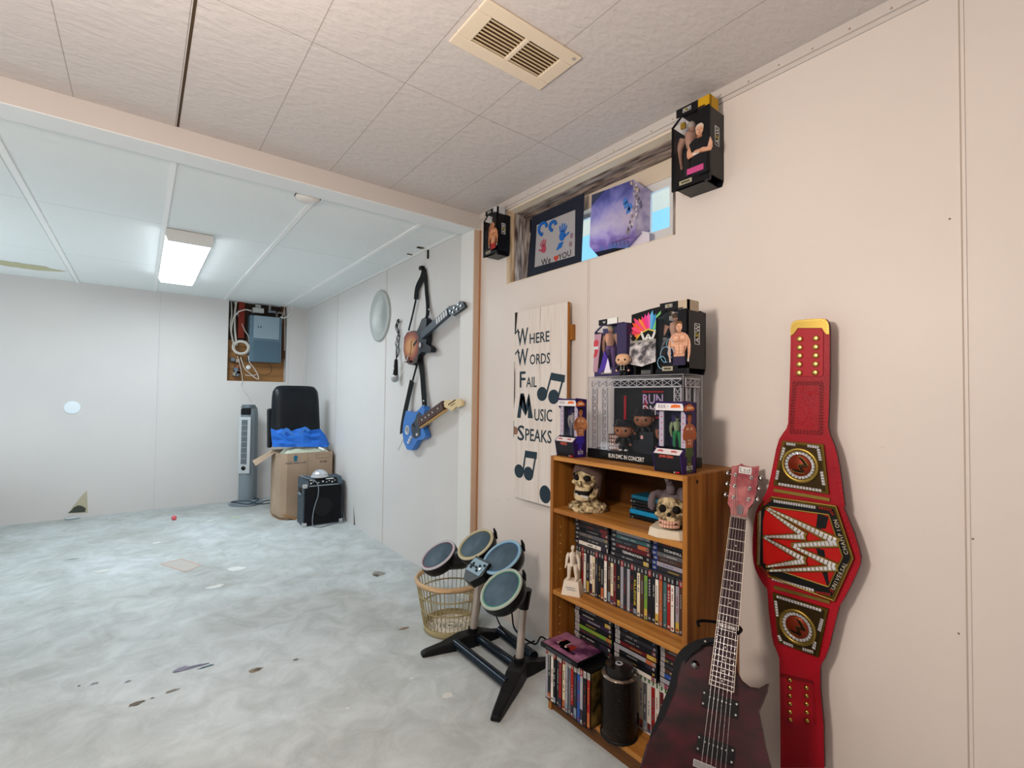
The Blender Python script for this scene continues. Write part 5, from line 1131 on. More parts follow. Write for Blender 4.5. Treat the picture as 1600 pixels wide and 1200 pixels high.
# rainbow display card with pouch
cdp = thing('display_card', (1.03, -1.40, az), 'black card with multicoloured burst and silver pouch on the acrylic case', 'display card')
F = frame((1.028, -1.395, az), (-1, 0, 0), (0, 0, 1))
b = MB(F); b.prism([(-.075, .02), (.078, .02), (.078, .238), (.0, .232), (-.075, .222)], -.004, 0, mat('#101014', .4)); b.build('card', cdp)
b = MB(F); rr = random.Random(4)
for k in range(17):
    a = math.radians(8+k*10.2); L = .062+.03*math.sin(a)+rr.uniform(-.012, .014); c = ['#e07a30', '#d8405a', '#f0507a', '#e85a3a', '#e04878', '#e8823a', '#e83a6a', '#d83a8a', '#e05aa0', '#5aa8d8', '#3a88c8', '#70b8e0', '#e86a4a', '#f05a70', '#e84a5a', '#f08a3a', '#c8a84a'][16-k] if 1 else ''
    if k in (3, 4, 5): c = rr.choice(['#7ac87a', '#9ac860', '#50b0a0'])
    ca, sa = math.cos(a), math.sin(a); w_ = .006
    b.prism([(-.002-w_*sa, .135+w_*ca), (-.002+w_*sa, .135-w_*ca), (-.002+ca*L*.8+w_*1.3*sa, .135+sa*L*.8-w_*1.3*ca), (-.002+ca*L, .135+sa*L), (-.002+ca*L*.8-w_*1.3*sa, .135+sa*L*.8+w_*1.3*ca)], 0, .0005+.00008*k, mat(c, .5))
b.build('colour_burst', cdp)
b = MB(F); b.prism([(-.066, .118), (-.03, .155), (0, .165), (.035, .152), (.068, .122), (.03, .11), (-.03, .11)], .002, .003, mat('#c8b04a', .5)); b.prism([(-.060, .12), (-.028, .150), (0, .159), (.033, .148), (.062, .122), (.03, .114), (-.03, .114)], .003, .0036, M_black); wmark(b, T(0, .141, .0038), .032, M_white); b.build('burst_logo', cdp)
b = MB(F); sv = noisy('#4a484e', '#d0cdd0', 26, .3, name='silver_foil_print', ramp=(.42, .6)); b.add([(-.078, .122, .004), (.076, .122, .004), (.055, .045, .035), (.0, .030, .04), (-.058, .042, .035)], [(0, 4, 3, 2, 1)], sv); b.add([(-.078, .122, .004), (-.078, .115, -.002), (-.058, .03, .0), (-.058, .042, .035)], [(0, 1, 2, 3)], sv); b.add([(.076, .122, .004), (.076, .115, -.002), (.055, .03, 0), (.055, .045, .035)], [(0, 3, 2, 1)], mat('#5a4a44', .5))
b.box(-.078, .076, .118, .126, .0, .006, mat('#a8a49a', .3, .5)); b.build('silver_pouch', cdp)
b = MB(F)
for x in (-.04, .03): b.box(x, x+.008, 0, .05, .0, .03, M_black)
b.box(-.06, .06, 0, .004, -.03, .035, M_black); b.build('stand_feet', cdp)
F = frame((.912, -1.355, az), (-1, -.0, 0), (0, 0, 1))
def bx(b):
    rr = random.Random(3)
    for cx, cy, r_ in ((-.02, .065, .02), (-.035, .04, .016), (-.005, .1, .012), (.0, .07, .012)): b.tube([(cx+r_*math.cos(t), cy+r_*1.3*math.sin(t), .001) for t in [k*math.pi/5 for k in range(9)]], .0011, mat('#8ac0e0', .4), 5)
figure_box('figure_box', F, .118, .236, .105, 'blue and black figure box at the right end on top of the acrylic case', tray='#4a8ad0', skin=SK, trunks='#2c2440', hair='#6a4a2c', flap='#b8a892', extra=bx)
vinyl('bald vinyl figure in a black vest standing on top of the acrylic case', T(1.105, -1.352, az)@RZ(25), .085, mat('#d0a888', .4), M_black, None, lapel=mat('#d8d0c8', .5), shoes=M_black)

# two arcade-shaped boxes
def arcade(F, w, d, h, label, toy_skin, toy_cl, art_skin, art_cl, hair, word):
    o = thing('arcade_box', F@Vector((0, 0, -d/2)), label, 'toy box')
    pur, lav, dk = mat('#2f1a56', .4), mat('#a9a2b4', .4), mat('#18161c', .35)
    b = MB(F); prof = [(0, 0), (0, 0)]
    # side profile: x = depth (0 front .. -d back), y = height
    pr = [(-d, 0), (-.006, 0), (.006, h*.26), (-.012, h*.33), (-d*.34, h*.36), (-d*.34, h*.80), (-.012, h*.86), (-.006, h*.99), (-.012, h), (-d, h*.98)]
    SM = Matrix(((0, 0, 1, 0), (0, 1, 0, 0), (1, 0, 0, 0), (0, 0, 0, 1)))
    for x in (-w/2, w/2-.003): b.prism(pr, x, x+.003, pur, SM)
    b.box(-w/2, w/2, 0, h*.98, -d, -d+.003, pur); b.build('side_panels', o)
    b = MB(F); b.prism([(-d+.003, 0.001), (-.007, .001), (.005, h*.26), (-.013, h*.325), (-d+.003, h*.35)], -w/2+.003, w/2-.003, dk, SM); b.build('lower_cabinet', o)
    b = MB(F); b.add([(-w/2+.004, h*.262, .0058), (w/2-.004, h*.262, .0058), (w/2-.004, h*.328, -.0115), (-w/2+.004, h*.328, -.0115), ], [(0, 1, 2, 3)], mat('#d5cdd0', .4))
    for x in (-.26, .22): b.tube([(w*x-.009, h*.298, -.002), (w*x, h*.306, -.0025), (w*x+.009, h*.296, -.002)], .0022, mat('#b02a34', .5), 5)
    b.build('control_panel', o)
    b = MB(F); b.prism([(-.014, h*.86), (-.007, h*.98), (-.013, h*.99), (-d+.003, h*.975), (-d+.003, h*.85)], -w/2+.003, w/2-.003, pur, SM); MQ = frame((0, h*.92, -.0098), (1, 0, 0), (0, .12, .007)); b.box(-w/2+.001, w/2-.001, -h*.055, h*.055, 0, .0012, mat('#d9d6d8', .4), MQ)
    b.build('marquee', o)
    b = MB(F@frame((0, h*.92, -.0084), (1, 0, 0), (0, .12, .007)))
    for k in range(3): b.box(-w*.4+k*w*.1, -w*.33+k*w*.1, -h*.025, h*.025, 0, .0004, mat('#a8a4ac', .5))
    b.box(-w*.06, -w*.03, -.001, .001, 0, .0004, M_black); b.prism([(w*.05, -h*.02), (w*.4, -h*.012), (w*.38, h*.02), (w*.2, h*.03), (w*.08, h*.018)], 0, .0004, mat('#d8682a', .5)); b.build('marquee_print', o)
    b = MB(F)
    for x in (-w/2+.003, w/2-.003-w*.16): b.box(x, x+w*.16, h*.35, h*.86, -d*.34-.003, -d*.34+.002, lav)
    for k in range(5):
        for x in (-w*.40, w*.37): b.box(x, x+w*.04, h*(.42+k*.085), h*(.44+k*.085), -d*.34+.002, -d*.34+.0025, mat('#a84a5a', .5))
    b.build('window_frame_card', o)
    b = MB(F); b.box(-w*.32, w*.32, h*.345, h*.85, -d+.004, -d+.006, noisy('#1c1a3c', '#5a4a8a', 14, .5, name='night_print')); b.build('printed_backing', o)
    b = MB(F); toy_person(b, T(.0, h*.355, -d*.66)@RX(-90), h*.43, toy_skin, toy_cl, mat(hair, .6)); b.build('action_figure', o)
    b = MB(F); b.box(-w*.33, w*.33, h*.35, h*.855, -d*.34-.001, -d*.34, M_film); b.build('clear_window', o)
    b = MB(F); b.text(word, h*.046, mat('#d85a4a', .5), T(0, h*.225, .0062), width=w*(.5 if len(word) > 7 else .36)); b.box(w*.3, w*.42, h*.015, h*.035, -.004, .0008, mat('#b0182c', .5)); b.box(w*.24, w*.27, h*.018, h*.03, -.004, .0008, M_white)
    b.build('front_lettering', o)
    b = MB(F@T(w/2+.0003, 0, -d/2)@RY(90))
    printed_person(b, T(0, h*.24, 0)@RY(0), h*.60, art_skin, art_cl, mat(hair, .6)); b.prism([(-d*.16, h*.02), (d*.16, h*.02), (d*.14, h*.25), (-d*.14, h*.25)], 0, .0006, art_cl)
    b.prism([(-d*.3, h*.86), (d*.3, h*.87), (d*.36, h*.9), (d*.05, h*.96), (-d*.2, h*.94), (-d*.38, h*.9)], 0, .0006, mat('#d8702a', .5)); b.prism([(-d*.2, h*.885), (d*.2, h*.89), (d*.22, h*.92), (-d*.16, h*.925)], .0006, .001, mat('#f0c8a0', .5))
    b.text('ELITE', h*.055, M_white, T(0, h*.085, .0016), width=d*.42); b.prism([(-.003, h*.125), (.003, h*.125), (0, h*.15)], 0, .0018, mat('#c07a3a', .5)); b.build('side_artwork', o)
    return o
arcade(frame((1.318, -1.275, TZ), (-1, .0, 0), (0, 0, 1)), .098, .066, .222, 'purple arcade-shaped toy box at the left end of the bookcase top', mat('#b0a49c', .5), mat('#7a7480', .5), SK2, mat('#3a2a9a', .5), '#1a1214', 'WRESTLE')
arcade(frame((.862, -1.262, TZ), (-1, .0, 0), (0, 0, 1)), .098, .078, .218, 'purple arcade-shaped toy box holding a green figure at the bookcase right corner', mat('#9aa878', .5), mat('#2a8a4a', .5), mat('#b5623c', .5), mat('#4a5a34', .5), '#3a2a1c', 'JOHN CENA')

# ------------------------------------------------------------------ wooden sign
Z8 = lambda pts: [(790+x/3.333, 440+y/3.333) for x, y in pts]
SY = WY+.04
sg = thing('wooden_sign', (1.76, SY, .67), 'white plank sign with dark lettering and music notes behind the bookcase', 'sign')
M_plank = noisy('#d2c6bd', '#ddd5ce', 4, .7, .2, 50, 'whitewashed_plank', stretch=(12, 12, 1), ramp=(.3, .55)); M_raw = wood('#8a5420', '#b27a3a', 'raw_pine_edge')
cs = [P(u, v, y=SY) for u, v in ((804, 489), (887, 475), (890.5, 795), (808, 779.5))]
x0, x1 = 1.94, cs[1].x; xs = [x0, x0-.175, x1+.005, x1]
zt_, zb_ = 1.612, .672
def plank(xa, xb, name, jag):
    b = MB(frame((0, SY-.018, 0), (-1, 0, 0), (0, 0, 1))); r = random.Random(jag); pts = []
    n = 16
    for k in range(n+1): pts.append((-xa+(r.uniform(0, .004) if jag == 1 else r.uniform(0, .0012)), zb_+(zt_-zb_)*k/n))
    for k in range(n, -1, -1): pts.append((-xb-(r.uniform(0, .0012)), zb_+(zt_-zb_)*k/n))
    b.prism(pts, 0, .018, M_plank, side=M_raw); return b.build(name, sg)
xm = P(*Z8([(176, 600)])[0], y=SY).x
plank(1.94, xm, 'plank', 1); plank(xm, x1, 'plank', 2)
b = MB(); q = P(*Z8([(330, 230)])[0], y=SY-.02); b.box(x1-.012, 1.90, WY+.002, SY-.018, 1.44, 1.51, M_raw); b.box(x1-.012, 1.90, WY+.002, SY-.018, .80, .87, M_raw); b.build('batten', sg)
b = MB(FW(SY)); dk = mat('#2a2420', .8)
b.prism([( -1.9405, 1.612), (-1.92, 1.612), (-1.93, 1.52), (-1.9405, 1.50)], -.001, .0006, dk); b.prism([(-1.9405, 1.36), (-1.934, 1.30), (-1.932, 1.18), (-1.9405, 1.12)], -.001, .0006, dk); b.prism([(-1.9405, 1.06), (-1.936, 1.02), (-1.9405, .97)], -.001, .0006, dk)
b.prism([(-1.9405, 1.03), (-1.90, 1.02), (-1.91, .99), (-1.9405, .985)], -.001, .0005, mat('#8a6a58', .8)); b.build('chipped_edge', sg)
M_ink = mat('#22343f', .6, name='sign_ink')
def word(b, t, x0, x1, y0, y1):
    a, c = P(*Z8([(x0, (y0+y1)/2)])[0], y=SY), P(*Z8([(x1, (y0+y1)/2)])[0], y=SY); m = Z8([((x0+x1)/2, y0), ((x0+x1)/2, y1)]); p0, p1 = P(*m[0], y=SY), P(*m[1], y=SY)
    b.text(t, p0.z-p1.z, M_ink, T((-a.x-c.x)/2, (p0.z+p1.z)/2, .0008), width=a.x-c.x)
def bl_(pts): return [(-P(*q, y=SY).x, P(*q, y=SY).z) for q in Z8(pts)]
for nm, big, rest in (('word_where', ('W', 60, 118, 243, 333), ('HERE', 126, 229, 264, 318)), ('word_words', ('W', 60, 118, 350, 438), ('ORDS', 126, 232, 374, 430)), ('word_fail', ('F', 74, 104, 468, 552), ('AIL', 108, 163, 496, 550)),
                      ('word_music', ('M', 62, 134, 584, 711), ('USIC', 150, 243, 664, 728)), ('word_speaks', ('S', 63, 98, 748, 828), ('PEAKS', 103, 240, 770, 836))):
    b = MB(FW(SY)); word(b, *rest)
    if big[0] != 'M': word(b, *big)
    else:
        for pp in ([(60, 708), (78, 711), (90, 600), (78, 582)], [(78, 582), (112, 690), (106, 640), (96, 582)], [(78, 582), (96, 640), (106, 690), (100, 600)], [(74, 640), (80, 582), (108, 660), (104, 700)], [(104, 700), (101, 660), (121, 582), (127, 640)], [(119, 582), (124, 590), (142, 712), (116, 711)]):
            b.prism(bl_(pp), 0, .0008, M_ink)
    if big[0] == 'M':
        b.M = FW(SY)
        b.M = FW(SY)
    if big[0] == 'W':   # curl on the script capital
        q = P(*Z8([(70, big[3]+30)])[0], y=SY); b.tube([(-q.x-.012+.016*math.cos(t), q.z+.0+.016*math.sin(t), .0006) for t in [k*math.pi/7+.3 for k in range(7)]], .0035, M_ink, 6)
    b.build(nm, sg)
def note(b, hx, hy, hx2, hy2, bx, by, bx2, by2):
    Q = lambda u, v: (lambda p: (-p.x, p.z))(P(*Z8([(u, v)])[0], y=SY))
    h1, h2, t1, t2 = Q(hx, hy), Q(hx2, hy2), Q(bx, by), Q(bx2, by2)
    for h in (h1, h2): b.prism([(h[0]+.037*math.cos(t), h[1]+.034*math.sin(t)) for t in [k*math.pi/9 for k in range(18)]], 0, .0006, M_ink)
    for h, t in ((h1, t1), (h2, t2)): b.prism([(h[0]+.026, h[1]), (h[0]+.037, h[1]), (t[0]+.006, t[1]), (t[0]-.006, t[1])], 0, .0007, M_ink)
    b.prism([(t1[0]-.006, t1[1]), (t2[0]+.006, t2[1]), (t2[0]+.003, t2[1]-.034), (t1[0]-.009, t1[1]-.034)], 0, .0008, M_ink)
b = MB(FW(SY)); note(b, 190, 585, 250, 600, 242, 474, 305, 487); b.build('painted_notes', sg)
b = MB(FW(SY)); note(b, 70, 987, 119, 1000, 106, 880, 160, 888); b.build('painted_notes', sg)
b = MB(FW(SY)); q = P(*Z8([(206, 1108)])[0], y=SY); b.prism([(-q.x+.040*math.cos(t), q.z+.042*math.sin(t)) for t in [k*math.pi/9 for k in range(18)]], 0, .0006, M_ink); b.build('painted_notes', sg)

# ------------------------------------------------------------------ toy drum kit
dr = thing('drum_kit', (1.77, -1.30, 0), 'black toy drum kit with four round pads on a low stand before the bookcase', 'drum kit')
M_dr = mat('#121315', .4, name='black_drum_plastic'); M_al = mat('#c4bab2', .42, .55, name='brushed_tube')
pads = [('pad_red', (684, 867), 2.38, (-.10, .55, .83), '#b8b8c0', '#8a3a44'), ('pad_yellow', (743, 850), 2.29, (0, .57, .82), '#b9b49a', '#b0a04a'), ('pad_blue', (784, 870), 2.13, (0, .57, .82), '#8fb4cc', '#4a8ab8'), ('pad_green', (783, 920), 1.93, (-.18, .60, .78), '#a3b0a6', '#3a9a7a')]
pc_ = []
M_pad = noisy('#3a4e5c', '#4a6070', 14, .5, .1, 200, 'rubber_drum_skin')
for nm, uv, dep, n, rim, ring in pads:
    c = D(*uv, dep); n = Vector(n).normalized(); pc_.append((c, n)); F = frame(c, Vector((-1, 0, 0)), n.cross(Vector((-1, 0, 0)))); R0 = .098
    b = MB(F); b.lathe([(R0*.55, -.06), (R0*.9, -.052), (R0*.99, -.03), (R0, -.008), (R0*.985, -.002)], M_dr, n=44); o = b.build('drum_pad', dr)
    b = MB(F); b.lathe([(R0*.985, -.004), (R0*.97, .004), (R0*.90, .006), (R0*.86, .002), (R0*.85, -.002)], mat(rim, .5), n=44); b.build('rim', o)
    b = MB(F); b.lathe([(R0*.855, -.002), (R0*.85, .0012), (R0*.82, .0015)], mat(ring, .5), n=44); b.build('coloured_ring', o)
    b = MB(F); b.lathe([(R0*.83, -.001), (R0*.8, .0018), (R0*.3, .0012), (R0*.28, .002), (R0*.14, .001), (0, .001)], M_pad, n=44); b.build('drum_skin', o)
# central bridge with buttons, braces behind the pads
b = MB()
for i in range(3):
    (a, n1), (c, n2) = pc_[i], pc_[i+1]
    b.tube([a-n1*.05, (a+c)/2-(n1+n2)*.03, c-n2*.05], [.04, .05, .04], M_dr, 10)
for (c, n) in (pc_[1], pc_[2], pc_[3]):
    u_ = Vector((-.45, -.5, .75)); u_ = (u_-n*u_.dot(n)).normalized(); b.tube([c+u_*.095-n*.03, c+u_*.108-n*.0, c+u_*.112+n*.022], [.010, .008, .004], M_dr, 8)
b.build('pad_bridge', dr)
cc = (pc_[1][0]+pc_[2][0])/2+Vector((.02, .105, -.045)); cc = D(742, 889, 2.12); n = Vector((-.25, .62, .74)).normalized(); F = frame(cc, Vector((-1, 0, 0)), n.cross(Vector((-1, 0, 0))))
b = MB(F); b.prism([(-.055, .055), (.055, .055), (.07, -.01), (.03, -.06), (-.02, -.06), (-.06, -.01)], -.04, 0, M_dr); o = b.build('control_box', dr, .006)
b = MB(F); b.box(-.05, .055, -.02, .045, 0, .002, mat('#7a97a8', .4)); b.box(-.042, -.012, .006, .012, .002, .008, M_black); b.box(-.03, -.024, -.006, .024, .002, .008, M_black)
for x, y in ((.02, .02), (.035, .008), (.02, -.004), (.005, .008), (.045, .03)): b.cyl((x, y, .002), (x, y, .007), .006, M_black if x != .035 else M_chrome, n=10)
b.build('button_panel', dr)
# stand: two uprights, feet, three cross bars
for (x, y, tip1, tip2) in ((1.61, -1.30, (1.43, -1.045), (1.60, -1.475)), (1.945, -1.285, (1.985, -1.035), (1.93, -1.475))):
    top = Vector((x, y-.03, .36)) if x < 1.8 else Vector((x-.03, y-.02, .40))
    b = MB(); d_ = (top-Vector((x, y, .05))); b.tube([Vector((x, y, .045)), Vector((x, y, .05))+d_*.86], .0165, M_al, 20); b.build('upright', dr)
    b = MB(); b.tube([Vector((x, y, .04)), Vector((x, y, .075))], .024, M_dr, 16); b.build('foot_collar', dr); b = MB(); q = Vector((x, y, .05)); b.tube([q+d_*.72, q+d_*.78, q+d_*.98], [.022, .024, .03], M_dr, 16); b.build('clamp_collar', dr)
    for tp in (tip1, tip2):
        t3 = Vector((tp[0], tp[1], 0)); c3 = Vector((x, y, 0)); dv = (t3-c3); L = dv.length; s = dv.normalized(); pn = Vector((-s.y, s.x, 0))
        b = MB(); st = [(0, .042, .058), (.25, .040, .056), (.6, .030, .034), (.93, .022, .024), (1, .019, .018)]; vs = []
        for f_, w_, h_ in st:
            p0 = c3+dv*f_; vs += [p0-pn*w_, p0+pn*w_, p0+pn*w_*.8+Vector((0, 0, h_)), p0-pn*w_*.8+Vector((0, 0, h_))]
        fs = [(4*i+j, 4*i+(j+1) % 4, 4*i+4+(j+1) % 4, 4*i+4+j) for i in range(4) for j in range(4)]+[(3, 2, 1, 0), (16, 17, 18, 19)]
        b.add(vs, fs, M_dr); b.build('foot', dr, .005)
for k, (a, c) in enumerate((((1.945, -1.19, .03), (1.548, -1.19, .03)), ((1.915, -1.30, .03), (1.635, -1.30, .03)), ((1.91, -1.42, .035), (1.63, -1.40, .035)))):
    b = MB(); b.tube([a, c], .021 if k != 2 else .024, mat('#16202a', .22, .3), 16); b.build('cross_bar', dr)
b = MB(); b.tube(bez([(1.72, -1.32, .33), (1.74, -1.36, .2), (1.76, -1.40, .10), (1.72, -1.48, .03), (1.66, -1.47, .09), (1.62, -1.50, .06), (1.5, -1.5, .05), (1.42, -1.45, .03), (1.40, -1.34, .008)], 8), .004, M_black, 6)
b.tube(bez([(1.90, -1.33, .3), (1.84, -1.36, .12), (1.80, -1.44, .01), (1.74, -1.50, .03)], 8), .0035, M_black, 6)
tag(b.build('drum_cable'), 'black cable sagging behind the toy drum kit to the bookcase foot', 'cable')

# ------------------------------------------------------------------ plastic laundry basket
M_bk = mat('#aa9f78', .45, name='tan_plastic'); M_bk2 = mat('#c9ab84', .4, name='light_tan_plastic')
BC = Vector((2.15, -1.285, 0)); bs = thing('laundry_basket', BC, 'round tan plastic laundry basket with slatted sides behind the drum kit', 'basket')
A = T(*BC)
b = MB(A); b.lathe([(.128, 0), (.135, .004), (.138, .035), (.135, .035), (.132, .008), (.128, .004)], M_bk, n=48); b.build('bottom_band', bs)
b = MB(A)
for k in range(16):
    for ring in (.035, .06, .085, .108): t = k*math.pi/8+(ring*31 % 1); b.box(ring-.004, ring+.006, -.010-.03*(ring-.03), .010+.03*(ring-.03), .004, .008, mat('#e8e0d0', .5), RZ(math.degrees(t)))
for r_ in (.02, .046, .072, .098, .122): b.lathe([(r_-.004, .003), (r_-.004, .009), (r_+.004, .009), (r_+.004, .003)], mat('#e8e0d0', .5), n=36)
b.build('pierced_bottom', bs)
b = MB(A); RT, HT = .176, .262
b.lathe([(RT-.004, HT-.022), (RT+.006, HT-.024), (RT+.010, HT-.006), (RT+.004, HT+.002), (RT-.006, HT), (RT-.008, HT-.02)], M_bk2, n=56); b.build('rim', bs)
for k in range(44):
    t = k*2*math.pi/44; c_, s_ = math.cos(t), math.sin(t); b = MB(A@RZ(math.degrees(t)))
    b.prism([(.135, .030), (.139, .030), (RT+.002, HT-.018), (RT-.003, HT-.018)], -.0013, .0013, M_bk, Matrix(((1, 0, 0, 0), (0, 0, -1, 0), (0, 1, 0, 0), (0, 0, 0, 1)))); b.build('slat', bs)
for h_ in (.115, .185):
    r_ = .138+(RT-.138)*(h_-.045)/(HT-.063); b = MB(A); b.lathe([(r_-.003, h_-.003), (r_+.003, h_-.003), (r_+.0035, h_+.003), (r_-.0025, h_+.003), (r_-.003, h_-.003)], M_bk, n=48); b.build('hoop', bs)
for s_ in (-45, 135):
    b = MB(A@RZ(s_)); b.tube([(RT+.008+.012*math.cos(t*2.2), .055*math.sin(t*1.4), HT-.008) for t in [(-1+k/6) for k in range(13)]], .007, M_bk2, 8); b.build('handle', bs)

# ------------------------------------------------------------------ electric guitar on its stand
GN = D(1154, 809, 1.42); GL = D(1127, 1075, 1.22); gd = (GL-GN).normalized()
a_ = gd.cross(Vector((0, 1, 0))).normalized(); b_ = gd.cross(a_).normalized()
def prj(p): q = p-CAM; z = q.dot(FWD); return (800+FPX*q.dot(RGT)/z, 600+FPX*q.dot(DWN)/z)
gw = (a_*math.cos(math.radians(150))+b_*math.sin(math.radians(150))).normalized(); GF = frame(GN, gw, -gd); GI = GF.inverted()
gn = Vector((GF[0][2], GF[1][2], GF[2][2]))
def gp(u, v, z=0.0):
    r = ray(u, v); o = GN+gn*z; t = (o-CAM).dot(gn)/r.dot(gn); q = GI@(CAM+r*t); return (q.x, q.y)
Z6b = lambda pts: [(1020+x/2.729, 700+y/2.727) for x, y in pts]
gt = thing('electric_guitar', GF@Vector((0, -.80, 0)), 'dark red electric guitar with pink-sheened headstock standing right of the bookcase', 'guitar')
M_gbody = noisy('#180206', '#3c0410', 16, .28, 0, 1, 'quilted_dark_red', stretch=(1, 1, 2.2)); M_gbody.node_tree.nodes['Principled BSDF'].inputs['Specular IOR Level'].default_value = .35; M_ghead = noisy('#8f3c46', '#c87f80', 18, .2, 0, 1, 'flamed_veneer_sheen', coat=.6)  # headstock's pink includes specular sheen put into the colour
oz = -.022
out = [gp(u, v, oz) for u, v in ((1120, 1001), (1105, 1003), (1090, 1010), (1075, 1020), (1064, 1034), (1059, 1052), (1057, 1068), (1050, 1090), (1040, 1115))]
lowL = [(-.135, -.575), (-.158, -.63), (-.165, -.68), (-.150, -.735), (-.11, -.775), (-.05, -.797), (0, -.80), (.05, -.797), (.11, -.775), (.15, -.735), (.162, -.68), (.150, -.625), (.125, -.58), (.110, -.54)]
upR = [gp(u, v, oz) for u, v in ((1187, 1112), (1194, 1096), (1200, 1082), (1202, 1068), (1197, 1069), (1186, 1075), (1172, 1073), (1160, 1063), (1153, 1050), (1151, 1030))]
ol = out+lowL+upR
b = MB(GF); b.prism(ol, oz-.045, oz-.006, M_gbody); cx_ = sum(p[0] for p in ol)/len(ol); cy_ = sum(p[1] for p in ol)/len(ol)
b.prism(ol, oz-.006, oz, M_gbody, s1=.965); b.build('body', gt, .003)
FL = (GL-GN).length; SL = FL/.7194
fw_ = lambda y: .0212+(.0285-.0212)*(-y/FL)
b = MB(GF); b.prism([(-.021, 0), (.021, 0), (.0285, -FL), (-.0285, -FL)], -.006, 0, mat('#2e1a20', .45, name='rosewood')); b.build('fretboard', gt)
b = MB(GF); b.prism([(-.0205, 0), (.0205, 0), (.0275, -FL+.02), (-.0275, -FL+.02)], -.028, -.006, mat('#4a0e1a', .3)); o = b.build('neck', gt, .006)
b = MB(GF)
for s_ in (-1, 1): b.prism([(s_*.0205, 0), (s_*.022, 0), (s_*.0296, -FL), (s_*.028, -FL)], -.006, .0004, mat('#cfc4b4', .4))
b.build('fretboard_binding', gt)
b = MB(GF)
for k in range(1, 23): y = -SL*(1-2**(-k/12)); w_ = fw_(y); b.box(-w_, w_, y-.0009, y+.0009, 0, .0012, mat('#d8d4cc', .25, .8))
b.build('frets', gt)
b = MB(GF)
for k in (3, 5, 7, 9, 15, 17, 19, 21): y = -SL*(1-(2**(-k/12)+2**(-(k-1)/12))/2); b.cyl((0, y, 0), (0, y, .0005), .0022, mat('#b8b4ac', .4), n=10)
y = -SL*(1-(2**(-12/12)+2**(-11/12))/2); b.box(-.022, .022, y-.0055, y+.0055, 0, .0004, mat('#6a5a58', .5)); b.text('MODEL 256' if 0 else 'EC-256', .007, M_white, T(0, y, .0007), width=.038); b.build('inlays', gt)
hp = [gp(u, v, -.004) for u, v in Z6b([(338, 75), (352, 76), (366, 73), (378, 66), (390, 74), (420, 80), (455, 76), (449, 120), (441, 190), (426, 238), (408, 256), (398, 298), (333, 290), (331, 258), (319, 236), (329, 160), (335, 100)])]
b = MB(GF); b.prism(hp, -.018, -.004, M_ghead, side=mat('#5a1a24', .3)); b.build('headstock', gt, .0012)
b = MB(GF); b.box(-.0225, .0225, -.002, .004, -.006, .003, mat('#8a7e74', .4)); b.build('nut', gt)
q = gp(*Z6b([(372, 262)])[0], -.004); b = MB(GF); b.prism([(q[0]-.008, q[1]-.016), (q[0]+.008, q[1]-.016), (q[0]+.008, q[1]+.008), (q[0], q[1]+.016), (q[0]-.008, q[1]+.008)], -.004, -.002, mat('#7a747a', .3, .3)); b.build('truss_cover', gt, .001)
q = gp(*Z6b([(393, 96)])[0], -.004); b = MB(GF); b.box(q[0]-.017, q[0]+.018, q[1]-.011, q[1]+.012, -.004, -.0034, M_white); b.text('Ltd', .017, mat('#9a9aa0', .4), T(q[0], q[1], -.0031), width=.028); b.build('headstock_logo', gt)
posts = []
for (pu, pv, bu, bv) in ((352, 115, 318, 107), (348, 162, 316, 152), (343, 210, 309, 198), (420, 127, 460, 128), (413, 173, 452, 172), (408, 220, 446, 218)):
    a = gp(*Z6b([(pu, pv)])[0], -.004); c = gp(*Z6b([(bu, bv)])[0], -.014); posts.append(a)
    b = MB(GF); b.lathe([(.0062, -.004), (.0058, -.001), (.004, -.001)], M_chrome, T(a[0], a[1], 0), n=16); b.cyl((a[0], a[1], -.004), (a[0], a[1], .007), .0033, M_chrome, n=10)
    b.cyl((a[0], a[1], -.014), (c[0], c[1], -.014), .002, M_chrome, n=8); b.ball((c[0], c[1], -.014), (.0075, .0085, .006), M_chrome, 12); b.build('tuning_peg', gt)
BR = -SL
strs = [posts[2], posts[1], posts[0], posts[3], posts[4], posts[5]]
b = MB(GF)
for k in range(6):
    x0, x1 = -.0175+.007*k, -.026+.0104*k; b.tube([(strs[k][0], strs[k][1], .004), (x0, 0, .004), (x1, BR, .012)],   .0004 if k > 2 else .0006, M_chrome, 5, caps=False)
b.build('strings', gt)
for y in (-FL-.035, BR+.042):
    b = MB(GF); b.box(-.042, .042, y-.019, y+.019, oz-.001, oz+.008, mat('#0d0d0f', .35))
    for k in range(6): b.cyl((-.024+.0096*k, y+.007, oz+.008), (-.024+.0096*k, y+.007, oz+.009), .002, M_chrome, n=8)
    for s_ in (-1, 1): b.cyl((s_*.038, y+.012, oz+.008), (s_*.038, y+.012, oz+.0105), .0025, M_chrome, n=8); b.cyl((s_*.038, y-.012, oz+.008), (s_*.038, y-.012, oz+.0105), .0025, M_chrome, n=8)
    b.build('pickup', gt, .002)
b = MB(GF); b.box(-.045, .045, BR-.008, BR+.008, oz, oz+.016, M_chrome); b.box(-.045, .045, BR-.05, BR-.036, oz, oz+.018, M_chrome); b.build('bridge', gt, .002)
for k, (x, y) in enumerate(((.09, -.62), (.11, -.68), (.075, -.70))): b = MB(GF); b.lathe([(.011, oz), (.011, oz+.012), (.008, oz+.015), (0, oz+.015)], M_black, T(x, y, 0), n=18); b.build('control_knob', gt)
q = gp(*Z6b([(181, 923)])[0], oz); b = MB(GF); b.lathe([(.010, oz), (.010, oz+.003), (.004, oz+.004), (.0035, oz+.014), (0, oz+.015)], M_chrome, T(q[0], q[1], 0), n=16); b.build('toggle_switch', gt)
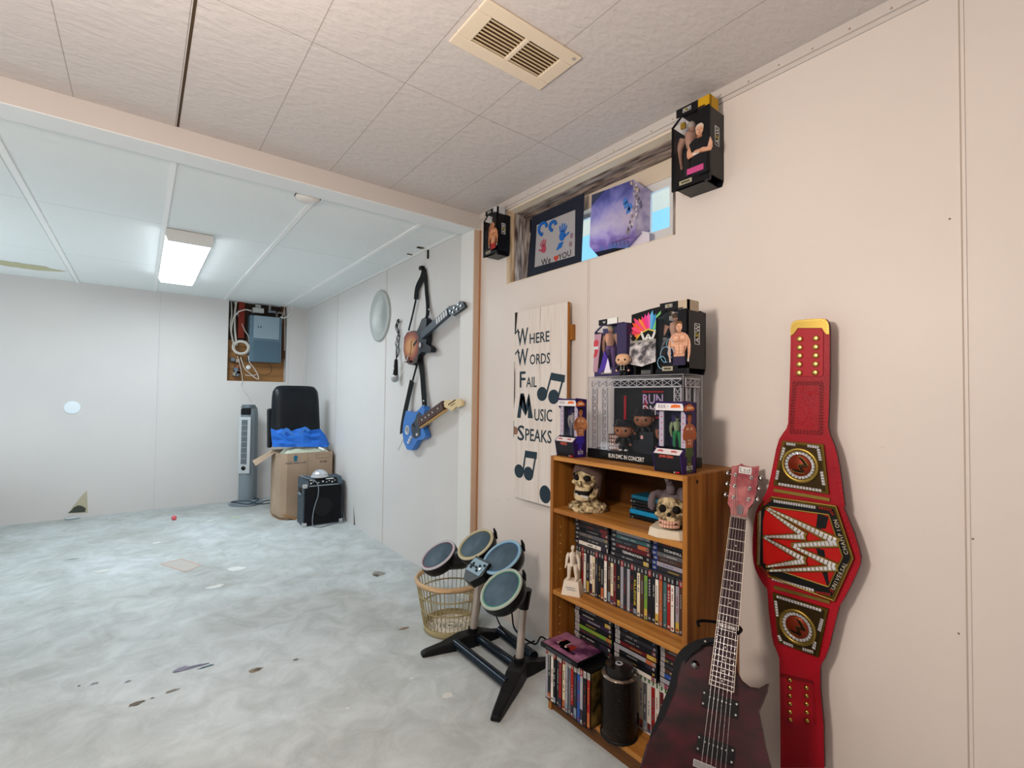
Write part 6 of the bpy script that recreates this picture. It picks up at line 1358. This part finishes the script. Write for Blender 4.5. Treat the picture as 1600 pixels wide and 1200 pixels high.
# strap
sp_ = [gp(u, v, .0) for u, v in ((1117, 1001), (1102, 1002), (1088, 1007), (1072, 1018), (1061, 1034), (1057, 1055), (1050, 1080), (1040, 1105), (1030, 1132), (1018, 1165))]
b = MB(GF); pth = bez([(x, y, -.010-.006*i) for i, (x, y) in enumerate(sp_)]+[(-.14, -.72, -.06), (-.04, -.805, -.05)], 5); b.ribbon(pth, [(1, .3, .7)]*len(pth), [.022]*8+[.034]*(len(pth)-8), .004, M_softblack); b.ribbon(pth[:8], (.6, .9, .2), .018, .005, M_softblack); o = b.build('strap', gt)
b = MB(GF); b.ball((sp_[1][0], sp_[1][1], -.004), .004, M_chrome, 8); b.build('strap_button', gt)
# stand with neck yoke
gs_ = thing('guitar_stand', (.62, -1.12, 0), 'black metal guitar stand behind the dark red guitar', 'guitar stand')
yc = gp(1128, 975, -.035); M_st = mat('#0c0c0e', .35, .5)
def gq(u, v, z): x, y = gp(u, v, z); return GF@Vector((x, y, z))
ym = gq(1126, 973, -.050)
b = MB(); b.tube(bez([gq(1092, 978, .006), gq(1090, 972, .0), gq(1098, 970, -.014), gq(1112, 971, -.036), ym, gq(1142, 975, -.046), gq(1152, 978, -.03), gq(1158, 984, -.008), gq(1153, 990, .004)], 5), .0042, M_st, 10); b.build('neck_yoke', gs_)
bt = GF@Vector((0, -.815, -.045)); gx = Vector((gw.x, gw.y, 0)).normalized(); gb = Vector((gx.y, -gx.x, 0)); 
if gb.dot(Vector((0, -1, 0))) < 0: gb = -gb
b = MB(); low = GF@Vector((0, -.74, -.085)); b.tube([ym, GF@Vector((0, -.5, -.085)), low, Vector((low.x, low.y, .06))+gb*.02], .009, M_st, 12); b.build('upright', gs_)
for s_ in (-1, 1):
    b = MB(); e = GF@Vector((s_*.07, -.812, -.045)); b.tube([GF@Vector((0, -.79, -.085)), GF@Vector((s_*.07, -.812, -.075)), e, GF@Vector((s_*.07, -.812, -.008)), GF@Vector((s_*.07, -.795, .0))], .008, M_st, 10); b.build('cradle_arm', gs_)
    b = MB(); q = Vector((low.x, low.y, .10))+gb*.02; f_ = Vector((low.x, low.y, .009))+gx*s_*.17-gb*.12; b.tube([q, f_], .008, M_st, 10); b.ball(f_, .011, M_black, 10); b.build('leg', gs_)
b = MB(); q = Vector((low.x, low.y, .10))+gb*.02; f_ = Vector((low.x, low.y, .009))+gb*.17; b.tube([q, f_], .008, M_st, 10); b.ball(f_, .011, M_black, 10); b.build('leg', gs_)

# ------------------------------------------------------------------ championship belt on the wall
BY = WY+.052
Z7 = lambda pts: [(1160+x/3.752, 480+y/3.752) for x, y in pts]
Z9 = lambda pts: [(1160+x/3.157, 760+y/3.157) for x, y in pts]
def bl(pts, y): return [(-q.x, q.z) for q in wp(pts, y)]
bt_ = thing('championship_belt', P(1262, 850, y=WY+.03), 'long red leather championship belt with gold plates hung vertically on the wall', 'belt')
lo = Z7([(283, 162), (283, 130), (288, 100), (302, 82), (330, 74), (400, 68), (465, 66), (490, 70), (505, 88), (511, 110), (512, 160), (512, 300), (512, 400), (508, 550), (502, 700), (512, 745), (535, 800), (552, 850), (568, 930), (580, 1010), (590, 1090), (600, 1160)])
lo += Z9([(500, 108), (520, 155), (550, 228), (572, 300), (584, 350), (580, 385), (560, 435), (538, 482), (505, 545), (478, 590), (462, 650), (446, 715), (430, 785), (405, 850), (388, 878), (383, 900), (384, 1000), (392, 1090), (400, 1175)])
botR, botL = (1288, 1200), (1219.5, 1200)
lo += [botR, botL]
lo += Z9([(187, 1175), (186, 1060), (184, 950), (182, 850), (172, 818), (155, 780), (146, 740), (138, 680), (130, 620), (126, 560), (122, 505), (100, 480), (78, 440), (62, 405), (54, 370), (50, 330), (50, 260), (56, 190), (66, 130), (80, 95), (100, 72)])
lo += Z7([(120, 1120), (138, 1088), (152, 1050), (168, 980), (184, 900), (198, 830), (216, 772), (240, 735), (258, 712), (268, 680), (271, 600), (275, 500), (278, 400), (281, 280)])
b = MB(FW(BY)); b.prism(bl(lo, BY), -.010, 0, M_red, side=mat('#3a0a10', .5)); b.build('leather_strap', bt_, .0015)
b = MB(FW(BY)); 
def stitch(b, pts, m, y=BY, step=.012, sz=(.0016, .005), z=.0004):
    pp = bl(pts, y)
    for i in range(len(pp)-1):
        a, c = Vector(pp[i]), Vector(pp[i+1]); L = (c-a).length; n = max(1, int(L/step)); an = math.atan2(c.y-a.y, c.x-a.x)
        for k in range(n): q = a+(c-a)*((k+.5)/n); b.box(-sz[1]/2, sz[1]/2, -sz[0]/2, sz[0]/2, 0, z+.0006, m, T(q.x, q.y, 0)@RZ(math.degrees(an)))
sr = mat('#c0202c', .4); 
stitch(b, Z7([(500, 170), (500, 400), (492, 700), (500, 750), (530, 830), (555, 940), (575, 1060), (588, 1150)]), sr)
stitch(b, Z7([(292, 420), (284, 690), (262, 735), (230, 780), (212, 840), (190, 950), (165, 1060), (140, 1110)]), sr)
stitch(b, Z9([(495, 130), (560, 330), (566, 370), (520, 480), (462, 590), (440, 680), (412, 790), (385, 840)]), sr)
stitch(b, Z9([(64, 180), (62, 360), (90, 440), (136, 510), (142, 600), (158, 740), (180, 800)]), sr)
b.build('edge_stitching', bt_)
# tooled panel
b = MB(FW(BY)); dr_ = mat('#860f1c', .4); pan = [(300, 440), (470, 440), (466, 745), (280, 735)]
for r_ in (pan, [(312, 452), (458, 452), (454, 730), (294, 722)]): stitch(b, Z7(r_+[r_[0]]), mat('#6a0a14', .5), step=.008, sz=(.005, .005))
rr = random.Random(9)
for k in range(40): q = bl(Z7([(310+rr.uniform(10, 130), 470+rr.uniform(0, 230))]), BY)[0]; b.tube([(q[0]+.006*math.cos(a+k), q[1]+.006*math.sin(a+k), .0) for a in (0, .8, 1.6, 2.4)], .0012, mat('#b0202c', .4), 5)
b.build('tooled_panel', bt_)
# snap patch with brass snaps and gold tip
b = MB(FW(BY)); b.prism(bl(Z7([(284, 168), (283, 130), (289, 100), (303, 83), (332, 75), (400, 69), (465, 67), (489, 72), (504, 89), (510, 112), (511, 160), (492, 158), (468, 122), (328, 122), (300, 160)]), BY), 0, .003, M_gold); b.build('gold_tip', bt_)
b = MB(FW(BY)); b.prism(bl(Z7([(300, 168), (330, 128), (462, 128), (476, 150), (474, 400), (462, 406), (302, 404)]), BY), 0, .003, mat('#a81826', .4)); b.build('snap_patch', bt_, .001)
b = MB(FW(BY))
stitch(b, Z7([(286, 160), (288, 112), (305, 90), (335, 82), (465, 74), (490, 82), (504, 100), (506, 150)]), mat('#e0c878', .4, .6), z=.0032, step=.006, sz=(.0018, .003)); b.build('tip_stitching', bt_)
for col in ((340, 187), (340, 237), (340, 286), (338, 336), (337, 386), (435, 183), (434, 234), (434, 284), (433, 334), (431, 384)):
    q = bl(Z7([col]), BY)[0]; b = MB(FW(BY)@T(q[0], q[1], .003)); b.lathe([(.008, 0), (.0085, .002), (.0072, .005), (.004, .006), (0, .006)], mat('#d8bc6a', .25, 1), n=16); b.build('snap', bt_)
for col in ((235, 954), (235, 993), (235, 1032), (236, 1071), (236, 1111), (237, 1149), (317, 992), (317, 1032), (318, 1073), (319, 1113), (320, 1154)):
    q = bl(Z9([col]), BY)[0]; b = MB(FW(BY)@T(q[0], q[1], .0)); b.lathe([(.0065, 0), (.006, .004), (.003, .0055), (0, .006)], mat('#c2a25a', .25, 1), n=14); b.build('snap', bt_)
b = MB(FW(BY)); b.prism(bl(Z9([(186, 920), (350, 960), (352, 975), (187, 938)]), BY), 0, .002, mat('#6a0a14', .5)); b.prism(bl(Z9([(350, 960), (366, 1175), (352, 1175), (338, 975)]), BY), 0, .0015, mat('#8a0e1a', .5)); b.build('lower_fold', bt_)
def gems(b, pts, m, y, n, s=.0052, z=.001, closed=False, w2=None):
    pp = [Vector(p) for p in bl(pts, y)]; Ls = [(pp[i+1]-pp[i]).length for i in range(len(pp)-1)]; tot = sum(Ls)
    for k in range(n):
        t = (k+.5)/n*tot; i = 0
        while t > Ls[i] and i < len(Ls)-1: t -= Ls[i]; i += 1
        q = pp[i]+(pp[i+1]-pp[i])*(t/Ls[i]); an = math.degrees(math.atan2((pp[i+1]-pp[i]).y, (pp[i+1]-pp[i]).x)); e = s if w2 is None else s*(1-.55*(k/n)) if w2 == 'taper' else s
        b.prism([(-tot/n*.42, -e/2), (tot/n*.42, -e/2), (tot/n*.42, e/2), (-tot/n*.42, e/2)], 0, .002, m, T(q.x, q.y, z)@RZ(an), s1=.55)
def side_plate(Z, outl, cen, R1, gem_lines, letter_rot):
    b = MB(FW(BY)); b.prism(bl(Z(outl), BY), 0, .006, M_dgold); b.build('side_plate', bt_, .0015); pl = bt_.children[-1] if False else None
    o = COL.objects[-1]
    b = MB(FW(BY)); oo = Z(outl); c_ = (sum(p[0] for p in oo)/4, sum(p[1] for p in oo)/4); inn = [(c_[0]+(p[0]-c_[0])*.88, c_[1]+(p[1]-c_[1])*.9) for p in oo]; b.prism(bl(inn, BY), .006, .0066, mat('#3c2e18', .4, .7)); b.build('dark_inset', o)
    q = bl(Z([cen]), BY)[0]; A_ = FW(BY)@T(q[0], q[1], .0066)
    b = MB(A_); b.lathe([(R1, 0), (R1, .004), (R1*.95, .006), (R1*.83, .006), (R1*.80, .003), (R1*.80, .001), (0, .001)], M_gold, n=40); b.build('medallion', o)
    b = MB(A_); b.lathe([(R1*.60, .001), (R1*.58, .0025), (0, .0028)], mat('#7a2c16', .4, .4), n=30); b.lathe([(R1*.80, .0012), (R1*.60, .0014)], M_black, n=30)
    wmark(b, T(0, 0, .003)@RZ(letter_rot), R1*.52, M_gold); wmark(b, T(.0008, -.0008, .0036)@RZ(letter_rot), R1*.47, mat('#2a1a10', .35, .5)); b.build('medallion_logo', o)
    b = MB(A_)
    for k in range(24): a = k*15; b.prism([(-.0042, -.0040), (.0042, -.0040), (.0042, .0040), (-.0042, .0040)], 0, .002, M_cryst, RZ(a)@T(R1*.70, 0, .0014), s1=.6)
    b.build('crystal_ring', o)
    for ln, n in gem_lines: b = MB(FW(BY)); gems(b, Z(ln), M_cryst, BY, n, s=.0082, z=.0066); b.build('crystal_row', o)
    pass
side_plate(Z7, [(240, 782), (480, 804), (512, 1096), (186, 1042)], (342, 926), .050, [([(262, 800), (318, 806)], 4), ([(385, 812), (455, 822)], 5), ([(250, 820), (232, 900)], 5), ([(215, 955), (205, 1010)], 4), ([(215, 1035), (470, 1075)], 14), ([(450, 830), (462, 900)], 5), ([(468, 960), (482, 1045)], 5)], 62)
side_plate(Z9, [(152, 520), (428, 602), (378, 840), (182, 768)], (275, 690), .050, [([(172, 540), (395, 610)], 15), ([(168, 560), (178, 640)], 6), ([(398, 650), (382, 710)], 6), ([(182, 730), (195, 760)], 3), ([(205, 765), (255, 785)], 4), ([(300, 798), (355, 815)], 5), ([(362, 760), (355, 800)], 3)], 60)
for Z, pts in ((Z7, [(188, 1062), (515, 1118), (516, 1136), (188, 1080)]), (Z9, [(158, 488), (432, 562), (436, 578), (160, 504)])):
    b = MB(FW(BY)); b.prism(bl(Z(pts), BY), 0, .005, M_gold); b.build('gold_bar', bt_, .001)
# main plate
outp = [(150, 48), (466, 94), (552, 350), (456, 562), (130, 442), (80, 388), (78, 330), (82, 140), (100, 85)]
b = MB(FW(BY)); b.prism(bl(Z9(outp), BY), 0, .006, M_dgold); b.build('main_plate', bt_, .0015); mp_ = COL.objects[-1]
inp = [(160, 62), (455, 108), (536, 350), (446, 540), (138, 430), (94, 384), (92, 150), (108, 98)]
b = MB(FW(BY)); b.prism(bl(Z9(inp), BY), .006, .0075, M_black); b.build('black_border', mp_)
inp2 = [(140, 98), (432, 138), (500, 345), (430, 492), (145, 398), (108, 372), (108, 170), (118, 118)]
b = MB(FW(BY)); b.prism(bl(Z9(inp2), BY), .0075, .0085, mat('#b01410', .35, name='red_enamel')); b.build('red_field', mp_)
b = MB(FW(BY))
for seg in ([(140, 98), (432, 138)], [(432, 138), (500, 345)], [(500, 345), (430, 492)], [(430, 492), (145, 398)], [(150, 50), (466, 96)], [(466, 96), (550, 350)], [(550, 350), (456, 560)], [(456, 560), (132, 440)], [(82, 386), (84, 130)]):
    pa, pb = bl(Z9(seg), BY); b.tube([(pa[0], pa[1], .0085), (pb[0], pb[1], .0085)], .0024, M_gold, 8)
b.build('gold_edging', mp_)
b = MB(FW(BY)); gems(b, Z9([(158, 70), (368, 103)]), M_cryst, BY, 17, z=.0076, s=.0085); b.build('crystal_border', mp_); b = MB(FW(BY)); gems(b, Z9([(150, 452), (360, 512)]), M_cryst, BY, 15, z=.0076, s=.0085); b.build('crystal_border', mp_); b = MB(FW(BY)); gems(b, Z9([(94, 120), (88, 382)]), mat('#b8a89a', .3, .4), BY, 26, z=.0076, s=.005); b.build('crystal_border', mp_)
b = MB(FW(BY)); rg_ = mat('#a03028', .3, .3)
for ln in ([(380, 102), (446, 116)], [(442, 122), (455, 140)], [(370, 520), (440, 530)], [(436, 505), (455, 520)], [(110, 90), (145, 62)], [(98, 395), (140, 440)]): gems(b, Z9(ln), rg_, BY, 5, z=.0076, s=.007)
b.build('red_stones', mp_)
b = MB(FW(BY)); tc2 = mat('#b8ae98', .4, .2)
def along(b, s, p0, p1, h, up):
    a, c = bl(Z9([p0, p1]), BY); a, c = Vector(a), Vector(c); n = len(s); dv = (c-a); an = math.degrees(math.atan2(dv.y, dv.x))
    for k, ch_ in enumerate(s):
        if ch_ != ' ': q = a+dv*((k+.5)/n); b.text(ch_, h, tc2, T(q.x, q.y, .0082)@RZ(an))
along(b, 'UNIVERSAL', (450, 505), (516, 372), .010, 1); along(b, 'CHAMPION', (520, 335), (462, 160), .010, 1); b.build('plate_lettering', mp_)
# big double W of crystals, turned on its side
def bar(b, p0, p1, w0, w1, z):
    a, c = bl(Z9([p0, p1]), BY); a, c = Vector(a), Vector(c); d_ = (c-a).normalized(); n_ = Vector((-d_.y, d_.x))
    b.prism([tuple(a-n_*w0*.5), tuple(c-n_*w1*.5), tuple(c+n_*w1*.5), tuple(a+n_*w0*.5)], .0085, z, M_dgold)
    b.prism([tuple(a-n_*w0*.40), tuple(c-n_*w1*.40), tuple(c+n_*w1*.40), tuple(a+n_*w0*.40)], z, z+.0004, M_gold)
wl = [((125, 100), (482, 276), .006, .030), ((482, 276), (250, 288), .024, .016), ((250, 288), (478, 398), .010, .026), ((478, 398), (130, 412), .020, .008),
      ((122, 105), (322, 244), .005, .024), ((322, 244), (110, 244), .022, .008), ((110, 244), (322, 362), .008, .024), ((322, 362), (126, 392), .022, .007)]
b = MB(FW(BY)); 
for k, (p0, p1, w0, w1) in enumerate(wl): bar(b, p0, p1, w0, w1, .0105+.0006*k)
b.build('double_w_emblem', mp_)
b = MB(FW(BY))
for k, (p0, p1, w0, w1) in enumerate(wl):
    z = .0111+.0006*k; n = 16 if k in (0, 3) else 11
    for j in range(n):
        f_ = (j+.9)/(n+1); q0 = (p0[0]+(p1[0]-p0[0])*(f_-.38/n), p0[1]+(p1[1]-p0[1])*(f_-.38/n)); q1 = (p0[0]+(p1[0]-p0[0])*(f_+.38/n), p0[1]+(p1[1]-p0[1])*(f_+.38/n))
        ww = (w0+(w1-w0)*f_)*.62
        a, c = bl(Z9([q0, q1]), BY); a, c = Vector(a), Vector(c); d_ = (c-a).normalized(); n_ = Vector((-d_.y, d_.x))
        b.prism([tuple(a-n_*ww*.5), tuple(c-n_*ww*.5), tuple(c+n_*ww*.5), tuple(a+n_*ww*.5)], z, z+.0018, M_cryst, s1=.7)
b.build('emblem_crystals', mp_)
b = MB(FW(BY))
b.prism(bl(Z9([(378, 128), (430, 150), (418, 205), (368, 208)]), BY), .0086, .0092, M_black); b.build('black_globe_band', mp_); b = MB(FW(BY)); b.prism(bl(Z9([(370, 300), (410, 312), (420, 380), (385, 370)]), BY), .0086, .0092, M_black); b.build('black_globe_band', mp_); b = MB(FW(BY)); b.prism(bl(Z9([(398, 415), (425, 412), (434, 482), (424, 486)]), BY), .0086, .0092, M_black)
b.build('black_globe_band', mp_)
a = P(1263, 500, y=WY); b = MB(); b.cyl((a.x, WY, a.z-.004), (a.x, WY+.042, a.z-.004), .003, M_chrome, n=8); b.cyl((a.x, WY, a.z-.35), (a.x, WY+.042, a.z-.35), .003, M_chrome, n=8); tag(b.build('wall_nail'), 'steel nails behind the top of the red belt', 'nail')
# small scuffs on the near wall
b = MB(FW(WY))
for (u, v), (u2, v2) in (((1410, 890), (1418, 901)), ((1376, 696), (1382, 700))):
    p0, p1 = bl([(u, v)], WY)[0], bl([(u2, v2)], WY)[0]; b.tube([(*p0, .0003), (*p1, .0003)], .0018, mat('#e6dcd2', .6), 5)
for u, v in ((1498, 990), (1507, 940), (1520, 842), (1484, 342), (778, 781), (794, 780)): q = bl([(u, v)], WY)[0]; b.lathe([(.0025, 0), (.002, .0006), (0, .0006)], mat('#8a7668', .8), T(q[0], q[1], 0), n=8)
wr = bpy.data.objects['wall_right']; b.build('scuff_marks', wr)
# dark crack at the foot of the far right wall
b = MB(FW(WY)); b.prism(bl([(552.5, 790), (555, 820.5), (553, 820.5)], WY), 0, .0012, mat('#5a5450', .9)); b.build('wall_crack', bpy.data.objects['wall_right.001'])

# repeats of one kind share a group
for o in COL.objects:
    if o.parent is None and 'label' in o and 'group' not in o:
        g = {'vinyl_figure': 'big-headed vinyl figures', 'arcade_box': 'arcade-shaped toy boxes', 'skull_ornament': 'skull ornaments', 'guitar_controller': 'toy guitar controllers on the wall', 'handheld_console': 'pile of handheld consoles', 'figure_box': 'boxed wrestling figures', 'cable': 'cables around the breaker box'}.get(o.name.split('.')[0])
        if g: o['group'] = g
